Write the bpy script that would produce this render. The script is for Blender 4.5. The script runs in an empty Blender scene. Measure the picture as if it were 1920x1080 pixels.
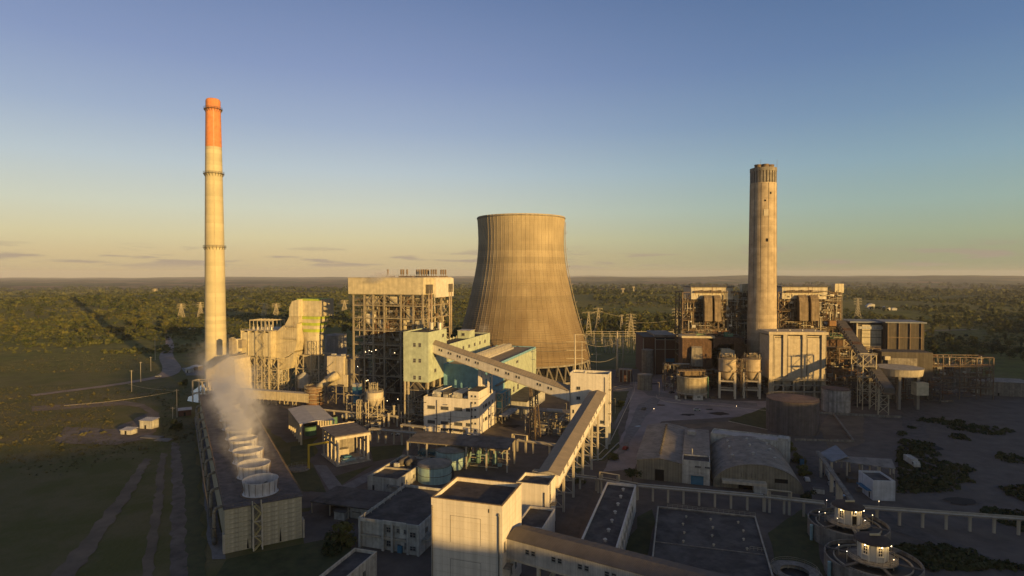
import bpy, math, random
import numpy as np
from mathutils import Vector, Matrix, Quaternion
R = math.radians
sc = bpy.context.scene
col = sc.collection
rnd = random.Random(7)

# ---------------------------------------------------------------- camera
F_PX, HC, HZ = 1120.0, 80.0, 515.0          # focal length in px of a 1920 px wide frame, drone height, horizon row
PITCH = math.atan((540 - HZ) / F_PX)
cam_d = bpy.data.cameras.new('camera')
cam_d.sensor_width = 36.0; cam_d.lens = 36.0 * F_PX / 1920
cam_d.clip_start = 1.0; cam_d.clip_end = 60000
cam = bpy.data.objects.new('camera', cam_d); col.objects.link(cam)
cam.location = (0, 0, HC); cam.rotation_euler = (R(90) - PITCH, 0, 0)
sc.camera = cam
sc.render.resolution_x, sc.render.resolution_y = 1024, 576

# ---------------------------------------------------------------- light
SUN_AZ, SUN_EL = R(140), R(7.0)             # clockwise from +Y
TO_SUN = Vector((math.sin(SUN_AZ) * math.cos(SUN_EL), math.cos(SUN_AZ) * math.cos(SUN_EL), math.sin(SUN_EL)))
sun_d = bpy.data.lights.new('sun', 'SUN'); sun_d.energy = 5.0; sun_d.angle = R(0.5); sun_d.color = (1.0, 0.61, 0.185)
sun = bpy.data.objects.new('sun', sun_d); col.objects.link(sun)
sun.rotation_euler = TO_SUN.to_track_quat('Z', 'Y').to_euler()
sun.location = (0, 0, 300)

world = bpy.data.worlds.new('World'); sc.world = world; world.use_nodes = True
wn, wl = world.node_tree.nodes, world.node_tree.links
for n in list(wn): wn.remove(n)
def N(nodes, t, **kw):
    n = nodes.new(t)
    for k, v in kw.items():
        if k.startswith('i_'):
            key = k[2:]; key = int(key) if key.isdigit() else key
            n.inputs[key].default_value = v
        else: setattr(n, k, v)
    return n
w_out = N(wn, 'ShaderNodeOutputWorld'); w_bg = N(wn, 'ShaderNodeBackground')
w_sky = N(wn, 'ShaderNodeTexSky', sky_type='NISHITA', sun_disc=False, sun_elevation=SUN_EL, sun_rotation=SUN_AZ,
          altitude=100, air_density=1.0, dust_density=1.6, ozone_density=1.5)
w_bg.inputs['Strength'].default_value = 0.080
w_tc = N(wn, 'ShaderNodeTexCoord'); w_sep = N(wn, 'ShaderNodeSeparateXYZ')
wl.new(w_tc.outputs['Generated'], w_sep.inputs[0])
# colour of the evening sky by height above the horizon (same all the way round)
w_ramp = N(wn, 'ShaderNodeValToRGB'); cr = w_ramp.color_ramp
SKYC = [(0.0, (4.9, 3.9, 2.1)), (0.031, (5.6, 4.5, 2.55)), (0.058, (5.8, 5.2, 3.2)), (0.102, (5.3, 5.5, 4.5)), (0.163, (4.2, 4.9, 5.35)), (0.23, (2.95, 3.7, 5.1)),
        (0.31, (2.05, 2.72, 4.55)), (0.42, (1.28, 1.9, 3.6)), (0.6, (0.8, 1.12, 2.2)), (1.0, (0.38, 0.55, 1.15))]
cr.elements[0].position = 0; cr.elements[0].color = (0, 0, 0, 1)
while len(cr.elements) < len(SKYC): cr.elements.new(0.5)
for e, (p, c) in zip(cr.elements, SKYC):
    e.position = p; e.color = (c[0] / 8, c[1] / 8, c[2] / 8, 1)
wl.new(w_sep.outputs['Z'], w_ramp.inputs[0])
w_mul = N(wn, 'ShaderNodeVectorMath', operation='SCALE'); w_mul.inputs['Scale'].default_value = 8.0
wl.new(w_ramp.outputs[0], w_mul.inputs[0])
w_mix = N(wn, 'ShaderNodeMix', data_type='RGBA'); w_mix.inputs['Factor'].default_value = 0.93
# the sky grows deeper towards the right (east), paler towards the left
w_az = N(wn, 'ShaderNodeMapRange', interpolation_type='SMOOTHSTEP', i_1=-0.30, i_2=0.62); wl.new(w_sep.outputs['X'], w_az.inputs[0])
w_azc = N(wn, 'ShaderNodeMix', data_type='RGBA'); w_azc.inputs[6].default_value = (1.03, 1.02, 1.0, 1); w_azc.inputs[7].default_value = (0.52, 0.68, 0.74, 1)
wl.new(w_az.outputs[0], w_azc.inputs['Factor'])
w_azm = N(wn, 'ShaderNodeVectorMath', operation='MULTIPLY'); wl.new(w_mul.outputs[0], w_azm.inputs[0]); wl.new(w_azc.outputs[2], w_azm.inputs[1])
# behind the drone, round the low sun, the physical sky takes over (its warm aureole)
w_bk = N(wn, 'ShaderNodeMapRange', interpolation_type='SMOOTHSTEP', i_1=-0.65, i_2=0.15, i_3=0.25, i_4=0.93); wl.new(w_sep.outputs['Y'], w_bk.inputs[0]); wl.new(w_bk.outputs[0], w_mix.inputs['Factor'])
wl.new(w_sky.outputs[0], w_mix.inputs[6]); wl.new(w_azm.outputs[0], w_mix.inputs[7])
# thin flat clouds low over the horizon
w_map = N(wn, 'ShaderNodeMapping'); w_map.inputs['Scale'].default_value = (9, 9, 105); w_map.inputs['Location'].default_value = (3.1, 0.4, 0)
wl.new(w_tc.outputs['Generated'], w_map.inputs[0])
w_no = N(wn, 'ShaderNodeTexNoise', i_Scale=1.0, i_Detail=5.0, i_Roughness=0.55); wl.new(w_map.outputs[0], w_no.inputs['Vector'])
w_cr = N(wn, 'ShaderNodeMapRange', i_1=0.54, i_2=0.62, i_3=0.0, i_4=1.0); wl.new(w_no.outputs[0], w_cr.inputs[0])
w_lo = N(wn, 'ShaderNodeMapRange', i_1=0.006, i_2=0.016); wl.new(w_sep.outputs['Z'], w_lo.inputs[0])
w_hi = N(wn, 'ShaderNodeMapRange', i_1=0.028, i_2=0.05, i_3=1.0, i_4=0.0); wl.new(w_sep.outputs['Z'], w_hi.inputs[0])
m1 = N(wn, 'ShaderNodeMath', operation='MULTIPLY'); m2 = N(wn, 'ShaderNodeMath', operation='MULTIPLY'); m3 = N(wn, 'ShaderNodeMath', operation='MULTIPLY')
wl.new(w_cr.outputs[0], m1.inputs[0]); wl.new(w_lo.outputs[0], m1.inputs[1]); wl.new(m1.outputs[0], m2.inputs[0]); wl.new(w_hi.outputs[0], m2.inputs[1])
wl.new(m2.outputs[0], m3.inputs[0]); m3.inputs[1].default_value = 0.8
w_cl = N(wn, 'ShaderNodeMix', data_type='RGBA'); w_cl.inputs[7].default_value = (3.2, 2.55, 2.05, 1)
wl.new(m3.outputs[0], w_cl.inputs['Factor']); wl.new(w_mix.outputs[2], w_cl.inputs[6])
wl.new(w_cl.outputs[2], w_bg.inputs['Color']); wl.new(w_bg.outputs[0], w_out.inputs[0])

sc.view_settings.view_transform = 'Standard'; sc.view_settings.look = 'None'
sc.view_settings.exposure = 0.55; sc.view_settings.gamma = 1
sc.view_settings.use_curve_mapping = False
sc.cycles.use_denoising = True
sc.cycles.max_bounces = 5; sc.cycles.diffuse_bounces = 2; sc.cycles.glossy_bounces = 2; sc.cycles.volume_bounces = 1
sc.cycles.transparent_max_bounces = 8
sc.cycles.volume_max_steps = 160; sc.cycles.volume_step_rate = 0.12

# ---------------------------------------------------------------- photo measurement helpers (give real positions in metres)
CT, ST = math.cos(PITCH), math.sin(PITCH)
def G(px, py, z=0.0):
    u, v = (px - 960) / F_PX, (540 - py) / F_PX
    d = Vector((u, CT + v * ST, -ST + v * CT))
    t = (z - HC) / d.z
    return Vector((d.x * t, d.y * t, z))
def proj(p):
    x, y, z = p[0], p[1], p[2] - HC
    fw = y * CT - z * ST; up = y * ST + z * CT
    return 960 + F_PX * x / fw, 540 - F_PX * up / fw
def zat(p, py):                               # height above p that shows on row py
    v = (540 - py) / F_PX
    return HC + p[1] * (v * CT - ST) / (CT + v * ST)
def at(px, y, z=0.0):                         # point at depth y seen on column px
    fw = y * CT - (z - HC) * ST
    return Vector(((px - 960) / F_PX * fw, y, z))
def span(p, ang, px):                         # distance from p along heading ang (deg clockwise from +Y) to column px
    dx, dy = math.sin(R(ang)), math.cos(R(ang)); u = (px - 960) / F_PX
    fw0 = p[1] * CT - (p[2] - HC) * ST
    return (u * fw0 - p[0]) / (dx - u * dy * CT)
GB = -17.5      # rotation of the main plant grid
GA = 29.5       # rotation of the cooling cell bank
EF = None

# ---------------------------------------------------------------- materials
MATS = {}
def mat(name, base, rough=0.85, var=0.25, scale=0.35, streak=0.0, corr=0.0, corr_str=0.5, metal=0.0, bump=0.15, dirt=None, dirtamt=0.0,
        rings=0.0, vcol=None, emit=None, estr=0.0, alt=None, altscale=0.05, rust=0.0, spec=0.3, world=False, wear=0.0):
    if name in MATS: return MATS[name]
    m = bpy.data.materials.new(name); m.use_nodes = True
    n, l = m.node_tree.nodes, m.node_tree.links
    b = n['Principled BSDF']; b.inputs['Roughness'].default_value = rough; b.inputs['Metallic'].default_value = metal
    b.inputs['Specular IOR Level'].default_value = spec
    if world: co = n.new('ShaderNodeNewGeometry').outputs['Position']
    else: co = n.new('ShaderNodeTexCoord').outputs['Object']
    def noise(sca, detail=4, vec=None, ro=0.6):
        t = n.new('ShaderNodeTexNoise'); t.inputs['Scale'].default_value = sca; t.inputs['Detail'].default_value = detail; t.inputs['Roughness'].default_value = ro
        l.new(vec or co, t.inputs['Vector']); return t.outputs[0]
    def rng(x, a, b_, c, d):
        t = n.new('ShaderNodeMapRange'); l.new(x, t.inputs[0])
        for i, q in enumerate((a, b_, c, d)): t.inputs[i + 1].default_value = q
        return t.outputs[0]
    def mixc(f, a, b_, mode='MIX'):
        t = n.new('ShaderNodeMix'); t.data_type = 'RGBA'; t.blend_type = mode
        for x, k in ((f, 0), (a, 6), (b_, 7)):
            if hasattr(x, 'node'): l.new(x, t.inputs[k])
            elif k == 0: t.inputs[0].default_value = x
            else: t.inputs[k].default_value = (*x[:3], 1)
        return t.outputs[2]
    def val(x):                                # grey from a factor
        t = n.new('ShaderNodeCombineColor')
        for i in range(3): l.new(x, t.inputs[i])
        return t.outputs[0]
    def mapped(s):
        t = n.new('ShaderNodeMapping'); t.inputs['Scale'].default_value = s; l.new(co, t.inputs[0]); return t.outputs[0]
    def mth(op, a, b_=None):
        t = n.new('ShaderNodeMath'); t.operation = op
        for i, x in enumerate((a, b_)):
            if x is None: continue
            if hasattr(x, 'node'): l.new(x, t.inputs[i])
            else: t.inputs[i].default_value = x
        return t.outputs[0]
    c = base
    if alt: c = mixc(rng(noise(altscale, 5), 0.44, 0.58, 0, 1), base, alt)
    v1 = rng(noise(scale, 6), 0.3, 0.7, 1 - var, 1 + var * 0.6)
    c = mixc(1.0, c, val(v1), 'MULTIPLY')
    if streak:
        s = rng(noise(1.0, 4, mapped((0.9, 0.9, 0.02))), 0.36, 0.6, 1 - streak * .75, 1.0)
        c = mixc(1.0, c, val(s), 'MULTIPLY')
    if rust:
        c = mixc(rng(noise(1.0, 4, mapped((0.7, 0.7, 0.12))), 0.62 - rust * 0.2, 0.72, 0, 0.85), c, (0.16, 0.055, 0.022))
    if dirt:
        c = mixc(rng(noise(scale * 2.3, 5), 0.5, 0.72, 0, dirtamt), c, dirt)
    if wear:                                   # damp staining that has crept up from the foot
        sp = n.new('ShaderNodeSeparateXYZ'); l.new(co, sp.inputs[0])
        st = mth('ADD', sp.outputs[2], mth('MULTIPLY', mth('SUBTRACT', noise(1.0, 5, mapped((0.12, 0.12, 0.02))), 0.5), 90))
        c = mixc(rng(st, 22, 112, wear, 0), c, (0.115, 0.075, 0.042))
    h = noise(6.0, 3)
    hs = bump * 0.02
    if corr:
        sp = n.new('ShaderNodeSeparateXYZ'); l.new(co, sp.inputs[0])
        w = mth('SINE', mth('MULTIPLY', mth('ADD', sp.outputs[0], sp.outputs[1]), 2 * math.pi / corr))
        c = mixc(1.0, c, val(rng(w, -1, 0.2, 1 - 0.35 * corr_str, 1)), 'MULTIPLY')
        h = mth('ADD', mth('MULTIPLY', w, 0.6), mth('MULTIPLY', h, 0.3)); hs = 0.05 * corr_str
    if rings:
        sp = n.new('ShaderNodeSeparateXYZ'); l.new(co, sp.inputs[0])
        fr = mth('FLOOR', mth('DIVIDE', sp.outputs[2], rings))
        wnz = n.new('ShaderNodeTexWhiteNoise'); wnz.noise_dimensions = '1D'; l.new(fr, wnz.inputs['W'])
        c = mixc(1.0, c, val(rng(wnz.outputs[0], 0, 1, 0.86, 1.05)), 'MULTIPLY')
    l.new(c, b.inputs['Base Color'])
    if bump or corr:
        bp = n.new('ShaderNodeBump'); bp.inputs['Distance'].default_value = hs; bp.inputs['Strength'].default_value = 1.0
        l.new(h, bp.inputs['Height']); l.new(bp.outputs[0], b.inputs['Normal'])
    if emit:
        b.inputs['Emission Color'].default_value = (*emit, 1); b.inputs['Emission Strength'].default_value = estr
    MATS[name] = m
    return m
conc = mat('concrete', (0.40, 0.36, 0.29), streak=0.35, var=0.22, rings=0)
conc_warm = mat('pale_concrete', (0.52, 0.46, 0.36), streak=0.3, var=0.2)
conc_tower = mat('tower_concrete', (0.37, 0.31, 0.21), streak=0.13, var=0.25, scale=0.05, rings=4.92, wear=0.8)
conc_stack = mat('stack_concrete', (0.49, 0.44, 0.30), streak=0.07, var=0.10, scale=0.1, rings=2.6)
conc_stack2 = mat('old_stack_concrete', (0.44, 0.36, 0.255), streak=0.2, var=0.3, scale=0.12, rings=2.6, dirt=(0.2, 0.15, 0.1), dirtamt=0.45)
conc_dark = mat('weathered_concrete', (0.26, 0.235, 0.20), streak=0.5, var=0.35, dirt=(0.1, 0.085, 0.07), dirtamt=0.6)
orange = mat('orange_paint', (0.60, 0.235, 0.10), streak=0.25, var=0.2, dirt=(0.42, 0.22, 0.13), dirtamt=0.5)
white = mat('white_paint', (0.66, 0.62, 0.56), streak=0.22, var=0.1, dirt=(0.4, 0.35, 0.28), dirtamt=0.35)
white_w = mat('old_white_paint', (0.50, 0.49, 0.45), streak=0.5, var=0.25, dirt=(0.22, 0.2, 0.16), dirtamt=0.6)
white_clad = mat('white_cladding', (0.62, 0.58, 0.50), streak=0.12, corr=0.7, corr_str=0.35, rough=0.6)
cream_clad = mat('cream_cladding', (0.56, 0.50, 0.36), streak=0.25, corr=0.9, corr_str=0.3, rough=0.6)
green_clad = mat('pale_green_cladding', (0.43, 0.49, 0.38), streak=0.12, corr=0.8, corr_str=0.35, rough=0.55, spec=0.35)
teal_clad = mat('teal_cladding', (0.18, 0.37, 0.49), streak=0.1, corr=0.8, corr_str=0.35, rough=0.55, spec=0.35)
lime = mat('lime_paint', (0.38, 0.47, 0.07), streak=0.1)
duct_m = mat('duct_metal', (0.50, 0.44, 0.31), streak=0.25, var=0.2, rough=0.6, corr=1.6, corr_str=0.25, rust=0.12)
alu = mat('aluminium_cladding', (0.48, 0.46, 0.42), rough=0.5, streak=0.2, metal=0.25, var=0.2)
rusty = mat('rusty_metal', (0.17, 0.095, 0.055), streak=0.4, var=0.4, dirt=(0.3, 0.16, 0.08), dirtamt=0.6)
steel = mat('painted_steel', (0.27, 0.235, 0.18), var=0.3, scale=0.5, world=True, rough=0.65)
steel_l = mat('pale_steel', (0.42, 0.37, 0.27), var=0.25, scale=0.5, world=True, rough=0.65)
steel_d = mat('dark_steel', (0.10, 0.09, 0.08), var=0.35, scale=0.5, world=True, rough=0.7)
steel_r = mat('rusting_steel', (0.17, 0.125, 0.085), var=0.4, scale=0.6, world=True, rough=0.75)
yellow = mat('yellow_paint', (0.50, 0.36, 0.04), var=0.2, rust=0.2)
bitumen = mat('bitumen_roof', (0.062, 0.056, 0.054), var=0.45, scale=0.25, alt=(0.10, 0.092, 0.084), altscale=0.14, corr=2.2, corr_str=0.12, dirt=(0.12, 0.11, 0.1), dirtamt=0.5, rough=0.9)
roof_grey = mat('fibre_cement_roof', (0.30, 0.265, 0.225), corr=1.1, corr_str=0.7, var=0.3, scale=0.2, dirt=(0.09, 0.08, 0.07), dirtamt=0.6, streak=0.1)
roof_tan = mat('ribbed_metal_roof', (0.30, 0.25, 0.19), corr=1.0, corr_str=0.9, var=0.15, streak=0.05)
roof_pale = mat('pale_metal_roof', (0.42, 0.40, 0.38), corr=1.2, corr_str=0.4, var=0.2, rough=0.5)
glass = mat('window_glass', (0.035, 0.04, 0.05), rough=0.12, var=0.2, bump=0, spec=0.6)
dark = mat('dark_opening', (0.012, 0.011, 0.010), var=0.2)
frame_m = mat('window_frame', (0.30, 0.29, 0.27), var=0.1)
tank_blue = mat('pale_blue_tank_paint', (0.31, 0.45, 0.45), streak=0.3, var=0.18, dirt=(0.2, 0.22, 0.18), dirtamt=0.4)
tank_roof = mat('dusty_tank_roof', (0.24, 0.22, 0.185), var=0.35)
tank_green = mat('green_tank_paint', (0.11, 0.22, 0.14), streak=0.3, var=0.2)
blue_m = mat('blue_paint', (0.05, 0.16, 0.26), var=0.2)
brick_m = mat('brick_wall', (0.12, 0.06, 0.042), var=0.3, scale=0.8)
asphalt = mat('asphalt', (0.27, 0.235, 0.23), var=0.3, scale=0.09, dirt=(0.2, 0.175, 0.165), dirtamt=0.6, rough=0.8, bump=0.3)
asphalt_d = mat('dark_asphalt', (0.125, 0.103, 0.086), var=0.35, scale=0.15, dirt=(0.10, 0.09, 0.085), dirtamt=0.6, rough=0.9, bump=0.3)
pave = mat('pale_paving', (0.19, 0.18, 0.18), var=0.3, scale=0.3, dirt=(0.1, 0.1, 0.08), dirtamt=0.6)
dirt_m = mat('bare_dirt', (0.17, 0.125, 0.085), var=0.4, scale=0.08, dirt=(0.09, 0.075, 0.045), dirtamt=0.8, bump=1.5)
dirt_grey = mat('grey_spoil', (0.15, 0.12, 0.10), var=0.5, scale=0.12, dirt=(0.06, 0.055, 0.035), dirtamt=0.9, bump=1.5)
lawn = mat('lawn_grass', (0.062, 0.068, 0.022), var=0.4, scale=0.25, dirt=(0.085, 0.07, 0.03), dirtamt=0.6, bump=1.5)
water_m = mat('still_water', (0.10, 0.13, 0.18), rough=0.12, var=0.3, bump=0, spec=0.5)
coal = mat('coal', (0.02, 0.019, 0.018), var=0.4)
bark = mat('bark', (0.10, 0.075, 0.05), var=0.3)
lamp_m = mat('lamp_glow', (0.9, 0.8, 0.6), emit=(1.0, 0.72, 0.38), estr=7.0, bump=0)
lampw_m = mat('white_lamp_glow', (0.9, 0.9, 0.9), emit=(1.0, 0.9, 0.75), estr=5.0, bump=0)
rubber = mat('tyre_rubber', (0.02, 0.02, 0.02))
line_m = mat('road_paint', (0.5, 0.48, 0.42), var=0.3, scale=2)
def leaf_mat(name, a, b_, tr=0.25):
    m = bpy.data.materials.new(name); m.use_nodes = True; n, l = m.node_tree.nodes, m.node_tree.links
    b = n['Principled BSDF']; b.inputs['Roughness'].default_value = 0.7; b.inputs['Specular IOR Level'].default_value = 0.2
    g = n.new('ShaderNodeNewGeometry'); t = n.new('ShaderNodeTexNoise'); t.inputs['Scale'].default_value = 0.045; t.inputs['Detail'].default_value = 6
    l.new(g.outputs['Position'], t.inputs['Vector'])
    t2 = n.new('ShaderNodeMapRange'); l.new(t.outputs[0], t2.inputs[0]); t2.inputs[1].default_value = 0.35; t2.inputs[2].default_value = 0.65
    mx = n.new('ShaderNodeMix'); mx.data_type = 'RGBA'; mx.inputs[6].default_value = (*a, 1); mx.inputs[7].default_value = (*b_, 1)
    l.new(t2.outputs[0], mx.inputs[0]); l.new(mx.outputs[2], b.inputs['Base Color'])
    return m
leaf = leaf_mat('foliage', (0.052, 0.062, 0.013), (0.115, 0.105, 0.026))
leaf_d = leaf_mat('dark_foliage', (0.022, 0.034, 0.010), (0.05, 0.055, 0.016))

# ---------------------------------------------------------------- mesh builder
class MB:
    def __init__(s): s.v = []; s.f = []; s.m = []
    def add(s, vs, fs, mi=0):
        o = len(s.v); s.v.extend([tuple(p) for p in vs]); s.f.extend([tuple(i + o for i in f) for f in fs]); s.m.extend([mi] * len(fs)); return s
    def hexa(s, p, mi=0):
        return s.add(p, [(0, 3, 2, 1), (4, 5, 6, 7), (0, 1, 5, 4), (1, 2, 6, 5), (2, 3, 7, 6), (3, 0, 4, 7)], mi)
    def box(s, x0, x1, y0, y1, z0, z1, mi=0):
        return s.hexa([(x0, y0, z0), (x1, y0, z0), (x1, y1, z0), (x0, y1, z0), (x0, y0, z1), (x1, y0, z1), (x1, y1, z1), (x0, y1, z1)], mi)
    def beam(s, p, q, w, h=None, mi=0):
        p, q = Vector(p), Vector(q); d = q - p
        if d.length < 1e-4: return s
        d.normalize(); h = h or w
        a = Vector((0, 0, 1)).cross(d)
        a = Vector((1, 0, 0)) if a.length < 1e-3 else a.normalized()
        b = d.cross(a)
        a = a * (w / 2); b = b * (h / 2)
        return s.hexa([p - a - b, p + a - b, p + a + b, p - a + b, q - a - b, q + a - b, q + a + b, q - a + b], mi)
    def cyl(s, p, q, r0, r1=None, n=12, mi=0, caps=True):
        p, q = Vector(p), Vector(q); r1 = r0 if r1 is None else r1; d = (q - p).normalized()
        a = Vector((0, 0, 1)).cross(d); a = Vector((1, 0, 0)) if a.length < 1e-3 else a.normalized()
        b = d.cross(a); vs = []
        for c, r in ((p, r0), (q, r1)):
            for i in range(n):
                t = 2 * math.pi * i / n; vs.append(c + a * math.cos(t) * r + b * math.sin(t) * r)
        fs = [(i, (i + 1) % n, n + (i + 1) % n, n + i) for i in range(n)]
        if caps: fs += [tuple(range(n - 1, -1, -1)), tuple(range(n, 2 * n))]
        return s.add(vs, fs, mi)
    def pipe(s, pts, r, n=8, mi=0):
        for a, b in zip(pts[:-1], pts[1:]): s.cyl(a, b, r, n=n, mi=mi)
        return s
    def lathe(s, prof, n=32, cx=0, cy=0, mi=0, a0=0, a1=2 * math.pi):
        full = abs(a1 - a0 - 2 * math.pi) < 1e-6; k = n if full else n + 1; vs = []
        for r, z in prof:
            for i in range(k):
                t = a0 + (a1 - a0) * i / n; vs.append((cx + r * math.cos(t), cy + r * math.sin(t), z))
        fs = []
        for j in range(len(prof) - 1):
            for i in range(n):
                i2 = (i + 1) % k
                fs.append((j * k + i, j * k + i2, (j + 1) * k + i2, (j + 1) * k + i))
        return s.add(vs, fs, mi)
    def prism(s, poly, y0, y1, mi=0, axis='y'):
        k = len(poly)
        if axis == 'y': vs = [(x, y0, z) for x, z in poly] + [(x, y1, z) for x, z in poly]
        elif axis == 'x': vs = [(y0, x, z) for x, z in poly] + [(y1, x, z) for x, z in poly]
        else: vs = [(x, z, y0) for x, z in poly] + [(x, z, y1) for x, z in poly]
        return s.add(vs, [tuple(range(k)), tuple(range(2 * k - 1, k - 1, -1))] + [(i, i + k, (i + 1) % k + k, (i + 1) % k) for i in range(k)], mi)
    def mesh(s, name, mats, smooth=False):
        me = bpy.data.meshes.new(name); me.from_pydata(s.v, [], s.f)
        if not isinstance(mats, (list, tuple)): mats = [mats]
        for m in mats: me.materials.append(m)
        if len(mats) > 1: me.polygons.foreach_set('material_index', s.m)
        if smooth:
            me.polygons.foreach_set('use_smooth', [True] * len(me.polygons))
        me.update(); return me
    def build(s, name, mats, parent=None, smooth=False, loc=None, rz=0, **props):
        o = bpy.data.objects.new(name, s.mesh(name, mats, smooth)); col.objects.link(o)
        if parent: o.parent = parent
        if loc is not None: o.location = loc
        if rz: o.rotation_euler = (0, 0, rz)
        for k, v in props.items(): o[k] = v
        return o
def put(name, me, parent=None, loc=(0, 0, 0), rz=0, scale=None, **props):
    o = bpy.data.objects.new(name, me); col.objects.link(o)
    if parent: o.parent = parent
    o.location = loc; o.rotation_euler = (0, 0, rz)
    if scale: o.scale = scale
    for k, v in props.items(): o[k] = v
    return o
def thing(name, label, cat, loc=(0, 0, 0), rz=0, group=None):
    o = bpy.data.objects.new(name, None); col.objects.link(o); o.empty_display_size = 1
    o.location = (loc[0], loc[1], loc[2] if len(loc) > 2 else 0); o.rotation_euler = (0, 0, R(rz))
    o['label'] = label; o['category'] = cat
    if group: o['group'] = group
    return o
def tag(o, label, cat, group=None):
    o['label'] = label; o['category'] = cat
    if group: o['group'] = group
    return o
_unit = {}
def unit(m, kind='box'):
    k = (m.name, kind)
    if k not in _unit:
        b = MB()
        if kind == 'box': b.box(-.5, .5, -.5, .5, 0, 1)
        else: b.cyl((0, 0, 0), (0, 0, 1), 1, n=12)
        _unit[k] = b.mesh('member_' + m.name, m)
    return _unit[k]
def member(root, p, q, w, m, name='beam', d=None, kind='box'):
    p, q = Vector(p), Vector(q); v = q - p
    o = bpy.data.objects.new(name, unit(m, kind)); col.objects.link(o); o.parent = root
    o.location = p
    if v.x * v.x + v.y * v.y > 1e-8:
        o.rotation_mode = 'QUATERNION'; o.rotation_quaternion = v.to_track_quat('Z', 'Y')
    o.scale = (w, d or w, v.length)
    return o
def local(root, p):                           # world point -> a root's own frame (root turned about z only)
    a = root.rotation_euler.z; dx, dy = p[0] - root.location.x, p[1] - root.location.y
    return Vector((dx * math.cos(a) + dy * math.sin(a), -dx * math.sin(a) + dy * math.cos(a), p[2] - root.location.z))

# ---- windows: a frame ring with dark panes and a mullion, one mesh per size
_win = {}
def win_mesh(w, h, nx=2, nz=1, fm=None, gm=None):
    fm = fm or frame_m; gm = gm or glass
    k = (round(w, 2), round(h, 2), nx, nz, fm.name, gm.name)
    if k not in _win:
        b = MB(); t = 0.09
        b.box(0, w, -0.02, 0.0, 0, h, 1)
        for i in range(nx + 1): b.box(max(0, i * w / nx - t / 2) if i < nx else w - t, (t if i == 0 else (w if i == nx else i * w / nx + t / 2)), -0.08, -0.022, 0, h, 0)
        for i in range(nz + 1): b.box(0, w, -0.075, -0.024, min(i * h / nz, h - t), min(i * h / nz, h - t) + t, 0)
        b.box(-0.15, w + 0.15, -0.22, -0.021, -0.14, -0.01, 0)
        _win[k] = b.mesh('window', [fm, gm])
    return _win[k]
def window(root, face, a, z, w, h, W=0, D=0, nx=2, nz=1, fm=None, gm=None, name='window'):
    me = win_mesh(w, h, nx, nz, fm, gm)
    if face == 'front': return put(name, me, root, (a, -0.003, z))
    if face == 'right': return put(name, me, root, (W + 0.003, a, z), R(90))
    if face == 'left': return put(name, me, root, (-0.003, a + w, z), R(-90))

# ---- a flat-roofed block: walls with parapet, roof sheet
def block(root, W, D, H, wall, roof=None, par=0.8, th=0.3, z0=0, x0=0, y0=0, names=('wall', 'roof')):
    b = MB(); x1, y1 = x0 + W, y0 + D; T = H + par
    o = [(x0, y0), (x1, y0), (x1, y1), (x0, y1)]; i = [(x0 + th, y0 + th), (x1 - th, y0 + th), (x1 - th, y1 - th), (x0 + th, y1 - th)]
    vs = [(*p, z0) for p in o] + [(*p, T) for p in o] + [(*p, T) for p in i] + [(*p, H - 0.05) for p in i]
    fs = []
    for k in range(4):
        j = (k + 1) % 4
        fs += [(k, j, 4 + j, 4 + k), (4 + k, 4 + j, 8 + j, 8 + k), (8 + k, 8 + j, 12 + j, 12 + k)]
    fs.append((3, 2, 1, 0)); b.add(vs, fs)
    w = b.build(names[0], wall, root)
    r = MB(); r.box(x0 + th + .002, x1 - th - .002, y0 + th + .002, y1 - th - .002, H - 0.3, H)
    rr = r.build(names[1], roof or bitumen, root)
    return w, rr
def coping(root, W, D, z, m, x0=0, y0=0, th=0.42, h=0.12):
    b = MB(); o = 0.06
    b.box(x0 - o, x0 + W + o, y0 - o, y0 + th - o, z, z + h); b.box(x0 - o, x0 + W + o, y0 + D - th + o, y0 + D + o, z, z + h)
    b.box(x0 - o, x0 + th - o, y0 + th - o, y0 + D - th + o, z, z + h); b.box(x0 + W - th + o, x0 + W + o, y0 + th - o, y0 + D - th + o, z, z + h)
    return b.build('coping', m, root)
def handrail(b, pts, h=1.1, step=2.0, w=0.07):
    for p, q in zip(pts[:-1], pts[1:]):
        p, q = Vector(p), Vector(q); n = max(1, int((q - p).length / step))
        for k in range(n + 1):
            c = p.lerp(q, k / n); b.beam(c, c + Vector((0, 0, h)), w)
        for hh in (h, h * .55): b.beam(p + Vector((0, 0, hh)), q + Vector((0, 0, hh)), w * .8)
    return b
# ================================================================= THE SETTING
def vnoise(x, y, sc_, seed=0):
    """smooth value noise, numpy"""
    x = np.asarray(x, float) / sc_ + seed * 17.3; y = np.asarray(y, float) / sc_ - seed * 9.1
    xi, yi = np.floor(x).astype(np.int64), np.floor(y).astype(np.int64); fx, fy = x - xi, y - yi
    fx, fy = fx * fx * (3 - 2 * fx), fy * fy * (3 - 2 * fy)
    def h(a, b):
        n = (a * 374761393 + b * 668265263 + seed * 1442695) & 0x7fffffff
        n = ((n ^ (n >> 13)) * 1274126177) & 0x7fffffff
        return ((n ^ (n >> 16)) & 0xffff) / 65535.0
    return (h(xi, yi) * (1 - fx) + h(xi + 1, yi) * fx) * (1 - fy) + (h(xi, yi + 1) * (1 - fx) + h(xi + 1, yi + 1) * fx) * fy
def fbm(x, y, sc_, seed=0, o=4):
    s, a, t = 0, 1.0, 0
    for k in range(o): s = s + a * vnoise(x, y, sc_ / 2 ** k, seed + k); t += a; a *= .5
    return s / t
def sstep(a, b, x): t = np.clip((x - a) / (b - a), 0, 1); return t * t * (3 - 2 * t)
SX, SY = math.sin(SUN_AZ), math.cos(SUN_AZ)
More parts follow.
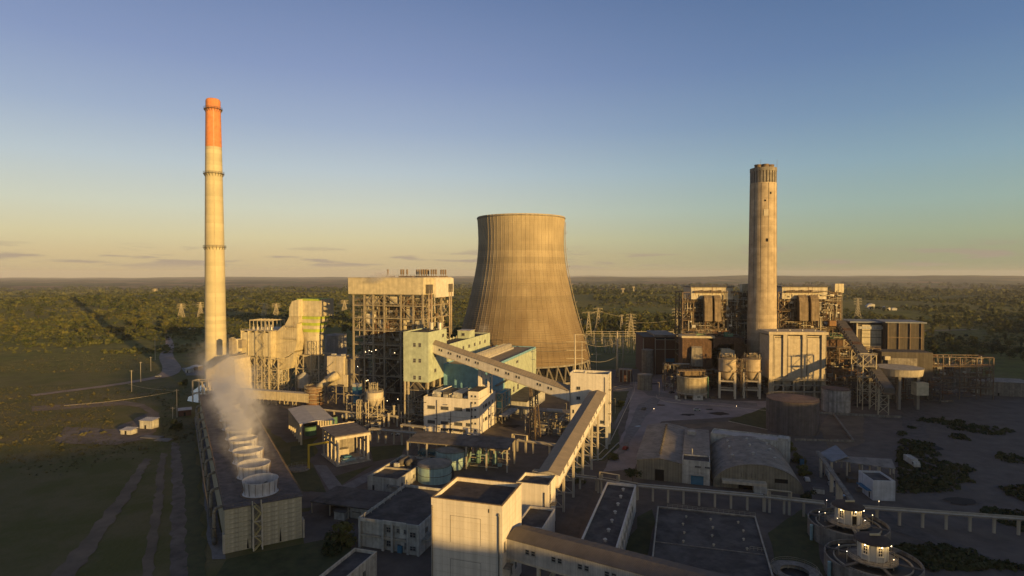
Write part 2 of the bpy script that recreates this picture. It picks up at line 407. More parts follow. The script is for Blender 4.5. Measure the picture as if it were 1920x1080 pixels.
def height(x, y):
    x = np.asarray(x, float); y = np.asarray(y, float)
    d = np.hypot(x, y)
    out = sstep(620, 1250, y + 0.30 * np.abs(x)) * (y > 0)
    h = out * (fbm(x, y, 420, 1) - .42) * 26
    h = h + out * 22 * np.exp(-((x - 330) / 420) ** 2 - ((y - 1750) / 420) ** 2)          # wooded hill right of the cooling tower
    h = h + out * 20 * np.exp(-((x + 900) / 520) ** 2 - ((y - 1500) / 500) ** 2)          # scrub hill on the left
    far = sstep(2500, 9000, d)
    h = h + far * (fbm(x, y, 2600, 5) - .45) * 60
    rim = sstep(8500, 12500, d + 900 * (vnoise(x, y, 3500, 9) - .5))
    h = h + rim * (5 + 215 * np.clip(fbm(x, y, 4200, 11, 5) - .28, 0, .45) + 22 * (vnoise(x, y, 1500, 14) - .5))
    h = h - sstep(1700, 8500, d) * (y > 0) * (52 + 42 * sstep(.35, -.5, x / np.maximum(y, 1)))      # the plain falls away, more so to the left
    # unseen hill added behind the drone towards the sun, shaped to shade the foreground
    s = x * SX + y * SY; t = x * -SY + y * SX
    crest = 64 + 5 * (vnoise(t, 0 * t, 60, 3) - .5) + 4 * (vnoise(t, 0 * t, 19, 4) - .5)
    crest = crest + 15.5 * (1 - sstep(60, 84, t)) + 7 * sstep(205, 255, t)
    h = h + crest * sstep(205, 300, s) * (1 - 0.35 * sstep(340, 800, s))
    return h - 0.02 * (d > 700)

def terrain():
    na = 720; rad = [0.0]; r = 30.0
    while r < 26000: rad.append(r); r *= 1.0 + (0.022 if 500 < r < 3500 else 0.045)
    rad = np.array(rad[1:]); ang = np.linspace(0, 2 * np.pi, na, endpoint=False)
    X = np.outer(rad, np.sin(ang)); Y = np.outer(rad, np.cos(ang)); Z = height(X, Y)
    v = np.stack([X, Y, Z], -1).reshape(-1, 3); v = np.vstack([v, [[0, 0, height(0., 0.)]]])
    nr = len(rad); i = np.arange(nr - 1)[:, None] * na; j = np.arange(na)[None]; j2 = (j + 1) % na
    q = np.stack([i + j, i + na + j, i + na + j2, i + j2], -1).reshape(-1, 4)[:, ::-1]
    c = nr * na; tri = np.stack([np.full(na, c), j[0], j2[0]], -1)[:, ::-1]
    me = bpy.data.meshes.new('terrain'); me.from_pydata(v.tolist(), [], q.tolist() + tri.tolist())
    me.polygons.foreach_set('use_smooth', [True] * len(me.polygons))
    m = bpy.data.materials.new('open_country'); m.use_nodes = True; n, l = m.node_tree.nodes, m.node_tree.links
    b = n['Principled BSDF']; b.inputs['Roughness'].default_value = 0.95; b.inputs['Specular IOR Level'].default_value = 0.1
    g = n.new('ShaderNodeNewGeometry').outputs['Position']
    def noise(s, d=6, r_=0.6):
        t = n.new('ShaderNodeTexNoise'); t.inputs['Scale'].default_value = s; t.inputs['Detail'].default_value = d; t.inputs['Roughness'].default_value = r_; l.new(g, t.inputs['Vector']); return t.outputs[0]
    def rng(x, a, b_, c_, d):
        t = n.new('ShaderNodeMapRange'); l.new(x, t.inputs[0])
        for k, q_ in enumerate((a, b_, c_, d)): t.inputs[k + 1].default_value = q_
        return t.outputs[0]
    def mixc(f, a, b_):
        t = n.new('ShaderNodeMix'); t.data_type = 'RGBA'; l.new(f, t.inputs[0])
        for x, k in ((a, 6), (b_, 7)):
            if hasattr(x, 'node'): l.new(x, t.inputs[k])
            else: t.inputs[k].default_value = (*x, 1)
        return t.outputs[2]
    grass = mixc(rng(noise(0.006), .4, .6, 0, 1), (0.125, 0.135, 0.03), (0.19, 0.16, 0.045))
    grass = mixc(rng(noise(0.09, 5), .42, .68, 0, .75), grass, (0.06, 0.066, 0.018))
    grass = mixc(rng(noise(0.021, 5), .58, .68, 0, .7), grass, (0.15, 0.115, 0.06))
    # far fields: pasture, plough, stubble and dark plantations in patches
    vo = n.new('ShaderNodeTexVoronoi'); vo.inputs['Scale'].default_value = 0.00085; l.new(g, vo.inputs['Vector'])
    vs = n.new('ShaderNodeSeparateColor'); l.new(vo.outputs['Color'], vs.inputs[0])
    fcol = n.new('ShaderNodeValToRGB'); fcol.color_ramp.interpolation = 'CONSTANT'; l.new(vs.outputs[0], fcol.inputs[0])
    fc = [(0, (.075, .10, .03)), (.22, (.13, .12, .05)), (.4, (.035, .045, .018)), (.6, (.19, .15, .085)), (.74, (.10, .11, .035)), (.87, (.16, .105, .07))]
    while len(fcol.color_ramp.elements) < 6: fcol.color_ramp.elements.new(.5)
    for e, (p, c_) in zip(fcol.color_ramp.elements, fc): e.position = p; e.color = (*c_, 1)
    far = mixc(rng(noise(0.0022, 8, .65), .47, .56, 0, .9), fcol.outputs[0], (0.035, 0.043, 0.018))
    ln = n.new('ShaderNodeVectorMath'); ln.operation = 'LENGTH'; l.new(g, ln.inputs[0])
    c_ = mixc(rng(ln.outputs['Value'], 1500, 3600, 0, 1), grass, far)
    near = mixc(rng(noise(0.05, 6), .4, .62, 0, 1), (0.10, 0.10, 0.032), (0.145, 0.122, 0.058))
    c_ = mixc(rng(ln.outputs['Value'], 480, 700, 0, 1), near, c_)
    l.new(c_, b.inputs['Base Color'])
    bp = n.new('ShaderNodeBump'); bp.inputs['Distance'].default_value = 0.5; bp.inputs['Strength'].default_value = 0.7; l.new(noise(0.6, 6), bp.inputs['Height']); l.new(bp.outputs[0], b.inputs['Normal'])
    me.materials.append(m)
    o = bpy.data.objects.new('terrain', me); col.objects.link(o); o['kind'] = 'structure'
terrain()

_lift = [0]
def patch(name, px, m, z=None, jit=0.6, world=None, rough=6.0):
    """flat ground sheet from an outline measured in the photo, with an uneven edge"""
    _lift[0] += 1; z = 0.03 + 0.005 * _lift[0] if z is None else z
    pts = world or [G(*p) for p in px]; out = []; rr = random.Random(len(out) + _lift[0])
    for a, b in zip(pts, pts[1:] + pts[:1]):
        a, b = Vector(a[:2]), Vector(b[:2]); n = max(1, int((b - a).length / rough)); d = (b - a).normalized(); nn = Vector((-d.y, d.x))
        for k in range(n):
            c = a.lerp(b, k / n) + nn * rr.uniform(-jit, jit); out.append((c.x, c.y, 0))
    b = MB(); b.add(out, [tuple(range(len(out)))])
    me = b.mesh(name, m)
    if me.polygons[0].normal.z < 0: me.flip_normals()
    return put(name, me, None, (0, 0, z), kind='structure')

# ---- ground inside the works
patch('yard', [(560, 1085), (600, 760), (660, 700), (830, 700), (1290, 690), (1700, 700), (2050, 720), (2400, 1085)], asphalt_d, jit=1.5)
patch('yard', [(425, 735), (640, 720), (700, 760), (690, 800), (540, 830), (440, 760)], asphalt_d, jit=1)
patch('dirt_ground', [(1620, 775), (1620, 830), (1560, 850), (1535, 800), (1560, 770)], dirt_m)
patch('road', [(1180, 716), (1206, 716), (1230, 690), (1275, 692), (1268, 722), (1290, 740), (1360, 752), (1450, 752), (1436, 778), (1310, 786),
               (1240, 790), (1213, 826), (1190, 880), (1130, 885), (1172, 806), (1180, 766)], asphalt, jit=.35)
patch('path', [(1150, 727), (1190, 721), (1182, 742), (1168, 775), (1152, 800), (1160, 770), (1165, 740)], pave, jit=.2)
patch('lawn', [(1150, 735), (1180, 733), (1168, 762), (1150, 795), (1147, 760)], lawn)
patch('lawn', [(1102, 800), (1160, 805), (1163, 838), (1133, 865), (1105, 864), (1075, 900), (1080, 850)], lawn)
patch('lawn', [(1365, 788), (1436, 764), (1440, 805), (1400, 808)], lawn)
patch('verge', [(1220, 800), (1365, 790), (1440, 806), (1440, 822), (1330, 800), (1230, 812)], dirt_m)
patch('lawn', [(1440, 1000), (1500, 955), (1530, 985), (1545, 1085), (1455, 1085), (1450, 1040)], lawn)
patch('lawn', [(1194, 970), (1222, 955), (1226, 980), (1212, 1050), (1165, 1040), (1192, 990)], lawn)
patch('lawn', [(525, 905), (545, 872), (590, 878), (612, 924), (565, 920)], lawn, jit=.2)
patch('lawn', [(622, 895), (700, 872), (640, 910)], lawn, jit=.2)
patch('lawn', [(693, 838), (760, 834), (752, 856), (700, 866)], lawn, jit=.2)
patch('lawn', [(545, 838), (585, 832), (590, 855), (545, 868)], lawn, jit=.2)
patch('path', [(588, 872), (612, 873), (650, 922), (620, 925)], pave, jit=.15)
patch('path', [(640, 912), (752, 856), (762, 864), (660, 918)], pave, jit=.15)
patch('path', [(612, 925), (690, 914), (690, 922), (640, 945), (560, 955), (545, 920)], asphalt_d, jit=.2)
patch('lawn', [(425, 1050), (570, 1020), (660, 1000), (665, 1050), (600, 1085), (400, 1085)], lawn, jit=1)
# ---- the left side: wet channel beside the cooling cells, spoil banks, tracks
patch('drain', [(372, 785), (385, 785), (422, 1050), (395, 1050), (383, 950)], pave, jit=.5)
patch('dirt_track', [(330, 780), (362, 785), (372, 870), (388, 1085), (345, 1085), (338, 900)], lawn, jit=1.2)
patch('dirt_track', [(322, 830), (336, 832), (345, 920), (352, 1085), (318, 1085), (322, 950)], dirt_grey, jit=.6, rough=3)
patch('dirt_track', [(300, 850), (312, 852), (306, 930), (286, 1085), (262, 1085), (288, 950)], dirt_m, jit=.6, rough=3)
patch('dirt_track', [(270, 860), (283, 862), (245, 930), (140, 1085), (95, 1085), (215, 940)], dirt_m, jit=.7, rough=3)
patch('yard', [(215, 805), (285, 770), (300, 780), (282, 822), (215, 835), (100, 830), (120, 800)], dirt_grey, jit=1)
patch('dirt_track', [(235, 752), (270, 758), (298, 775), (292, 810), (284, 812), (288, 780), (262, 764), (230, 760), (60, 772), (60, 762)], dirt_m, jit=.3)
patch('pond', [(352, 752), (362, 732), (385, 718), (392, 735), (384, 758)], water_m, jit=1)
patch('yard', [(340, 690), (384, 688), (400, 705), (350, 704)], pave, jit=.5)
# ---- the country road that comes down the hill
def ribbon(name, px, widths, m, dz=0.25):
    pts = []
    for p in px:
        g = G(*p); h = 0
        for _ in range(12): h = float(height(g.x, g.y)); g = G(p[0], p[1], h)
        pts.append(g)
    P = [];
    for i in range(len(pts) - 1):
        p0, p1, p2, p3 = pts[max(0, i - 1)], pts[i], pts[i + 1], pts[min(len(pts) - 1, i + 2)]
        for k in range(10):
            t = k / 10; P.append((0.5 * ((2 * p1) + (p2 - p0) * t + (2 * p0 - 5 * p1 + 4 * p2 - p3) * t * t + (3 * p1 - p0 - 3 * p2 + p3) * t ** 3), widths[i] * (1 - t) + widths[i + 1] * t))
    P.append((pts[-1], widths[-1])); b = MB(); vs = []; fs = []
    for i, (p, w) in enumerate(P):
        d = (P[min(i + 1, len(P) - 1)][0] - P[max(i - 1, 0)][0]); d.z = 0; d.normalize(); nn = Vector((-d.y, d.x, 0))
        for s in (1, .5, 0, -.5, -1):
            q = p + nn * w / 2 * s; vs.append((q.x, q.y, float(height(q.x, q.y)) + dz))
    for i in range(len(P) - 1):
        for k in range(4): fs.append((i * 5 + k, i * 5 + k + 1, i * 5 + k + 6, i * 5 + k + 5))
    b.add(vs, fs); me = b.mesh(name, m)
    if me.polygons[0].normal.z < 0: me.flip_normals()
    return put(name, me, None, kind='structure')
road_pale = mat('gravel_road', (0.25, 0.19, 0.155), var=0.35, scale=0.12)
ribbon('road', [(312, 628), (318, 645), (312, 668), (322, 690), (310, 704), (262, 714), (200, 724), (60, 742)], [5, 8, 12, 14, 13, 9, 8, 8], road_pale)
ribbon('road', [(1600, 632), (1690, 622), (1830, 618)], [6, 6, 6], road_pale)

# ---- trees and scrub
def crown_mesh(name, w, h, nblob, ntri, m, seed, leafsz=0.55, trunk_h=0.25):
    r = random.Random(seed); b = MB(); blobs = []
    for k in range(nblob):
        a = r.uniform(0, 6.28); rr = r.uniform(0, .62) * w / 2; z = h * r.uniform(trunk_h + .15, .82)
        blobs.append((rr * math.cos(a), rr * math.sin(a), z, w * r.uniform(.17, .28), h * r.uniform(.13, .22)))
    vs = []; fs = []
    for k in range(ntri):
        bx, by, bz, br, bh = r.choice(blobs)
        u = r.uniform(-1, 1); a = r.uniform(0, 6.28); q = math.sqrt(1 - u * u); rad = r.uniform(.6, 1.08)
        c = Vector((bx + br * q * math.cos(a) * rad, by + br * q * math.sin(a) * rad, bz + bh * u * rad)); nrm = Vector((q * math.cos(a), q * math.sin(a), u + .3)).normalized()
        nrm = (nrm + Vector((r.uniform(-.6, .6), r.uniform(-.6, .6), r.uniform(-.4, .6)))).normalized()
        t1 = nrm.orthogonal().normalized(); t2 = nrm.cross(t1); s = leafsz * r.uniform(.6, 1.5); g = r.uniform(0, 6.28); o = len(vs)
        for kk in range(3):
            t = g + kk * 2.094 + r.uniform(-.4, .4); vs.append(c + t1 * math.cos(t) * s + t2 * math.sin(t) * s)
        fs.append((o, o + 1, o + 2))
    b.add(vs, fs); return b.mesh(name, m)
def trunk_mesh(h, w, seed, n=5, r0=0.28):
    r = random.Random(seed); b = MB(); top = Vector((r.uniform(-.3, .3), r.uniform(-.3, .3), h * .45)); b.cyl((0, 0, -.3), top, r0, r0 * .65, n=7)
    for k in range(n):
        a = k * 6.28 / n + r.uniform(-.4, .4); q = Vector((math.cos(a) * w * .3, math.sin(a) * w * .3, h * r.uniform(.6, .85))); b.cyl(top - Vector((0, 0, r.uniform(0, h * .12))), q, r0 * .5, r0 * .14, n=5)
    return b.mesh('trunk', bark)
leaf_g = leaf_mat('weed_foliage', (0.05, 0.052, 0.018), (0.085, 0.075, 0.03))
leaf_s = leaf_mat('scrub_foliage', (0.042, 0.055, 0.013), (0.10, 0.098, 0.026))
TREES = [(crown_mesh('crown', 9, 11, 11, 420, leaf, 1, .62), trunk_mesh(11, 9, 1)), (crown_mesh('crown', 7, 14, 12, 420, leaf, 2, .6), trunk_mesh(14, 7, 2)),
         (crown_mesh('crown', 11, 10, 13, 480, leaf_d, 3, .65), trunk_mesh(10, 11, 3)), (crown_mesh('crown', 6, 16, 12, 420, leaf_d, 4, .58), trunk_mesh(16, 6, 4))]
BUSH = (crown_mesh('crown', 5, 3.2, 9, 620, leaf, 9, .26, 0.0), trunk_mesh(3, 4, 9, r0=.1))
BUSH2 = (crown_mesh('crown', 5, 3.2, 9, 620, leaf_d, 10, .26, 0.0), trunk_mesh(3, 4, 10, r0=.1))
def tree(loc, kind, s, label, cat='tree', name='broadleaf_tree', group=None, rz=None):
    t = thing(name, label, cat, loc, 0, group); t.rotation_euler.z = rnd.uniform(0, 6.28) if rz is None else rz
    c, k = kind; put('crown', c, t, scale=(s, s, s * rnd.uniform(.9, 1.1))); put('trunk', k, t, scale=(s, s, s)); return t

def clear_of_works(x, y):
    """1 where scrub may grow"""
    fw = y; px = 960 + F_PX * x / np.maximum(y, 1); py = HZ + 80 * F_PX / np.maximum(y, 1)
    bad = (py > 668) & (px > 395)
    bad |= (px > 880) & (px < 1270) & (py > 640)
    bad |= (px > 1250) & (py > 628) & (px < 1700) | (px > 1740) & (px < 1900) & (py > 676)
    bad |= (px > 1700) & (py > 690)
    return ~bad
def scatter(n, y0, y1, seed, dens=None, px0=-60, px1=1980):
    r = np.random.default_rng(seed); y = np.exp(r.uniform(np.log(y0), np.log(y1), n)); px = r.uniform(px0, px1, n); x = (px - 960) / F_PX * y
    k = clear_of_works(x, y)
    f = fbm(x, y, 160, 21, 5) + .18 * (fbm(x, y, 700, 31) - .5)
    if dens: k &= dens(x, y, f, r)
    return x[k], y[k], r
def clumps(name, x, y, size, hh, m, seed, tri=16):
    """many low scrub crowns as one mesh: each a loose ball of small leaf faces"""
    r = np.random.default_rng(seed); n = len(x); z = height(x, y)
    u = r.uniform(-.25, 1, (n, tri)); a = r.uniform(0, 6.283, (n, tri)); q = np.sqrt(1 - u * u); rad = r.uniform(.75, 1.05, (n, tri))
    C = np.stack([x[:, None] + size[:, None] * q * np.cos(a) * rad, y[:, None] + size[:, None] * q * np.sin(a) * rad, z[:, None] + hh[:, None] * (.4 + .6 * u * rad)], -1)
    nr = np.stack([q * np.cos(a), q * np.sin(a), u + .25], -1) + r.normal(0, .35, (n, tri, 3)); nr /= np.linalg.norm(nr, axis=-1, keepdims=True)
    t1 = np.cross(nr, [0.31, 0.52, 0.8]); t1 /= np.linalg.norm(t1, axis=-1, keepdims=True); t2 = np.cross(nr, t1)
    s = (size[:, None] * r.uniform(.42, .8, (n, tri)))[..., None]; g = r.uniform(0, 6.283, (n, tri)); V = []
    for k in range(3):
        t = g + k * 2.094; V.append(C + s * (t1 * np.cos(t)[..., None] + t2 * np.sin(t)[..., None]))
    V = np.stack(V, 2).reshape(-1, 3); nt = n * tri
    me = bpy.data.meshes.new(name); me.vertices.add(nt * 3); me.vertices.foreach_set('co', V.ravel()); me.loops.add(nt * 3); me.loops.foreach_set('vertex_index', np.arange(nt * 3, dtype=np.int32))
    me.polygons.add(nt); me.polygons.foreach_set('loop_start', np.arange(nt, dtype=np.int32) * 3); me.polygons.foreach_set('loop_total', np.full(nt, 3, dtype=np.int32)); me.update(); me.validate()
    me.materials.append(m); o = bpy.data.objects.new(name, me); col.objects.link(o); o['kind'] = 'stuff'; return o
# dense scrub over the hills
def d1(x, y, f, r):
    left = (x < -.15 * y); thr = np.where(left, .47, .42); thr = np.where((y > 1500), .50, thr); thr = np.where((y > 2600), .54, thr); thr = thr + .05 * (vnoise(x, y, 1100, 55) - .5) * 2
    return f + r.uniform(-.10, .10, len(x)) > thr
x, y, r = scatter(60000, 600, 4200, 5, d1)
sz = np.clip(y / 900, .8, 4) * r.uniform(.8, 2.5, len(x)) * np.where(r.random(len(x)) > .95, 1.9, 1)
clumps('scrub', x, y, sz, sz * r.uniform(.7, 1.2, len(x)), leaf_s, 6, 13)
x, y, r = scatter(9000, 640, 7000, 15, lambda x, y, f, r: fbm(x, y, 240, 41, 4) + r.uniform(-.05, .05, len(x)) > .56)
sz = np.clip(y / 800, 1, 7) * r.uniform(1.6, 3.6, len(x))
clumps('woodland', x, y, sz, sz * r.uniform(1.1, 1.7, len(x)), leaf_d, 7, 16)
# low rough growth left of the cooling cells and round the plant
x, y, r = scatter(42000, 225, 640, 25, lambda x, y, f, r: (960 + F_PX * x / y < 384) & (960 + F_PX * x / y > -40) & (f + r.uniform(-.1, .1, len(x)) > .52))
px_ = 960 + F_PX * x / y; py_ = HZ + 80 * F_PX / y
k = ~((np.abs(px_ - 318 - (py_ - 640) * .0) < 30) & (py_ < 720)) & ~((py_ > 700) & (py_ < 726)) & ~((px_ > 210) & (px_ < 300) & (py_ > 755) & (py_ < 830)) & ~((px_ > 335) & (py_ > 745) & (py_ < 790))
x, y = x[k], y[k]; sz = r.uniform(.2, .6, len(x)) * (1 + 1.6 * (r.random(len(x)) > .97)); clumps('rough_grass', x, y, sz, sz * .7, leaf_g, 8, 6)
# tall trees one can tell apart, behind the switchyard and along the left road
nt = 0
def belt(n, pxa, pxb, ya, yb, seed, kinds, label, group):
    global nt
    r = random.Random(seed); kl = ('rounded olive', 'tall olive', 'broad dark', 'slender dark')
    for k in range(n):
        px = r.uniform(pxa, pxb); yy = r.uniform(ya, yb); x = (px - 960) / F_PX * yy; s = r.uniform(.75, 1.35)
        kk = r.choice(kinds); t = thing('broadleaf_tree', kl[kk] + ' ' + label, 'tree', (x, yy, float(height(x, yy)) - .2), 0, group); t.rotation_euler.z = r.uniform(0, 6.28)
        put('crown', TREES[kk][0], t, scale=(s, s, s * r.uniform(.85, 1.15))); put('trunk', TREES[kk][1], t, scale=(s, s, s)); nt += 1
belt(120, 1068, 1290, 760, 960, 3, (0, 1, 2, 3), 'tree in the belt behind the switchyard pylons', 'trees behind the switchyard')
belt(55, 630, 890, 640, 830, 4, (0, 2, 2), 'tree in the wood left of the cooling tower', 'trees left of the cooling tower')
belt(70, 1565, 1960, 640, 1000, 5, (0, 2, 3), 'tree in the wood right of the old boiler houses', 'trees right of the old boilers')
belt(22, 1690, 1960, 520, 640, 8, (0, 2, 3), 'tree along the yard edge at far right', 'trees along the far right yard')
belt(50, 0, 385, 760, 1010, 6, (0, 2), 'tree in the valley belt on the left hillside', 'trees in the left valley')
tree(G(1186, 905), TREES[2], .62, 'low spreading tree beside the left gable end of the grey shed')
tree(G(1163, 762), BUSH, 1.5, 'round bush on the lawn between white transfer tower and road', 'bush', 'bush')
for i, (px, py, s, l_) in enumerate([(330, 806, 1.9, 'dark round bush at the end of the dirt track near the hut'), (1087, 905, 1.1, 'small bush under the long inclined conveyor legs'),
        (640, 1020, 2.2, 'dark bush beside the white two-storey workshop, nearest the lawn'), (622, 1035, 1.7, 'small dark bush left of the bush by the workshop'), (1497, 868, 1.4, 'bush in the row at the arched hall, farthest from camera'),
        (1507, 890, 1.4, 'bush in the row at the arched hall, middle one'), (1515, 938, 1.2, 'small bush beside the white kiosk near the pipe rack'), (1150, 862, 1.2, 'bush at the bend of the kerb near the road'),
        (345, 722, 1.7, 'yellow-green bush above the pond'), (1060, 828, 1.6, 'bush below the transformer yard beside the conveyor'), (1480, 845, 1.5, 'bush against the white annex behind the arched hall')]):
    tree(G(px, py), BUSH if i % 3 else BUSH2, s, l_, 'bush', 'bush')
# ================================================================= LARGE STRUCTURES
# ---- natural-draught cooling tower: shell with real vertical ribs and lift joints
def cooling_tower():
    c = at(977, 482); t = thing('cooling_tower', 'huge flared concrete cooling tower behind the turbine hall', 'cooling tower', c)
    def rad(z):                                # measured half widths
        Z = [13, 29, 40, 52, 63, 74, 82, 92, 101, 110, 119, 128]; Rr = [54.6, 50.8, 47.2, 43.9, 41.1, 38.7, 37.1, 35.5, 34.6, 34.3, 34.5, 35.1]
        return float(np.interp(z, Z, Rr))
    zs_ = (124.6 - 13) / 115.
    n = 68; zs = []; z = 13.0
    while z < 127.9: zs += [z, z + 0.10, z + 1.50]; z += 1.64
    zs += [128.0]; rs = np.array([rad(z) for z in zs]); k = np.ones(5) / 5; rs2 = np.convolve(np.pad(rs, 2, 'edge'), k, 'valid'); rs = rs2
    vs = []; prof = [0, .82, .9, 1.0]
    for i, z in enumerate(zs):
        lift = -0.07 if i % 3 == 0 else 0.0
        for j in range(n):
            for q, dr in ((0, 0), (.42, 0), (.88, 0), (.90, .15), (.97, .15)):
                a = 2 * math.pi * (j + q) / n; r = rs[i] + lift + dr; vs.append((r * math.cos(a), r * math.sin(a), z))
    m = n * 5; fs = []
    for i in range(len(zs) - 1):
        for j in range(m): fs.append((i * m + j, i * m + (j + 1) % m, (i + 1) * m + (j + 1) % m, (i + 1) * m + j))
    vs = [(x, y, 13 + (z - 13) * zs_) for x, y, z in vs]; b = MB(); b.add(vs, fs); b.build('shell', conc_tower, t)
    b = MB(); b.lathe([(53.6, 13.02), (50, 29), (46.4, 40), (43, 52), (40.3, 63), (37.9, 74), (35.6, 85), (33.8, 101), (33.6, 110), (34.2, 124.4)][::-1], 96); b.build('inner_shell', conc_dark, t, smooth=True)
    b = MB(); b.lathe([(34.0, 124.4), (35.6, 124.4), (35.6, 125.1), (34.0, 125.1), (34.0, 124.4)], 96); b.build('rim', conc_dark, t)
    b = MB(); b.lathe([(53.4, 12.4), (55.3, 12.4), (55.1, 13.6), (54.3, 13.6), (53.4, 12.4)], 96); b.build('ring_beam', conc_dark, t)
    for k in range(44):
        a = 2 * math.pi * k / 44
        for s in (-1, 1):
            a2 = a + s * math.pi / 44; member(t, (57.5 * math.cos(a), 57.5 * math.sin(a), 0.3), (54.4 * math.cos(a2), 54.4 * math.sin(a2), 12.6), .85, conc_dark, 'leg')
    b = MB(); b.lathe([(59, -1), (59, 1.6), (58.6, 1.6), (58.6, 0.5), (0, 0.5)], 64); b.build('basin', conc_dark, t)
    b = MB()
    for k in range(36):
        a = 2 * math.pi * k / 36; b.box(50 * math.cos(a) - .4, 50 * math.cos(a) + .4, 50 * math.sin(a) - .4, 50 * math.sin(a) + .4, 0.5, 12)
    b.lathe([(52.5, 11), (0, 11.2)], 48); b.build('fill_deck', dark, t)
    a = R(-8); prev = None; b = MB()           # ladder with rest platforms on the right flank
    for z in np.arange(14, 123, 2.2):
        r = rad(z) + 1.0; p = Vector((r * math.cos(a), r * math.sin(a), z))
        if prev: b.beam(prev, p, .7, .5)
        prev = p
    b.build('ladder', steel, t)
    for z in (30, 44, 58, 72, 86, 100, 113):
        r = rad(z) + 1.5; b = MB(); p = Vector((r * math.cos(a), r * math.sin(a), z)); b.box(p.x - 1, p.x + 1, p.y - 1.2, p.y + 1.2, z, z + .25); handrail(b, [(p.x + 1, p.y - 1.2, z + .25), (p.x + 1, p.y + 1.2, z + .25)], w=.12); b.build('platform', steel, t)
cooling_tower()

def stack(name, label, c, prof, m, bands, n=48, top=None):
    t = thing(name, label, 'chimney', c)
    for i, (z0, z1, mm, nm) in enumerate(bands):
        pr = []; z = z0
        rr = lambda z: float(np.interp(z, [p[1] for p in prof], [p[0] for p in prof]))
        while z < z1 - .05:
            pr += [(rr(z) - .05, z), (rr(z), z + .12), (rr(min(z + 2.4, z1)), min(z + 2.4, z1))]; z += 2.6
        pr.append((rr(z1), z1)); b = MB(); b.lathe(pr, n); b.build(nm, mm, t, smooth=False)
    return t, rr
c = at(405.5, 405)
t, rr = stack('tall_chimney', 'tall slender concrete chimney with orange painted top and three gallery rings', c, [(7.1, 0), (6.9, 14), (6.05, 98), (5.35, 150), (4.55, 197.2)], conc_stack,
          [(0, 165.8, conc_stack, 'shaft'), (165.8, 195.5, orange, 'orange_top')])
b = MB(); b.lathe([(4.58, 195.5), (4.62, 196.4), (4.3, 197.6), (3.7, 198.1), (3.3, 198.0), (3.2, 190)], 40); b.build('cap', orange, t, smooth=True)
for z in (191.2, 148.0, 98.5):
    r = rr(z); b = MB(); b.lathe([(r + .0, z - .1), (r + 1.1, z - .1), (r + 1.1, z), (r, z)], 40)
    for k in range(20):
        a = k * .314; ca, sa = math.cos(a), math.sin(a); b.beam(((r + 1.05) * ca, (r + 1.05) * sa, z), ((r + 1.05) * ca, (r + 1.05) * sa, z + 1.2), .08); b.beam((r * ca, r * sa, z - 1.9), ((r + 1.1) * ca, (r + 1.1) * sa, z - .2), .2)
    b.lathe([(r + 1.0, z + 1.1), (r + 1.12, z + 1.1), (r + 1.12, z + 1.22), (r + 1.0, z + 1.22)], 40); b.lathe([(r + 1.02, z + .5), (r + 1.1, z + .5), (r + 1.1, z + .6), (r + 1.02, z + .6)], 40)
    b.build('gallery', steel_d, t)
b = MB(); a_ = R(-62)
for k in range(74): z_ = 5 + k * 2.5; r_ = rr(z_) + .25; r2_ = rr(z_ + 2.5) + .25; b.beam((r_ * math.cos(a_), r_ * math.sin(a_), z_), (r2_ * math.cos(a_), r2_ * math.sin(a_), z_ + 2.5), .28)
b.build('ladder', steel_l, t)
c = at(1427.5, 425)
t, rr = stack('broad_chimney', 'broad old concrete chimney with crumbling notched top and cluster of flues', c, [(10.2, 0), (10.0, 25), (9.4, 80), (8.75, 155)], conc_stack2, [(0, 144.5, conc_stack2, 'shaft')])
b = MB(); n = 26
for k in range(n):
    a0, a1 = 2 * math.pi * (k + .0) / n, 2 * math.pi * (k + .72) / n
    p = []
    for a in (a0, (a0 + a1) / 2, a1): p.append((math.cos(a), math.sin(a)))
    vs = [(8.8 * x, 8.8 * y, 144.5) for x, y in p] + [(7.9 * x, 7.9 * y, 144.5) for x, y in p[::-1]]
    vs2 = [(x, y, 152.6) for x, y, z in vs]; b.add(vs + vs2, [(0, 1, 7, 6), (1, 2, 8, 7), (2, 3, 9, 8), (3, 4, 10, 9), (4, 5, 11, 10), (5, 0, 6, 11), (6, 7, 10, 11), (7, 8, 9, 10)])
b.build('notched_wall', conc_dark, t)
b = MB(); b.lathe([(7.95, 143), (7.95, 152)], 40); b.lathe([(7.8, 152.6), (8.95, 152.6), (8.95, 155), (7.9, 155), (7.9, 153.4), (0, 153.4)], 48); b.build('crown_ring', conc_dark, t)
for (x, y, r_) in ((-4.3, -1.5, 2.5), (0.3, 2.6, 3.0), (4.4, -1.2, 2.5), (-.2, -3.6, 2.4)):
    b = MB(); b.lathe([(r_, 150), (r_, 157), (r_ + .15, 157), (r_ + .15, 157.5), (r_ - .35, 157.5), (r_ - .35, 152)], 24, x, y); b.build('flue', steel_r, t)
for x in (-4.2, 7.2): member(t, (x, -5.5, 155), (x, -5.5, 160.5), .12, steel_d, 'lightning_rod')
b = MB()
for a in np.linspace(0, 6.28, 13)[:-1]: b.beam((rr(30) * math.cos(a) * 1.0, rr(30) * math.sin(a), 2), (8.85 * math.cos(a), 8.85 * math.sin(a), 144), .22)
b.build('conductor', steel_d, t)
for (a, z, w, h, mm) in ((-100, 121, 3, 4.5, conc_warm), (-95, 103, 1.6, 2.2, dark), (-104, 131, 1.2, 1.2, dark), (-80, 136, 1.2, 1.6, dark)):
    a = R(a); r = rr(z) + .03; b = MB(); b.box(-w / 2, w / 2, -.04, .05, 0, h); b.build('patch_repair' if mm is conc_warm else 'port', mm, t, loc=(r * math.cos(a), r * math.sin(a), z), rz=a + R(90))

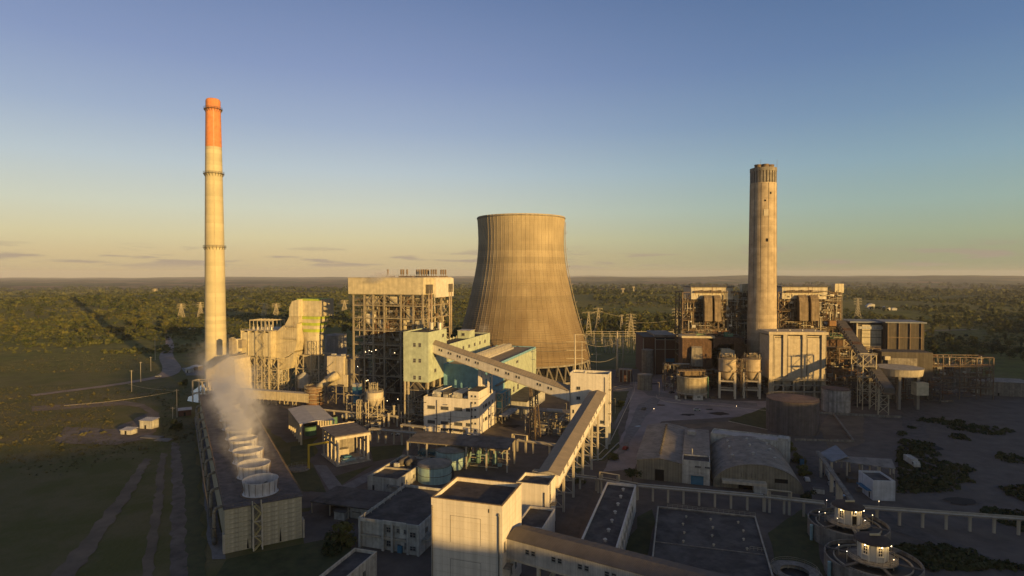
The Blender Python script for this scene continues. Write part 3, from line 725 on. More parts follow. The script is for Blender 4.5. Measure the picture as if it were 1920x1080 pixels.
# ---- steel frames
def frame(t, xs, ys, zs, m, wc=.8, wb=.5, brace=.35, seed=1, faces='fblr', skip=(), inner=False, mb=None):
    r = random.Random(seed); mb = mb or m
    n = 0
    for i, x in enumerate(xs):
        for j, y in enumerate(ys):
            edge = i in (0, len(xs) - 1) or j in (0, len(ys) - 1)
            if edge or inner: member(t, (x, y, zs[0]), (x, y, zs[-1]), wc, m, 'column')
    for z in zs[1:]:
        for j, y in enumerate(ys):
            if not (j in (0, len(ys) - 1) or inner): continue
            member(t, (xs[0] + wc / 2, y, z), (xs[-1] - wc / 2, y, z), wb * .93, mb, 'beam', d=wb)
        for i, x in enumerate(xs):
            if not (i in (0, len(xs) - 1) or inner): continue
            member(t, (x, ys[0] + wc / 2, z), (x, ys[-1] - wc / 2, z), wb * .9, mb, 'beam', d=wb * 1.04)
    for k in range(len(zs) - 1):
        for face, rng_, f in (('f', range(len(xs) - 1), lambda a, z: (xs[a], ys[0], z)), ('b', range(len(xs) - 1), lambda a, z: (xs[a], ys[-1], z)),
                              ('l', range(len(ys) - 1), lambda a, z: (xs[0], ys[a], z)), ('r', range(len(ys) - 1), lambda a, z: (xs[-1], ys[a], z))):
            if face not in faces: continue
            for a in rng_:
                if r.random() < brace:
                    z0, z1 = zs[k], zs[k + 1]; q = r.random()
                    if q < .35: member(t, f(a, z0), f(a + 1, z1), wb * .6, mb, 'brace')
                    elif q < .7: member(t, f(a + 1, z0), f(a, z1), wb * .6, mb, 'brace')
                    else: member(t, f(a, z0), f(a + 1, z1), wb * .55, mb, 'brace'); member(t, f(a + 1, z0), f(a, z1), wb * .5, mb, 'brace')
def clutter(t, x0, x1, y0, y1, z0, z1, n, mats, seed, pr=(.12, .5), floors=(), vert=.5, name='pipework'):
    r = random.Random(seed); bs = [MB() for _ in mats]
    for k in range(n):
        b = r.choice(bs); x, y, z = r.uniform(x0, x1), r.uniform(y0, y1), r.uniform(z0, z1); q = r.random(); rr_ = r.uniform(*pr)
        if q < vert * .7: b.cyl((x, y, z), (x, y, min(z1, z + r.uniform(3, 14))), rr_, n=7)
        elif q < .62: b.cyl((x, y, z), (min(x1, x + r.uniform(3, 14)), y, z), rr_, n=7)
        elif q < .74: b.cyl((x, y, z), (x, min(y1, y + r.uniform(3, 12)), z), rr_, n=7)
        elif q < .9: s = r.uniform(.5, 2.2); b.box(x, min(x + s * 1.4, x1), y, min(y + s, y1), z, min(z + s, z1))
        else: b.beam((x, y, z), (min(x + r.uniform(2, 6), x1), y, max(z0, min(z1, z + r.uniform(-5, 5)))), rr_)
    for b, m in zip(bs, mats): b.build(name, m, t, kind='stuff')
def floors(t, x0, x1, y0, y1, zs, m, seed=1, holes=.3, n=6, rail=True):
    r = random.Random(seed)
    for z in zs:
        b = MB()
        for k in range(n):
            if r.random() < holes: continue
            a, c_ = x0 + (x1 - x0) * k / n, x0 + (x1 - x0) * (k + 1) / n; b.box(a, c_, y0, y0 + (y1 - y0) * r.uniform(.3, 1), z, z + .12)
        if rail:
            handrail(b, [(x0, y0, z + .12), (x1, y0, z + .12)], w=.1); handrail(b, [(x1, y0, z + .12), (x1, y1, z + .12)], w=.1)
        b.build('walkway', m, t)
def stairs(t, x0, x1, y, y1, zs, m, name='stair'):
    for k in range(len(zs) - 1):
        b = MB(); a, c_ = (x0, x1) if k % 2 == 0 else (x1, x0); z0, z1 = zs[k], zs[k + 1]
        for yy in (y, y1): b.beam((a, yy, z0), (c_, yy, z1), .12, .3); b.beam((a, yy, z0 + 1.1), (c_, yy, z1 + 1.1), .07)
        n = 10
        for i in range(n): f = (i + .5) / n; b.box(min(a + (c_ - a) * f, 1e9) - .14, a + (c_ - a) * f + .14, y, y1, z0 + (z1 - z0) * f, z0 + (z1 - z0) * f + .05)
        b.box(c_ - .5, c_ + .5, y, y1, z1, z1 + .06); b.build(name, m, t)

# ---- the new boiler house: open steel frame under a big pale roof casing
p0 = at(654, 361); W, D = 50.0, 41.0
t = boiler = thing('boiler_house', 'tall open steel boiler structure under a pale box roof, left of the cooling tower', 'boiler house', p0, GB)
xs = [3, 10.5, 16.5, 24, 35, 43, 49.2]; ys = [1, 13, 27, 40]; zs = [0, 10, 19.5, 30, 38, 46.5, 54, 61.5, 68.3]
frame(t, xs, ys, zs, steel, .85, .6, .55, 11)
b = MB(); b.box(0, W, 0, D, 68.4, 78.1); b.build('roof_casing', cream_clad, t)
b = MB(); b.box(-.3, W + .3, -.3, D + .3, 78.1, 78.45); b.build('roof', roof_pale, t)
b = MB(); b.box(W + .02, W + 1.4, 14, 41.3, 66.2, 77.9); b.build('side_casing', white_clad, t)
for y0_ in (3, 33):
    b = MB(); b.box(W + .03, W + 1.9, y0_, y0_ + 6, 69.0, 74.2); b.build('louvre_box', steel_d, t)
    for k in (0, 3.2): b = MB(); b.cyl((W + 1.6, y0_ + 1 + k, 42), (W + 1.6, y0_ + 1 + k, 71), .42, n=10); b.build('steam_pipe', mat('pipe_lagging', (0.42, 0.345, 0.26), rust=.4, rough=.5, streak=.5, var=.4), t, smooth=True)
for x_, y_, k_ in [(23, 10, 1), (31, 12, 2), (39.5, 26, 3), (35, 12, 0), (44, 14, 3), (46.5, 22, 3), (48, 33, 3), (37.6, 20, 3)]:
    b = MB(); b.box(x_ - 2.6, x_ + 2.6, y_ - 1.2, y_ + 1.2, 78.5, 79.2)
    for q in range(max(1, k_)): b.cyl((x_ - 1.6 + q * 1.5, y_, 79.2), (x_ - 1.6 + q * 1.5, y_, 80.2), .2, n=8); b.cyl((x_ - 1.6 + q * 1.5, y_, 80.2), (x_ - 1.6 + q * 1.5, y_, 83.2), .55, n=10)
    b.build('silencer', steel_r, t)
handr = MB(); handrail(handr, [(20, 6, 78.5), (49.5, 6, 78.5)], 1.3, 2.5, .12); handr.build('roof_railing', steel_d, t)
# furnace, drums and back passes inside the frame
b = MB(); b.box(12, 34, 8, 24, 24, 66); b.build('furnace_wall', mat('insulation_cladding', (0.30, 0.25, 0.175), streak=.4, var=.35, corr=1.3, corr_str=.3, rust=.35), t)
b = MB(); b.prism([(15, 24), (31, 24), (26, 14), (20, 14)], 9, 23); b.build('ash_hopper', steel_d, t)
for (x0_, x1_, z0_, z1_, m_) in [(10.8, 14.5, 62, 66.8, cream_clad), (11, 16.2, 50.5, 56.4, white_clad), (16.5, 19.3, 62.3, 67, cream_clad), (27, 33, 62.5, 67, cream_clad), (38, 42, 52, 61, duct_m), (44, 48, 47, 53, cream_clad), (20, 22, 47, 53, alu), (31, 33.6, 55.5, 60, steel_r), (36, 37.4, 47, 53, cream_clad)]:
    b = MB(); b.box(x0_, x1_, 2.2, 6.5, z0_, z1_); b.build('casing_panel', m_, t)
clutter(t, 4, 49, 1.6, 7.5, 40, 67, 420, [steel_r, steel_l, alu, steel_d, rusty], 12, (.08, .32))
clutter(t, 42, 49, 8, 39, 40, 67, 160, [steel_r, steel_l, alu], 13, (.1, .45))
clutter(t, 4, 49, 2, 7.5, 2, 39, 330, [steel, steel_d, alu, steel_d, steel_r], 14, (.1, .4))
floors(t, 3, 49.2, .6, 8, [z + .35 for z in zs[3:-1]] + [42.3, 50.2, 57.8, 64.6], steel, 15, .35, 9)
for (x_, z_) in [(14, 34.5), (18.5, 35), (11.5, 33.6), (31, 33.8), (38.5, 33.6), (6, 24.6), (13, 16.6), (12, 16.2), (38, 14), (26, 5), (15.6, 34), (33, 6.5)]:
    b = MB(); b.box(-.16, .16, -.1, .1, -.1, .1); b.build('work_light', lamp_m, t, loc=(x_, .45, z_))
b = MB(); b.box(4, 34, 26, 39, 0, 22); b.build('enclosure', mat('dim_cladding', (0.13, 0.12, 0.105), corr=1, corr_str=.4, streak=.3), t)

# ---- pale green coal bunker tower on steel legs
p = G(757, 795); W = span(p, 107.5, 805.6 - (757 - 753.5)) ; W = 14.6; D = 23.8; Z0, Z1 = 23.0, 49.6
t = thing('bunker_tower', 'pale green clad tower on steel legs where the upper conveyor ends', 'tower', p, GB)
block(t, W, D, Z1 - .6, green_clad, par=.6, z0=Z0)
for x_ in (.6, 2.6, W - .6):
    for y_ in (.6, 8, 16, D - .6): member(t, (x_, y_, 0), (x_, y_, Z0 - .01), .85, steel_l, 'leg')
for z_ in (5.5, 12.5, 18.5):
    for y_ in (.6, D - .6): member(t, (.9, y_, z_), (W - .9, y_, z_), .45, steel, 'beam')
    for x_ in (.6, W - .6): member(t, (x_, 1, z_), (x_, D - 1, z_), .45, steel, 'beam')
for a, c_ in (((2.6, .6, 18.7), (6.5, .6, 22.9)), ((12.6, .6, 18.7), (8.2, .6, 22.9)), ((2.6, .6, 12.7), (W - .6, .6, 18.3)), ((W - .6, .6, 5.7), (2.6, .6, 12.3)), ((2.6, .6, .2), (W - .6, .6, 5.3)),
              ((W - .6, .6, 12.7), (W - .6, 8, 18.3)), ((W - .6, 16, 12.7), (W - .6, 8, 18.3)), ((W - .6, 8, 5.7), (W - .6, 16, 12.3))): member(t, a, c_, .34, steel, 'brace')
for zz in (43.0 - 4.0, 43.0 - 11.0, 43.0 - 19.3): pass
for (x_) in (5.8, 8.9):
    for z_ in (41.7, 33.4, 23.6 + .7): window(t, 'front', x_, z_, 1.5, 2.1, nx=2, nz=2)
for y_, z_ in ((7.2, 35.6), (7.2, 27.3), (17.5, 45.3)): window(t, 'right', y_, z_, 2.7, 1.9, W=W, nx=3, nz=1)
for x_, y_ in ((9.5, 17), (13.0, 22)):
    pass
for x_ in (7.3, 12.3): b = MB(); b.cyl((x_, 19.5, Z1 - .6), (x_, 19.5, Z1 + 3.2), 1.25, n=18); b.cyl((x_, 19.5, Z1 + 3.2), (x_, 19.5, Z1 + 3.6), 1.4, n=18); b.build('roof_vent', alu, t, smooth=False)
b = MB()
for k in range(10): x_ = rnd.uniform(2, 13); y_ = rnd.uniform(14, 22); b.box(x_, x_ + .8, y_, y_ + .8, Z1 - .6, Z1 + rnd.uniform(0, .9))
b.build('roof_unit', steel_d, t)
b = MB(); b.prism([(3, 23), (12, 23), (9, 14), (6, 14)], 3, 20); b.build('bunker_hopper', steel_d, t)
clutter(t, 1, 14, 2, 22, 1, 12, 50, [steel, alu, steel_d], 16)

# ---- deaerator bay, a long pale green block with penthouse behind the bunker tower
p = Vector((-36.4, 339.5, 0)); t = thing('deaerator_bay', 'long pale green block with rooftop penthouse between bunker tower and cooling tower', 'building', (p.x - 12 * .954, p.y + 12 * .3, 0), GB)
block(t, 12, 71, 39.6, green_clad, par=.7)
for k in range(7):
    if k in (0, 1, 2, 3, 4, 5): window(t, 'right', 12 + 9.5 * k, 34.6, 2.8, 2.1, W=12, nx=3)
b = MB(); b.box(2, 10, 38, 47, 39.6, 44.4); ph = b.build('penthouse', green_clad, t); window(ph, 'front', 0, 0, 0.01, 0.01) if False else None
put('window', win_mesh(2.2, 1.9, 2, 1), t, (4.6, 37.99, 41.2)); b = MB(); b.box(1.7, 10.3, 37.7, 47.3, 44.4, 44.7); b.build('penthouse_roof', roof_pale, t)
b = MB()
for k in range(14): b.cyl((1.2, 3 + k * 5, 39.6), (1.2, 3 + k * 5, 41.2), .3, n=8)
b.build('vent_pipe', steel_l, t, kind='stuff')

# ---- turbine hall
p = Vector((-11, 324, 0)); W, D, H = 28.5, 91.0, 30.4; o_ = Vector((p.x - W * .954, p.y + W * .3, 0))
t = thing('turbine_hall', 'teal clad turbine hall with long ridge vent, under the upper conveyor', 'hall', o_, GB)
block(t, W, D, H - .5, teal_clad, roof_tan, par=.5, names=('wall', 'roof'))
b = MB(); b.box(W + .004, W + .35, 22, D, 7.5, H - 1.2); b.build('sunlit_cladding', green_clad, t)  # sunlit stretch of the teal wall, its light painted as greener cladding
b = MB(); b.cyl((13, 8, H + .6), (13, D - 12, H + .6), 2.5, n=20); b.build('ridge_vent', mat('pale_ribbed_vent', (0.52, 0.47, 0.40), var=.15, rough=.5), t, smooth=True)
b = MB()
for k in range(34): b.box(10.0, 16.0, 9 + k * 2, 9.25 + k * 2, H - .49, H + 3.2 if k % 2 else H + 3.1)
b.build('vent_rib', roof_pale, t)
b = MB()
for x_ in (10, 16): b.box(x_ - .25, x_ + .25, 7.5, D - 11.5, H - .495, H + .6)
b.build('vent_kerb', roof_pale, t)
b = MB(); b.box(W + .36, W + 2.2, 4, 30, 18.7, 19.0); handrail(b, [(W + 2.1, 4, 19), (W + 2.1, 30, 19)], w=.1); b.build('side_walkway', steel, t)
for y_ in (28, 37, 46, 60, 72): window(t, 'right', y_, 9.0, 3.4, 3.2, W=W + .35, nx=3, nz=2)
window(t, 'right', 44, 25.5, 4.5, 1.6, W=W + .35, nx=4)
b = MB(); b.box(W + .36, W + 14, 20, 62, 0, 7.4); b.build('annex_wall', white_w, t); b = MB(); b.box(W + .36, W + 14.3, 19.7, 62.3, 7.41, 7.8); b.build('annex_roof', bitumen, t)

# ---- white laboratory / switch building
pc = G(897.5, 816.7); pl_w = 33.0; D = 25.6; H = 17.9
pl_w = -span(Vector((pc.x, pc.y, 10)), 107.5, 794.6)
o_ = Vector((pc.x - pl_w * .954, pc.y + pl_w * .3, 0))
t = lab = thing('laboratory_building', 'white four-storey building with strip windows in front of the teal hall', 'building', o_, GB); LW = pl_w
block(t, LW, D, H - .7, white, par=.7); coping(t, LW, D, H, conc_dark)
sx = LW - 5.6
b = MB(); b.box(sx, LW + .02, -.02, 13, H + .13, H + 4.0); b.build('stair_tower', white, t); b = MB(); b.box(sx - .1, LW + .15, -.15, 13.1, H + 4.0, H + 4.15); b.build('stair_tower_roof', bitumen, t)
for z_ in (15.7, 12.3, 8.8, 5.4, 1.9, 19.0):
    for dx in (1.4, 3.3): window(t, 'front', sx + dx, z_, 1.05, .95, nx=1)
for z_, in ((11.6,), (4.1,)):
    for x_, w_ in ((2.1, 4.2), (9.5, 4.3), (16.9, 4.4), (23.2, 2.3)): window(t, 'front', x_, z_, w_, 1.75, nx=6 if w_ > 3 else 3, nz=1)
for x_, w_ in ((9.5, 4.0), (14.0, 2.0), (20, 3)): window(t, 'front', x_, .9, w_, 1.4, nx=4)
for z_ in (12.2, 5.3):
    for y_, w_ in ((6.2, 1.3), (8.6, 4.0), (14, 2.8), (20, 1.2)): window(t, 'right', y_, z_, w_, 1.7, W=LW, nx=2)
for y_, z_ in ((7.5, 9.3), (15, 9.6)): window(t, 'right', y_, z_, .8, .8, W=LW, nx=1)
for x_ in (7.4, 15.0, 26.2): member(t, (x_, -.28, .1), (x_, -.28, H - 1.5 if x_ != 15 else 11), .22, steel_d, 'downpipe')
for x_, z_ in ((1.4, 14.8), (13.2, 14.4), (7.2, 7.0), (14.6, 7.2), (9.2, 4.0), (6.5, 2.7), (9, 2.7), (15.5, 4.7)):
    b = MB(); b.beam((x_, 0, z_), (x_, -1.0, z_ + .2), .1); b.box(x_ - .5, x_ + .5, -1.5, -.9, z_, z_ + .25); b.build('wall_lamp', steel_d, t)
b = MB(); b.box(-.05, LW + .05, -.12, -.004, 8.3, 8.5); b.build('string_course', conc_warm, t)
# rooftop plant: louvred screens and boxes
for k, (x_, w_) in enumerate(((4, 4.5), (9.5, 4.5), (15.2, 5), (21, 5))):
    b = MB(); b.prism([(x_, H - .6), (x_ + w_, H - .6), (x_ + w_, H + 1.9), (x_, H + 2.4)], 2.5, 14); b.build('roof_plant', (white_w, steel_d, alu, steel_d)[k], t)
b = MB()
for k in range(30): x_ = rnd.uniform(3, 25); y_ = rnd.uniform(1.2, 2.3); b.box(x_, x_ + rnd.uniform(.4, 1.4), y_, y_ + .9, H - .69, H + rnd.uniform(0, 1.3))
b.build('air_conditioner', alu, t, kind='stuff')
for x_ in (4.0, 13.3): b = MB(); b.beam((x_, 1.5, H + 1.3), (x_ + 5, 15, H + 3), .5, .35); b.build('roof_duct', white, t)
# concrete trestle that carries the upper conveyor
b = MB(); zc = 31.6; yy = 14.5; xx = LW - 4.6
for x_, w_ in ((xx, 1.7), (xx + 4.6, .9)):
    member(t, (x_, yy, H - .5), (x_, yy, zc), w_, white, 'trestle_post', d=w_); member(t, (x_, yy + 5.5, H - .5), (x_, yy + 5.5, zc), w_ * .8, white, 'trestle_post')
for z_ in (H + 3.6, H + 8.4): member(t, (xx + .9, yy, z_), (xx + 4.1, yy, z_), .7, white, 'trestle_beam'); member(t, (xx + .9, yy + 5.5, z_), (xx + 4.1, yy + 5.5, z_), .7, white, 'trestle_beam')
# blue and pale framed stair front on the right flank
t2 = thing('pipe_stair_frame', 'pale steel frame with blue panels on the right end of the white laboratory building', 'steel frame', (pc.x + .3 * D + .3, pc.y + .954 * D + .5, 0), GB)
frame(t2, [0, 3.5], [0, 5, 10, 15], [0, 4, 8, 12, 16], steel_l, .5, .35, .8, 17, 'fr')
b = MB(); b.box(.3, 3.2, .4, 14.6, 8.2, 15.8); b.build('blue_panel', mat('blue_panel_paint', (0.10, 0.30, 0.38), corr=.8, corr_str=.3), t2)
b = MB(); b.box(3.9, 8.5, -6, 13, 5.2, 5.9); b.build('canopy', white_w, t2)

# ---- transfer tower (white, on legs)
pc = at(1140, 272); Wt = -span(Vector((pc.x, pc.y, 30)), 107.5, 1068.5); o_ = Vector((pc.x - Wt * .954, pc.y + Wt * .3, 0)); Dt = 9.5
t = thing('transfer_tower', 'white transfer tower where the long and the upper conveyors meet', 'tower', o_, GB)
block(t, Wt, Dt, 33.3, white, par=1.0, z0=10.2); coping(t, Wt, Dt, 34.3, white)
for x_ in (.7, 9, Wt - .7):
    for y_ in (.7, Dt - .7): member(t, (x_, y_, 0), (x_, y_, 10.19), 1.1 if x_ > 9.5 else .8, white_w, 'leg')
for z_, m_ in ((5, steel_l),):
    for y_ in (.7, Dt - .7): member(t, (1.1, y_, z_), (Wt - 1.1, y_, z_), .4, m_, 'beam')
member(t, (9, .7, 5), (Wt - .7, .7, 10), .3, steel_l, 'brace'); member(t, (9, .7, 5), (Wt - .7, .7, .5), .3, steel_l, 'brace')
for x_, z_ in ((3.1, 26.6), (3.1, 22.0), (14.2, 11.6)): window(t, 'front', x_, z_, 1.8, 1.5, nx=2)
window(t, 'front', 1.2, 15.6, .9, 1.6, nx=1)
for y_, z_ in ((2, 13), (2, 20)): window(t, 'right', y_, z_, 2, 1.8, W=Wt)
for x_ in (.35, Wt - 1.5): member(t, (x_, -.2, 11), (x_, -.2, 33), .2, conc_dark, 'downpipe')
b = MB()
for k in range(42): b.box(Wt + .12, Wt + .9, .6, .66 + .1, 11.5 + .55 * k, 11.6 + .55 * k)
for y_ in (.4, .9): b.beam((Wt + .5, y_, 11), (Wt + .5, y_, 35), .12)
b.build('caged_ladder', steel, t)
for z_ in (21, 16, 27): b = MB(); b.box(Wt + .01, Wt + 1.4, .2, 2, z_, z_ + .2); handrail(b, [(Wt + 1.3, .2, z_ + .2), (Wt + 1.3, 2, z_ + .2)], step=1); b.build('ladder_landing', steel, t)
b = MB(); b.cyl((6.8, 2, 33.3), (6.8, 2, 35.2), .75, n=12); b.build('roof_cowl', alu, t)

# ---- conveyor galleries
def gallery(name, label, p0, p1, w, h, m_wall, m_roof, wins=(), rise=1.3, legs=(), over=.35, winm=None, leg_m=None, panel=None, side=1):
    """p0, p1: bottom centre line ends; local x runs from p0 to p1, local -y faces the viewer's side"""
    p0, p1 = Vector(p0), Vector(p1); d = p1 - p0; L = math.hypot(d.x, d.y); rz = math.degrees(math.atan2(d.y, d.x)); s = d.z / L
    t = thing(name, label, 'conveyor', (p0.x, p0.y, 0), rz); z0 = p0.z
    Z = lambda x, dz: z0 + s * x + dz
    b = MB(); b.hexa([(0, -w / 2, Z(0, 0)), (L, -w / 2, Z(L, 0)), (L, w / 2, Z(L, 0)), (0, w / 2, Z(0, 0)), (0, -w / 2, Z(0, h)), (L, -w / 2, Z(L, h)), (L, w / 2, Z(L, h)), (0, w / 2, Z(0, h))]); b.build('gallery_wall', m_wall, t)
    o = over; n = max(2, int(L / 1.0)); b = MB()
    for sgn in (-1, 1):                        # roof laid as overlapping ribbed sheets
        for k in range(n):
            xa, xb = L * k / n, L * (k + 1) / n; lift = .015 * (k % 2)
            y_e = sgn * (w / 2 + o)
            q = [(xa, y_e, Z(xa, h - .15 + lift)), (xb, y_e, Z(xb, h - .15 + lift)), (xb, sgn * .002, Z(xb, h + rise + lift)), (xa, sgn * .002, Z(xa, h + rise + lift))]
            q2 = [(x, y, z + .12) for x, y, z in q]
            if sgn > 0: q, q2 = q[::-1], q2[::-1]
            b.hexa(q + q2)
    b.build('roof', m_roof, t)
    for x in (0, L): b = MB(); b.add([(x, -w / 2, Z(x, h)), (x, w / 2, Z(x, h)), (x, 0, Z(x, h + rise - .05))], [(0, 1, 2), (2, 1, 0)]); b.build('gable', m_wall, t)
    b = MB(); b.hexa([(0, -w / 2 - .12, Z(0, -.45)), (L, -w / 2 - .12, Z(L, -.45)), (L, w / 2 + .12, Z(L, -.45)), (0, w / 2 + .12, Z(0, -.45)), (0, -w / 2 - .12, Z(0, -.005)), (L, -w / 2 - .12, Z(L, -.005)), (L, w / 2 + .12, Z(L, -.005)), (0, w / 2 + .12, Z(0, -.005))]); b.build('floor_girder', conc_warm, t)
    me = winm or win_mesh(1.0, 1.15, 1, 1, dark if False else frame_m, glass)
    for x, dx in wins:
        for q in (0, dx):
            if q is None: continue
            xx = x + (q or 0); o_ = put('window', me, t, (xx, -w / 2 - .003, Z(xx, h * .42)))
    for x, zb, kind in legs:
        zt = Z(x, -.46); lm = leg_m or steel_l
        for y in (-w / 2 + .4, w / 2 - .4): member(t, (x, y, 0 if zb is None else zb), (x, y, zt), .75 if kind == 'c' else .5, lm, 'leg')
        if kind in 'cx':
            k = 0; zz = 1.5 if zb is None else zb
            while zz + 4.5 < zt:
                member(t, (x, -w / 2 + .8, zz), (x, w / 2 - .8, zz), .35, lm, 'cross_beam'); member(t, (x, -w / 2 + .5, zz), (x, w / 2 - .5, zz + 4.5), .22, lm, 'brace'); zz += 4.5
        if kind == 't':                        # four-legged lattice trestle
            for y in (-w / 2 + .4, w / 2 - .4): member(t, (x + 3, y, 0), (x + .8, y, zt), .4, lm, 'leg')
            zz = 0
            while zz + 3.5 < zt:
                for y in (-w / 2 + .4, w / 2 - .4): f0, f1 = 3 - 2.2 * zz / zt, 3 - 2.2 * (zz + 3.5) / zt; member(t, (x, y, zz), (x + f1, y, zz + 3.5), .22, lm, 'brace'); member(t, (x + f0, y, zz), (x, y, zz + 3.5), .22, lm, 'brace'); member(t, (x, y, zz + 3.5), (x + f1, y, zz + 3.5), .22, lm, 'brace')
                member(t, (x, -w / 2 + .5, zz + 3.5), (x, w / 2 - .5, zz + 3.5), .22, lm, 'cross_beam'); zz += 3.5
    return t
# upper conveyor: bunker tower to transfer tower. measured front wall foot line
a = Vector((-43.0, 319.5, 38.6)); c_ = at(1067.5, 277.5, 21.2); w = 6.2
nrm = Vector((-(c_.y - a.y), c_.x - a.x, 0)).normalized(); a2 = a + nrm * w / 2; c2 = c_ + nrm * w / 2
L2 = (Vector((c2.x, c2.y)) - Vector((a2.x, a2.y))).length
def frac(px):                                 # fraction along the front face seen at a column
    u = (px - 960) / F_PX; return (a.x - u * a.y) / (u * (c_.y - a.y) - (c_.x - a.x))
wins = [(frac(px) * L2 + .2, 1.5) for px in (821.5, 838.5, 855.5, 872.5, 889.5, 927, 946.5, 966, 1005.5, 1026)]
gallery('conveyor_gallery', 'upper inclined white conveyor from the transfer tower to the pale green tower', a2, c2, w, 4.6, white, roof_tan, wins, 1.5, [(frac(993) * L2, None, 't'), (frac(908) * L2 + 90, None, 't')][:1], leg_m=steel_r)
# long lower conveyor
a = at(1028, 193.0, 11.4); c_ = at(1120.5, 270.5, 22.9)
dv = Vector((c_.x - a.x, c_.y - a.y)); L1 = dv.length; dn = dv.normalized(); w1 = 6.9
fa = Vector((a.x + dn.y * w1 / 2, a.y - dn.x * w1 / 2)); fc = fa + dv
def frac1(px): u = (px - 960) / F_PX; return (fa.x - u * fa.y) / (u * (fc.y - fa.y) - (fc.x - fa.x))
wl_ = [(frac1(px) * L1, px) for px in (1057, 1064.5, 1076.5, 1083, 1089, 1094.5, 1105, 1110, 1114, 1118.5, 1126.5, 1130.5)]
gallery('conveyor_gallery', 'long inclined conveyor with ribbed tan roof rising from the square turret to the transfer tower', a, c_, w1, 3.6, white, roof_tan, [(x, None) for x, _ in wl_], 1.05,
        [(L1 * f, None, 'c') for f in (.1, .27, .46, .66, .82)], over=.45, winm=win_mesh(1.1, 1.2, 1, 1), leg_m=conc_warm)
# near conveyor leaving the frame at the bottom right
a = G(950.7, 1045, 10.0); dirv = Vector((math.cos(R(-31)), math.sin(R(-31)), 0)); w3 = 8.6; nrm = Vector((-dirv.y, dirv.x, 0)); a3 = a + nrm * w3 / 2 + dirv * -.3; c3 = a3 + dirv * 75
W3 = win_mesh(1.15, 1.25, 1, 2)
def frac3(px): u = (px - 960) / F_PX; return (a.x - u * (a.y + .3)) / (u * dirv.y - dirv.x)
gallery('conveyor_gallery', 'nearest conveyor gallery with ribbed white side, leaving the picture at lower right', a3, c3, w3, 4.9, mat('ribbed_white_cladding', (0.47, 0.44, 0.41), corr=.42, corr_str=.6, streak=.2), mat('ribbed_dark_roof', (0.125, 0.11, 0.10), corr=.5, corr_str=.5, var=.2, streak=.1),
        [(frac3(px), 1.65) for px in (987, 1036.5, 1086.5, 1137.5, 1188.5)] , .9, [(9, None, 'c'), (24, None, 'c'), (42, None, 'c')], winm=W3, leg_m=conc_warm)

# ---- foreground white tower
Hn = 24.0; q = G(941.7, 949.3, Hn); Wn = -span(Vector((q.x, q.y, Hn)), 107.5, 808.5); Dn = 16.4; o_ = Vector((q.x - Wn * .954, q.y + Wn * .3, 0))
t = near_tower = thing('transfer_house', 'big square white tower with flat dark roof in the centre foreground', 'tower', o_, GB)
wh2 = mat('cream_render', (0.66, 0.61, 0.54), streak=.26, var=.08, dirt=(0.45, 0.38, 0.28), dirtamt=.3, scale=.2)
block(t, Wn, Dn, Hn - 1.1, wh2, par=1.1, th=.35); coping(t, Wn, Dn, Hn, mat('stained_coping', (0.33, 0.24, 0.13), var=.5, scale=1.2, streak=.3), th=.5)
for (x0_, x1_, z0_, z1_) in ((5.2, 13.3, 13.5, 20.2), (5.2, 13.3, -.0, 9.3)):      # sealed openings, slightly recessed outline
    b = MB(); 
    for s_ in ((x0_, x1_, z1_ - .07, z1_), (x0_, x0_ + .07, z0_, z1_), (x1_ - .07, x1_, z0_, z1_)): b.box(s_[0], s_[1], -.05, -.003, s_[2], s_[3])
    b.build('blocked_opening', conc_dark, t)
for x_ in (.35, Wn - .8):
    member(t, (x_, -.22, 0), (x_, -.22, 21.6), .22, conc_dark if x_ < 1 else steel_d, 'downpipe'); b = MB(); b.cyl((x_, -.25, 21.6), (x_, -.25, 22.2), .3, .15, n=8); b.build('pipe_head', conc_dark, t)
b = MB(); b.box(Wn - 3.6, Wn - 3.35, -.05, -.003, 22, 22.9); b.build('roof_outlet', dark, t)
for z_ in (11.2,): b = MB(); b.box(0, Wn, -.03, -.003, z_, z_ + .06); b.build('floor_joint', conc_warm, t)
for k in range(12):                             # construction joints
    z_ = 1.9 + k * 1.9
    if abs(z_ - 11.2) > .5: member(t, (.02, -.012, z_), (Wn - .02, -.012, z_), .022, conc_warm, 'joint', d=.03); member(t, (Wn + .012, .02, z_), (Wn + .012, Dn - .02, z_), .03, conc_warm, 'joint', d=.022)
for x_ in (3.1, 15.6): member(t, (x_, -.014, .1), (x_, -.014, Hn - .2), .04, conc_warm, 'joint', d=.025)
for y_ in (5.4, 10.9): member(t, (Wn + .014, y_, .1), (Wn + .014, y_, Hn - .2), .025, conc_warm, 'joint', d=.04)
window(t, 'right', 1.2, 12.2, 1.1, 2.4, W=Wn, nx=2)
b = MB(); b.box(Wn + .01, Wn + 1.7, .6, 3.5, 8.3, 8.6); b.build('door_hood', conc_dark, t)
for y_ in (6.5, 10.5): window(t, 'right', y_, 4, 1.2, 2.4, W=Wn)
b = MB(); b.box(.36, Wn - .36, .36, Dn - .36, Hn - 1.09, Hn - 1.04); b.build('roof_felt', mat('old_felt', (0.06, 0.048, 0.042), var=.5, scale=.3, dirt=(0.12, .1, .08), dirtamt=.5), t)
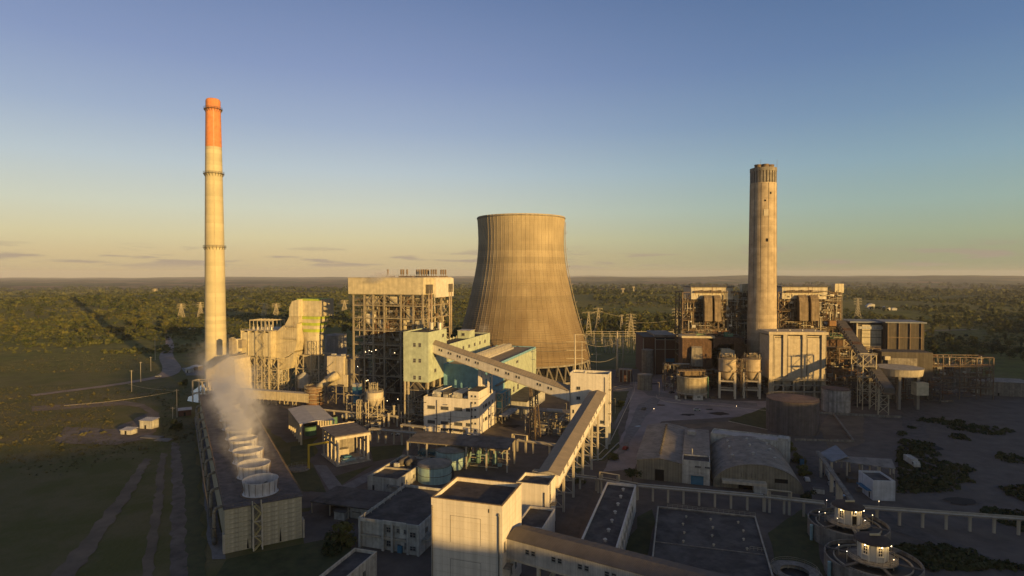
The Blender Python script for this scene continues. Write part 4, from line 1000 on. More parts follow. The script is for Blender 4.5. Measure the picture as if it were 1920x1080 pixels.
# square turret at the foot of the long conveyor
q = G(1028, 910, 14.9); Ws = -span(Vector((q.x, q.y, 14.9)), 107.5, 968); Ds = 9.7; o_ = Vector((q.x - Ws * .954, q.y + Ws * .3, 0))
t = thing('conveyor_turret', 'small white square turret at the foot of the long conveyor', 'tower', o_, GB)
block(t, Ws, Ds, 13.9, wh2, par=1.0); coping(t, Ws, Ds, 14.9, conc_dark)
for x_ in (Ws - 1.2,): member(t, (x_, -.2, 0), (x_, -.2, 12.5), .22, steel_d, 'downpipe')
for y_, z_ in ((2, 9.5), (2.2, 5.5), (5, 3)): window(t, 'right', y_, z_, 1.3, 1.6, W=Ws)
b = MB()
for y_ in (.5, 1.3): b.beam((Ws + .4, y_, .2), (Ws + .4, y_, 15.5), .1)
for k in range(24): b.beam((Ws + .4, .5, 1 + k * .6), (Ws + .4, 1.3, 1 + k * .6), .06)
b.build('ladder', steel_d, t)
b = MB(); b.box(Ws + .01, Ws + 1.6, 2, 5, 7.8, 8); handrail(b, [(Ws + 1.5, 2, 8), (Ws + 1.5, 5, 8)]); b.build('balcony', conc_dark, t)
# low link building between turret and big tower
pa = G(1016, 951, 8.4); o_ = Vector((pa.x - 8.2, pa.y - 13, 0)); t = thing('link_building', 'low white link block wedged between the big square tower and the turret', 'building', o_, GB)
block(t, 8, 15, 7.7, wh2, par=.7); window(t, 'right', 3, 3, 1.2, 1.4, W=8)
# ================================================================= LEFT SIDE
# ---- bank of cooling cells
BL, BW, BH = 186.0, 21.2, 12.7
o_ = G(422, 1038.4); bank_o = o_.copy()
t = thing('cooling_cell_bank', 'long concrete cooling cell block with a row of steaming fan stacks on its roof', 'cooling tower', o_, GA)
panel_m = mat('panel_concrete', (0.48, 0.43, 0.31), streak=.35, var=.3, scale=.8, dirt=(0.55, 0.47, 0.22), dirtamt=.4)
b = MB(); b.box(.25, BW - .25, .25, BL, .6, BH - .4); b.build('wall', conc_dark, t)
zz = [0, 1.35, 2.7, 4.1, 5.5, 6.9, 8.3, 9.7, 11.1, BH - .02]
pm = {}
for cx0, cx1 in ((.02, 3.6), (3.68, 7.0), (9.9, 14.6), (14.68, BW - .05)):
    for z0_, z1_ in zip(zz[:-1], zz[1:]):
        k = (round(cx1 - cx0, 2), round(z1_ - z0_, 2))
        if k not in pm: m_ = MB(); m_.box(0, k[0], -.12, .12, 0.03, k[1] - .04); pm[k] = m_.mesh('panel', panel_m)
        put('panel', pm[k], t, (cx0, .12 + rnd.uniform(-.02, .02), z0_))
for k in range(62):                            # side wall boards toward the drain
    m_ = 'sidepanel'
    if m_ not in pm: q = MB(); q.box(-.12, .12, .03, 2.93, 0, 10.2); pm[m_] = q.mesh('panel', panel_m)
    put('panel', pm[m_], t, (.10 + rnd.uniform(-.03, .03), .35 + k * 3.0, 2.4))
for y0_ in (-.25, ):
    for x_ in (-.55, BW + .1): b = MB(); b.box(x_, x_ + .55, -.3, 2.2, 0, 5.6); b.build('corner_wall', conc_warm, t)
b = MB(); b.box(-.35, BW + .35, -.35, BL + .3, BH, BH + .28); b.build('deck', mat('deck_boards', (0.115, 0.10, 0.098), var=.5, scale=.4, corr=1.0, corr_str=.3, dirt=(.2, .15, .1), dirtamt=.3), t)
b = MB(); handrail(b, [(-.2, -.2, BH + .28), (BW + .2, -.2, BH + .28), (BW + .2, BL, BH + .28)], 1.1, 2.2, .08); handrail(b, [(-.2, -.2, BH + .28), (-.2, BL, BH + .28)], 1.1, 2.2, .08); b.build('railing', steel_r, t, kind='stuff')
sy = -1.6
for x_ in (7.3, 9.7):
    for y_ in (-2.3, -.35): member(t, (x_, y_, 0), (x_, y_, BH + (1.2 if y_ > -1 else 0)), .34, conc_warm, 'stair_post')
stairs(t, 7.55, 9.5, -2.2, -1.3, [0, 2.1, 4.2, 6.35, 8.5, 10.6, BH + .2], yellow if False else mat('worn_yellow_steel', (0.46, 0.38, 0.18), var=.3), 'stair_flight')
for z_ in (4.2, 8.5): member(t, (7.3, -2.3, z_), (9.7, -2.3, z_), .25, conc_warm, 'stair_beam')
for x_, z_ in ((5.9, 3.4), (14.9, 4.6)): b = MB(); b.prism([(x_ - .15, 0.3), (x_ + .35, 0.3), (x_ + .1, z_)], -.14, -.006); b.build('crack_stain', dark, t)
fan_m = mat('fan_stack_shell', (0.56, 0.54, 0.54), streak=.3, var=.12, scale=.8)
fan_y = [9.0 + 17.6 * k for k in range(10)]
for k, y_ in enumerate(fan_y):
    lab_ = ['nearest white fan stack, clear of the steam', 'second white fan stack from the near end', 'third white fan stack from the near end, rim in steam', 'fourth white fan stack from the near end', 'fifth white fan stack, half hidden in steam',
            'sixth white fan stack from the near end, in steam', 'seventh white fan stack from the near end, in steam', 'eighth white fan stack, deep in the steam', 'ninth white fan stack, deep in the steam', 'farthest white fan stack on the cooling bank'][k]
    ca, sa = math.cos(R(GA)), math.sin(R(GA)); x_ = 10.6
    f = thing('fan_stack', lab_, 'fan', (o_.x + x_ * ca - y_ * sa, o_.y + x_ * sa + y_ * ca, BH + .28), GA, 'fan stacks on the cooling cell bank')
    b = MB(); b.lathe([(5.7, 0), (5.25, .5), (5.05, 1.2), (5.15, 2.3), (5.6, 4.1), (5.6, 4.25), (5.45, 4.25), (5.0, 2.3), (4.9, 1.2), (5.0, 0)], 48); b.build('shell', fan_m, f, smooth=False)
    for q in range(16): a = q * 6.2832 / 16; member(f, (5.33 * math.cos(a), 5.33 * math.sin(a), .5), (5.66 * math.cos(a), 5.66 * math.sin(a), 4.2), .11, steel_r, 'stay')
    f.scale = (.93, .93, 1)
    b = MB(); b.lathe([(6.1, .01), (6.1, .22), (5.7, .22)], 48); b.build('base_ring', steel_r, f)
    b = MB(); b.cyl((0, 0, .5), (0, 0, 2.2), .7, n=12); b.build('hub', steel_d, f)
    for q in range(6):
        a = q * 1.0472 + k; b = MB(); b.hexa([(.6, -.15, 1.6), (4.8, -.55, 1.55), (4.8, .1, 1.9), (.6, .4, 2.0), (.6, -.15, 1.66), (4.8, -.55, 1.61), (4.8, .1, 1.96), (.6, .4, 2.06)]); b.build('blade', steel, f, rz=a)
    b = MB(); b.beam((-4.9, 0, .6), (4.9, 0, .6), .5); b.build('gear_support', steel_d, f)
# risers and the header pipe
hp = thing('riser_header', 'dark header pipe with bent risers along the left foot of the cooling cell bank', 'pipe', o_, GA)
b = MB(); b.cyl((-2.3, 6, 1.3), (-2.3, BL - 4, 1.3), .75, n=12); b.build('header_pipe', steel_d, hp, smooth=True)
for k, y_ in enumerate(fan_y):
    b = MB(); pts = [(-2.3, y_, 1.6), (-2.3, y_, 9.0), (-2.1, y_, 10.0), (-1.4, y_, 10.6), (.1, y_, 10.7)]; b.pipe(pts, .48, 10); b.build('riser_pipe', steel, hp, smooth=True); b = MB(); b.box(-3, -1.6, y_ - .7, y_ + .7, 4.5, 4.8); b.build('flange', steel_d, hp)

# ---- electrostatic precipitator group of the new unit
p = at(452.5, 402); t = thing('precipitator', 'cream precipitator with four tall bays above hoppers on a braced frame, beside the flue duct', 'precipitator', p, GB)
k_ = 402 / F_PX; PW = -1; PW = 24.3; PD = 30
for i in range(4):
    x0_ = i * 5.65; b = MB(); b.box(x0_ + .55, x0_ + 5.25, .3, 6, 25.5, 41.3); b.build('bay_panel', cream_clad, t)
    b = MB(); b.box(x0_, x0_ + .53, -.15, 6, 24.8, 42.2); b.build('buttress', cream_clad, t)
b = MB(); b.box(22.6, 24.2, -.1, 30, 24.8, 42.2); b.box(0, 22.5, 6.02, 30, 24.9, 41.6); b.build('casing', duct_m, t)
b = MB(); b.box(-.2, 24.4, -.3, 30.2, 42.3, 42.6); handrail(b, [(-.2, -.3, 42.6), (24.4, -.3, 42.6)], 1.2, 2, .1); b.build('roof_deck', steel_l, t)
for i in range(7): member(t, (4 + i * 3.1, 4, 42.6), (4 + i * 3.1, 4, 49.2), .35, steel_l, 'gantry_post'); member(t, (4 + i * 3.1, 16, 42.6), (4 + i * 3.1, 16, 49.2), .3, steel_l, 'gantry_post'); member(t, (4 + i * 3.1, 4, 49.3), (4 + i * 3.1, 16, 49.3), .3, steel_l, 'gantry_beam')
for y_ in (4, 16): member(t, (4, y_, 49.0), (22.6, y_, 49.0), .4, steel_l, 'gantry_beam')
for i in range(5): b = MB(); b.cyl((4.5 + i * 3.6, 7, 42.6), (4.5 + i * 3.6, 7, 44.6), 1.0, .8, n=14); b.cyl((4.5 + i * 3.6, 7, 44.6), (4.5 + i * 3.6, 7, 46.2), .35, n=8); b.build('transformer_rectifier', alu, t)
for j in range(3):
    for i in range(4):
        x0_, y0_ = i * 5.65 + .5, 1 + j * 9.6; b = MB(); b.hexa([(x0_ + 2, y0_ + 3.4, 17.5), (x0_ + 3, y0_ + 3.4, 17.5), (x0_ + 3, y0_ + 5, 17.5), (x0_ + 2, y0_ + 5, 17.5), (x0_, y0_, 24.7), (x0_ + 5, y0_, 24.7), (x0_ + 5, y0_ + 8.6, 24.7), (x0_, y0_ + 8.6, 24.7)]); b.build('hopper', duct_m, t)
b = MB(); b.box(-.3, 24.6, -.4, 30, 24.3, 24.68); handrail(b, [(-.3, -.35, 24.7), (24.6, -.35, 24.7)], 1.2, 2, .1); b.build('walkway', steel_l, t)
frame(t, [0, 5.65, 11.3, 17, 22.6, 30], [0, 10, 20, 30], [0, 8.5, 16.6, 24.2], steel_l, .7, .45, .95, 21, 'fblr')
frame(t, [2.8, 8.5, 14.1, 19.8], [5, 15, 25], [0, 8.5, 16.6], steel_l, .35, .3, .8, 22, 'fb')
clutter(t, 0, 30, 1, 12, 1, 17, 150, [steel_l, alu, duct_m], 23, (.1, .3))
stairs(t, 15.4, 21.0, -2.2, -1.0, [17, 22.3, 27.5, 33, 38.2, 42.5], steel_l, 'stair_flight')
for x_ in (15.2, 21.2): member(t, (x_, -2.3, 0), (x_, -2.3, 43.5), .3, steel_l, 'stair_post')
# flue duct rising to the scrubber
t = thing('flue_duct', 'big cream flue duct climbing from the precipitator to the box over the green-striped stack', 'duct', at(519, 400), GB)
Yd = 400.; L_ = lambda px, py: ((px - 519) / F_PX * Yd / .954 * .985, HC - (py - HZ) / F_PX * Yd)
def duct(name, pts, y0, y1, m): b = MB(); q = [L_(*p_) for p_ in pts]; b.prism(q, y0, y1); return b.build(name, m, t)
duct('lower_duct', [(519.5, 622), (535, 610), (540, 618), (563.5, 606), (563.5, 640), (558, 657), (545, 667), (524, 674), (519.5, 676)], 0, 13, duct_m)
duct('rising_duct', [(536, 609), (546, 592.5), (566, 592.5), (565.5, 604.5), (540.5, 617)], .8, 12.4, duct_m)
duct('return_duct', [(523.5, 675.5), (545, 668.5), (557, 660), (554, 672), (549, 690), (523.5, 692.5)], .3, 11, duct_m)
duct('upper_duct', [(546.3, 592.2), (546.3, 577), (552.5, 564.5), (566, 561), (566, 592.2)], .4, 13.2, cream_clad)
b = MB()
for py in (613, 637, 660):
    q = L_(564, py); b.beam((.5, -.15, q[1] - 3 if py < 640 else q[1]), (q[0], -.15, q[1]), .5)
b.build('duct_stiffener', steel_l, t)
b = MB()
for py, xa in ((612, 541), (635, 534)): q0, q1 = L_(xa, py), L_(566, py - 2); b.box(q0[0], q1[0], -1.4, -.2, q0[1], q0[1] + .12); handrail(b, [(q0[0], -1.3, q0[1] + .12), (q1[0], -1.3, q0[1] + .12)], 1.1, 2, .08)
b.build('walkway', steel_l, t)
t = thing('scrubber_stack', 'cream scrubber vessel with lime green stripes under a boxed head', 'stack', at(589, 404), GB)
Yd = 404.; S_ = Yd / F_PX
q = lambda py: HC - (py - HZ) * S_
b = MB(); w_ = 23.5 * S_ / .96; b.box(-w_ + .3, w_ + .6, -6.0, 8, q(592.0), q(563.5)); b.build('head_box', cream_clad, t)
b = MB(); b.box(-w_ + .2, w_ + .7, -6.1, 8.1, q(563.4), q(559.8)); b.build('lime_band', lime, t)
b = MB(); b.box(w_ + .75, w_ + 1.6, -5.5, 8, q(592.), q(560)); b.build('side_pipe_casing', steel_l, t)
def ring(z0_, z1_, r0, r1, m, nm):
    b = MB(); vs = []
    for z_, r_, sq in ((z0_, r0[0], r0[1]), (z1_, r1[0], r1[1])):
        for i in range(32):
            a = i * 6.2832 / 32; ca, sa = math.cos(a), math.sin(a); k = 1 / max(abs(ca), abs(sa)); rr_ = r_ * (1 + (min(k, 1.35) - 1) * sq); vs.append((rr_ * ca, rr_ * sa * .8, z_))
    b.add(vs, [(i, (i + 1) % 32, 32 + (i + 1) % 32, 32 + i) for i in range(32)] + [tuple(range(31, -1, -1)), tuple(range(32, 64))]); b.build(nm, m, t)
hs_ = [(592.2, 23.4, 1), (597.5, 22.5, .93), (604, 21.6, .82), (609.5, 20.8, .7), (616, 19.9, .55), (622, 19.2, .4), (628, 18.7, .2), (657, 18.2, 0), (663, 19.2, 0)]
for (a_, b_, m_, nm) in zip(hs_[:-1], hs_[1:], (lime, cream_clad, lime, cream_clad, lime, cream_clad, cream_clad, conc_warm), ('lime_band', 'cone_wall', 'lime_band', 'cone_wall', 'lime_band', 'vessel_wall', 'vessel_wall', 'base_ring')):
    ring(q(b_[0]) + .02, q(a_[0]), (b_[1] * S_, b_[2]), (a_[1] * S_, a_[2]), m_, nm)
frame(t, [-9, -3, 3, 9], [-7, 0, 7], [0, 9, 17, q(664)], steel_l, .8, .5, .8, 24)
b = MB(); b.hexa([(-2, -2, 14), (2, -2, 14), (2, 2, 14), (-2, 2, 14), (-6, -5.5, q(664)), (6, -5.5, q(664)), (6, 5.5, q(664)), (-6, 5.5, q(664))]); b.build('cone', duct_m, t)
frame(t, [3.2, 8.2], [-8, -6], [q(663), q(650), q(637)], steel_l, .25, .2, .9, 25)
b = MB(); b.cyl((-1.2, -9, 5.2), (-1.2, -9, 12.8), 4.2, n=24); b.cyl((-1.2, -9, 12.8), (-1.2, -9, 15.2), 3.6, .7, n=24); b.build('small_vessel', alu, t)
clutter(t, -9, 9, -7, 7, 1, 15, 70, [steel_l, duct_m], 26)
# horizontal duct in front
p = at(452, 372); t = thing('long_duct', 'long horizontal cream duct on trestle legs running in front of the precipitator', 'duct', p, GB)
LD = span(Vector((p.x, p.y, 5)), 107.5, 578)
b = MB(); b.box(-6, LD, 0, 4, 3.1, 8.2); b.build('duct_casing', duct_m, t)
b = MB()
for i in range(24): b.box(-5 + i * 2, -4.8 + i * 2, -.12, -.003, 3.1, 8.2)
b.build('stiffener', steel_l, t)
b = MB(); b.box(-6, LD + 4, -.3, 4.3, 8.25, 8.45); b.build('cover', roof_pale, t)
for i in range(8): member(t, (-4 + i * 6, .4, 0), (-4 + i * 6, .4, 3.08), .4, steel_l, 'leg'); member(t, (-4 + i * 6, 3.6, 0), (-4 + i * 6, 3.6, 3.08), .4, steel_l, 'leg'); member(t, (-3.7 + i * 6, .4, .1), (-1 + i * 6, .4, 3), .22, steel_l, 'brace')
# coil of pipes and fan casing at the duct's end
t = thing('fan_casing', 'rusty round duct elbow wrapped in walkways at the end of the long duct', 'fan', at(590, 362), GB)
b = MB(); b.cyl((0, 0, 1), (0, 0, 12), 5.0, n=20); b.build('casing', rusty, t)
for z_ in (3, 5.2, 7.3, 9.5, 11.4): b = MB(); b.lathe([(5.02, z_), (6.0, z_), (6.0, z_ + .2), (5.02, z_ + .2)], 20); handrail(b, [(6 * math.cos(k * .7), 6 * math.sin(k * .7), z_ + .2) for k in range(10)], 1, 3, .1); b.build('ring_walkway', steel_l, t)
b = MB(); b.pipe([(2, 1, 11), (7, 3, 15), (13, 6, 19)], 2.3, 12); b.build('inlet_duct', duct_m, t, smooth=True)
# pale block silo
p = G(613, 757); t = thing('lime_building', 'pale blocky absorber house with stairs, right of the scrubber stack', 'building', p, GB)
Yd = p.y; q = lambda py: HC - (py - HZ) * Yd / F_PX
b = MB(); b.box(.3, 6.2, 0, 9, q(722), q(668)); b.build('clad_wall', conc_warm, t)
b = MB(); b.box(6.5, 11.8, .2, 9, q(720), q(667.5)); b.build('clad_wall', conc_warm, t)
b = MB(); b.box(11.83, 22, 2, 12, q(735), q(672)); b.build('side_wall', mat('drab_cladding', (0.27, 0.25, 0.21), corr=.9, corr_str=.3, streak=.3), t)  # side wall in a darker ribbed cladding than the front walls
b = MB(); b.box(11.9, 14.2, .4, 1.98, q(724), q(702)); b.build('side_box', conc_warm, t)
for x_, in ((2,), (9,)): b = MB(); b.box(x_, x_ + 2.4, 2, 4, q(667), q(664)); b.build('roof_unit', alu, t)
frame(t, [.5, 6.3, 11.8], [.4, 9], [0, q(738), q(723)], steel, .5, .35, .9, 27)
for (a_, b_) in (((.3, -.4, q(690)), (5.5, -.4, q(678))), ((.3, -.4, q(692)), (5.5, -.4, q(706)))): member(t, a_, b_, .3, steel_l, 'stair_stringer')
b = MB(); b.lathe([(4.3, q(709)), (4.3, q(707.5)), (3.9, q(706)), (0, q(706))], 20, 3.4, 0); b.build('round_platform', steel, t)
# gray storage tank behind
def tank(name, label, c, r, z0, z1, m, roofm, peak=1.2, n=40, rings=3, rail=True, ladder=None, z_base=None, cat='tank'):
    t = thing(name, label, cat, c)
    b = MB(); pr = []; k = 6
    for i in range(k): za, zb = z0 + (z1 - z0) * i / k, z0 + (z1 - z0) * (i + 1) / k; pr += [(r, za + .02), (r, zb - .04), (r - .04, zb - .03), (r - .04, zb)]
    b.lathe(pr, n); b.build('shell', m, t)
    b = MB(); b.lathe([(r + .12, z1), (r + .12, z1 + .15), (r * .5, z1 + peak * .62), (.5, z1 + peak), (0, z1 + peak)], n); b.build('roof', roofm, t)
    if rings:
        b = MB()
        for i in range(rings): z_ = z0 + (z1 - z0) * (i + 1) / rings - .3; b.lathe([(r + .01, z_), (r + .14, z_), (r + .14, z_ + .16), (r + .01, z_ + .16)], n)
        b.build('wind_girder', steel_d if m in (tank_blue,) else steel, t)
    if rail:
        b = MB(); P = [((r - .1) * math.cos(a), (r - .1) * math.sin(a), z1 + .15) for a in np.linspace(0, 6.2832, 25)]; handrail(b, P, 1.0, 2, .06); b.build('railing', steel, t)
    if ladder is not None:                     # spiral stair
        b = MB(); a0, a1 = ladder; ns = 34; pp = None
        for i in range(ns + 1):
            a = R(a0 + (a1 - a0) * i / ns); z_ = z0 + (z1 - z0) * i / ns; b.box((r + .5) * math.cos(a) - .4, (r + .5) * math.cos(a) + .4, (r + .5) * math.sin(a) - .4, (r + .5) * math.sin(a) + .4, z_, z_ + .07)
            pq = Vector(((r + .95) * math.cos(a), (r + .95) * math.sin(a), z_ + 1)); 
            if pp: b.beam(pp, pq, .08)
            if i % 3 == 0: b.beam(pq, pq - Vector((0, 0, 1)), .06)
            pp = pq
        b.build('spiral_stair', steel_d, t)
    return t
grey_tank = mat('grey_tank_paint', (0.33, 0.32, 0.31), streak=.3, var=.2, corr=1.4, corr_str=.25)
tank('storage_tank', 'grey ribbed storage tank behind the scrubber stack', at(630, 470), 8.4, 0, 32.5, grey_tank, tank_roof, 1.4, rings=4)
t = thing('precipitator_stair_tower', 'narrow braced tower with a cream box head left of the precipitator', 'tower', at(434, 398), GB)
frame(t, [0, 4.8], [0, 4.8], [0, 8, 16, 24, 28.6], steel_l, .45, .3, 1, 28)
b = MB(); b.prism([(0, 28.8), (4.9, 28.8), (4.9, 36), (4.2, 37), (1.3, 37), (0, 35.6)], 0, 4.8); b.build('head_box', cream_clad, t); b = MB(); b.box(5.2, 8, 1, 5, 31, 36.4); b.build('grey_box', steel, t)
t = thing('chimney_duct_house', 'cream building with sloping roof at the foot of the tall chimney', 'building', at(386.5, 378), GB)
Yd = 378; q = lambda py: HC - (py - HZ) * Yd / F_PX
b = MB(); b.prism([(0, q(741)), (23, q(741)), (23, q(700)), (22, q(672)), (18.5, q(667)), (4.5, q(690)), (0, q(694))], 0, 14); b.build('wall', conc_warm, t)
b = MB(); b.beam((4.3, 7, q(688.5)), (18.7, 7, q(665)), 14.6, .35); b.build('roof', steel_d, t)
b = MB(); b.box(15.5, 18.2, 3, 6, q(664), q(634)); b.cyl((16.9, 4.5, q(634)), (16.9, 4.5, q(632)), 1.35, .9, n=14); b.build('vent_duct', steel, t)
frame(t, [-4.6, 3, 9], [-6, -1], [0, q(736), q(712)], conc_warm, .6, .5, .2, 29)
clutter(t, 2, 20, -5, -.5, 0, q(725), 40, [steel_l, alu, duct_m], 30)

# ---- hopper silo, blue box, truck
t = thing('hopper_silo', 'cream conical hopper silo with a cage of pipes on top, beside the blue box', 'silo', G(703, 796), GB)
Yd = t.location.y; S_ = Yd / F_PX; q = lambda py: HC - (py - HZ) * S_
b = MB(); b.lathe([(1.0, q(763)), (2.2, q(761)), (4.45, q(750)), (4.6, q(736)), (4.7, q(735.5)), (4.7, q(735)), (0, q(733.5))], 28); b.build('vessel', conc_warm, t, smooth=False)
b = MB()
for k in range(16):
    a = k * .393; b.beam((2.3 * math.cos(a) - .8, 2.3 * math.sin(a), q(735)), (2.3 * math.cos(a + .2) - .8, 2.3 * math.sin(a + .2), q(718 + (k % 4))), .16)
    b.beam((2.3 * math.cos(a) - .8, 2.3 * math.sin(a), q(720)), (2.3 * math.cos(a + .393) - .8, 2.3 * math.sin(a + .393), q(720)), .14)
handrail(b, [(4.4 * math.cos(k * .52), 4.4 * math.sin(k * .52), q(735)) for k in range(13)], 1.1, 3, .1); b.build('pipe_cage', steel_l, t)
for k in range(6):
    a = k * 1.047 + .3; member(t, (4.75 * math.cos(a), 4.75 * math.sin(a), 0), (4.75 * math.cos(a), 4.75 * math.sin(a), q(746)), .38, conc_warm if k in (3, 4) else steel_l, 'leg')
    a2 = a + 1.047; member(t, (4.75 * math.cos(a), 4.75 * math.sin(a), 5), (4.75 * math.cos(a2), 4.75 * math.sin(a2), 8.5), .2, steel_l, 'brace')
b = MB(); b.lathe([(4.76, q(748)), (4.95, q(748)), (4.95, q(746.5)), (4.76, q(746.5))], 28); b.lathe([(3.2, 5.2), (5.2, 5.2), (5.2, 5.4), (3.2, 5.4), (3.2, 5.2)], 24); b.build('ring_beam', steel_l, t)
frame(t, [-9.2, -6.9], [-3, -1], [0, 3.3, 6.6, 10, 13], steel_l, .3, .22, .4, 31)
t = thing('blue_filter_box', 'blue filter box with pale top on an open steel table', 'filter unit', G(651, 786), GB)
Yd = t.location.y; S_ = Yd / F_PX; q = lambda py: HC - (py - HZ) * S_
frame(t, [0, 8.4], [0, 5], [0, q(759), q(741)], steel_l, .55, .45, 0, 32)
b = MB(); b.box(2.9, 6.8, .8, 4.3, q(741) + .3, q(726)); b.box(3.3, 6.6, .8, 4, q(756), q(743)); b.build('blue_casing', blue_m, t)
b = MB(); b.box(2.8, 6.9, .7, 4.4, q(726), q(720.5)); b.build('top_casing', alu, t)
def truck(loc, rz, label, body, tankb=True, s=1.0):
    t = thing('tanker_truck' if tankb else 'lorry', label, 'truck', loc, rz)
    b = MB(); b.prism([(0, .9), (2.0, .9), (2.0, 2.9), (.6, 2.95), (.05, 2.0)], -1.2, 1.2); b.build('cab', body, t)
    b = MB(); b.hexa([(.10, -1.05, 2.02), (.12, 1.05, 2.02), (.14, 1.05, 2.02), (.14, -1.05, 2.02), (.5, -1.05, 2.78), (.5, 1.05, 2.78), (.56, 1.05, 2.78), (.56, -1.05, 2.78)]); b.box(.7, 1.6, -1.22, -1.202, 1.9, 2.6); b.box(.7, 1.6, 1.202, 1.22, 1.9, 2.6); b.build('window', glass, t)
    b = MB(); b.box(.3, 9.2, -.5, .5, .7, 1.05); b.build('chassis', steel_d, t)
    b = MB()
    if tankb: b.cyl((2.4, 0, 2.2), (9.2, 0, 2.2), 1.2, n=18)
    else: b.box(2.3, 9.2, -1.25, 1.25, 1.1, 3.5)
    b.build('tank_body' if tankb else 'cargo_box', body, t)
    for x_ in (1.1, 6.6, 8.0):
        for y_ in (-1.05, 1.05): b = MB(); b.cyl((x_, y_ - .16, .5), (x_, y_ + .16, .5), .5, n=14); w_ = b.build('wheel', rubber, t)
    for y_ in (-.8, .8): b = MB(); b.box(-.04, .0, y_ - .18, y_ + .18, 1.1, 1.3); b.build('headlight', alu, t)
    return t
truck(G(672, 789), 170, 'white tanker truck parked between the open shed and the hopper silo', white_w)
truck(G(1214, 715), 100, 'white lorry standing at the head of the grey road', white_w, False)
def car(loc, rz, label, m, nm='parked_car', suv=False):
    t = thing(nm, label, 'car', loc, rz); h = .2 if suv else 0
    b = MB(); b.prism([(0, .35), (4.2, .35), (4.25, .8 + h), (3.3, .92 + h), (2.8, 1.42 + h), (1.0, 1.45 + h), (.25, .95 + h), (0, .85)], -.85, .85); b.build('body', m, t)
    b = MB(); b.prism([(.45, .98 + h), (3.15, .97 + h), (2.75, 1.36 + h), (1.1, 1.38 + h)], -.87, .87); b.build('window', glass, t)
    for x_ in (.8, 3.4):
        for y_ in (-.8, .8): b = MB(); b.cyl((x_, y_ - .1, .32), (x_, y_ + .1, .32), .32, n=12); b.build('wheel', rubber, t)
    return t
g_ = G(302, 708); car((g_.x, g_.y, .4 + float(height(g_.x, g_.y))), 186, 'white pickup driving on the dirt road left of the tall chimney', white_w, suv=True)
car(G(697, 800), 20, 'pale car parked beneath the hopper silo', alu)
car(G(877, 817), -18, 'white car parked at the foot of the white laboratory building', white)
car(G(845, 818), -18, 'dark car beside the white car at the laboratory building', steel_d)
# ---- open shed with pale sagging roof and green tanks
def wall_box(t, x0, x1, y0, y1, z0, z1, m, nm='wall'): b = MB(); b.box(x0, x1, y0, y1, z0, z1); return b.build(nm, m, t)
A_ = G(561.7, 796.7, 9.5); B_ = G(628, 788.3, 9.5); C_ = G(599, 761, 10.2); D_ = G(540, 767.5, 10.2); pk0, pk1 = G(592.5, 789.7, 10.6), G(568, 761, 11.3)
t = thing('treatment_shed', 'open concrete shed with pale pitched roof and green tanks under it', 'shed', A_ * 1.0, 0); t.location.z = 0; O = Vector((A_.x, A_.y, 0))
for (a_, b_, c_, d_) in ((A_, pk0, pk1, D_), (pk0, B_, C_, pk1)):
    b = MB(); q4 = [v - O for v in (a_, b_, c_, d_)]; dz = Vector((0, 0, .3)); b.hexa(q4 + [v + dz for v in q4]); b.build('roof', roof_pale, t)
for i in range(7):
    pL = A_.lerp(D_, i / 6.0) - O; member(t, (pL.x + .6, pL.y + .4, 0), (pL.x + .6, pL.y + .4, pL.z), .8, conc_warm, 'post')
    pR = B_.lerp(C_, i / 6.0) - O; member(t, (pR.x - .6, pR.y, 0), (pR.x - .6, pR.y, pR.z), .7, conc_warm, 'post')
g1 = G(578, 818); g2 = G(605, 812)
tank('green_tank', 'short green tank under the front of the open shed', g1 + Vector((0, 3, 0)), 2.9, 0, 5.0, tank_green, dark, .3, 24, 0, False)
tank('green_tank', 'second green tank standing deeper under the open shed', g2 + Vector((1, 12, 0)), 2.9, 0, 5.6, tank_green, dark, .3, 24, 0, False)
# ---- smaller shelter with concrete portals
A_, B_, C_, D_ = G(628.3, 819, 12.5), G(692.5, 809, 12.5), G(671, 792, 12.5), G(611, 799, 12.5)
dx = (B_ - A_); Wd = Vector((dx.x, dx.y)).length; rz_ = math.degrees(math.atan2(dx.y, dx.x)); dl = (D_ - A_).length
t = thing('pump_shelter', 'tall concrete portal shelter with flat dark roof over pumps', 'shelter', (A_.x, A_.y, 0), rz_)
b = MB(); b.box(-.2, Wd + .4, -.2, dl, 12.1, 12.5); b.build('roof', mat('stained_roof', (0.16, 0.14, 0.125), corr=1.2, corr_str=.3, var=.4, scale=.4), t)
b = MB(); b.box(-.2, Wd + .4, -.25, .3, 11.0, 12.05); b.box(-.2, Wd + .4, dl - .3, dl + .1, 12.5, 12.8); b.build('edge_beam', conc_warm, t)
for x_ in (1.3, Wd - .6):
    for k in range(5): member(t, (x_, .4 + k * (dl - .8) / 4, 0), (x_, .4 + k * (dl - .8) / 4, 12.05 if k else 10.95), 1.0 if k == 0 else .8, conc_warm, 'column')
    member(t, (x_, .9, 8), (x_, dl - .6, 8), .6, conc, 'crane_beam')
wall_box(t, 1.9, Wd - 1.2, dl * .62, dl * .66, 0, 7.5, conc_dark, 'back_wall'); wall_box(t, 2.5, 9, dl * .45, dl * .61, 0, 4, conc, 'pump_room')
window(t, 'front', 5, 3, 1.5, 1.2) if False else None
b = MB(); b.box(.2, Wd + .3, -1, dl, 0, .45); b.build('plinth', conc, t)
for x_, y_, s_, m_ in ((4.2, 2.5, 1.6, tank_blue), (7, 2.6, 1.4, tank_blue), (9.6, 3, 1.3, white_w), (5.5, 5, 2.0, blue_m), (3, 1, .9, white_w), (11.5, 1.8, 1, white_w)):
    b = MB(); b.box(x_, x_ + s_ * 1.6, y_, y_ + s_, .46, .5 + s_ * .7); b.cyl((x_ - .5, y_ + s_ / 2, .8), (x_ + s_ * 1.9, y_ + s_ / 2, .8), s_ * .3, n=10); b.build('pump', m_, t)
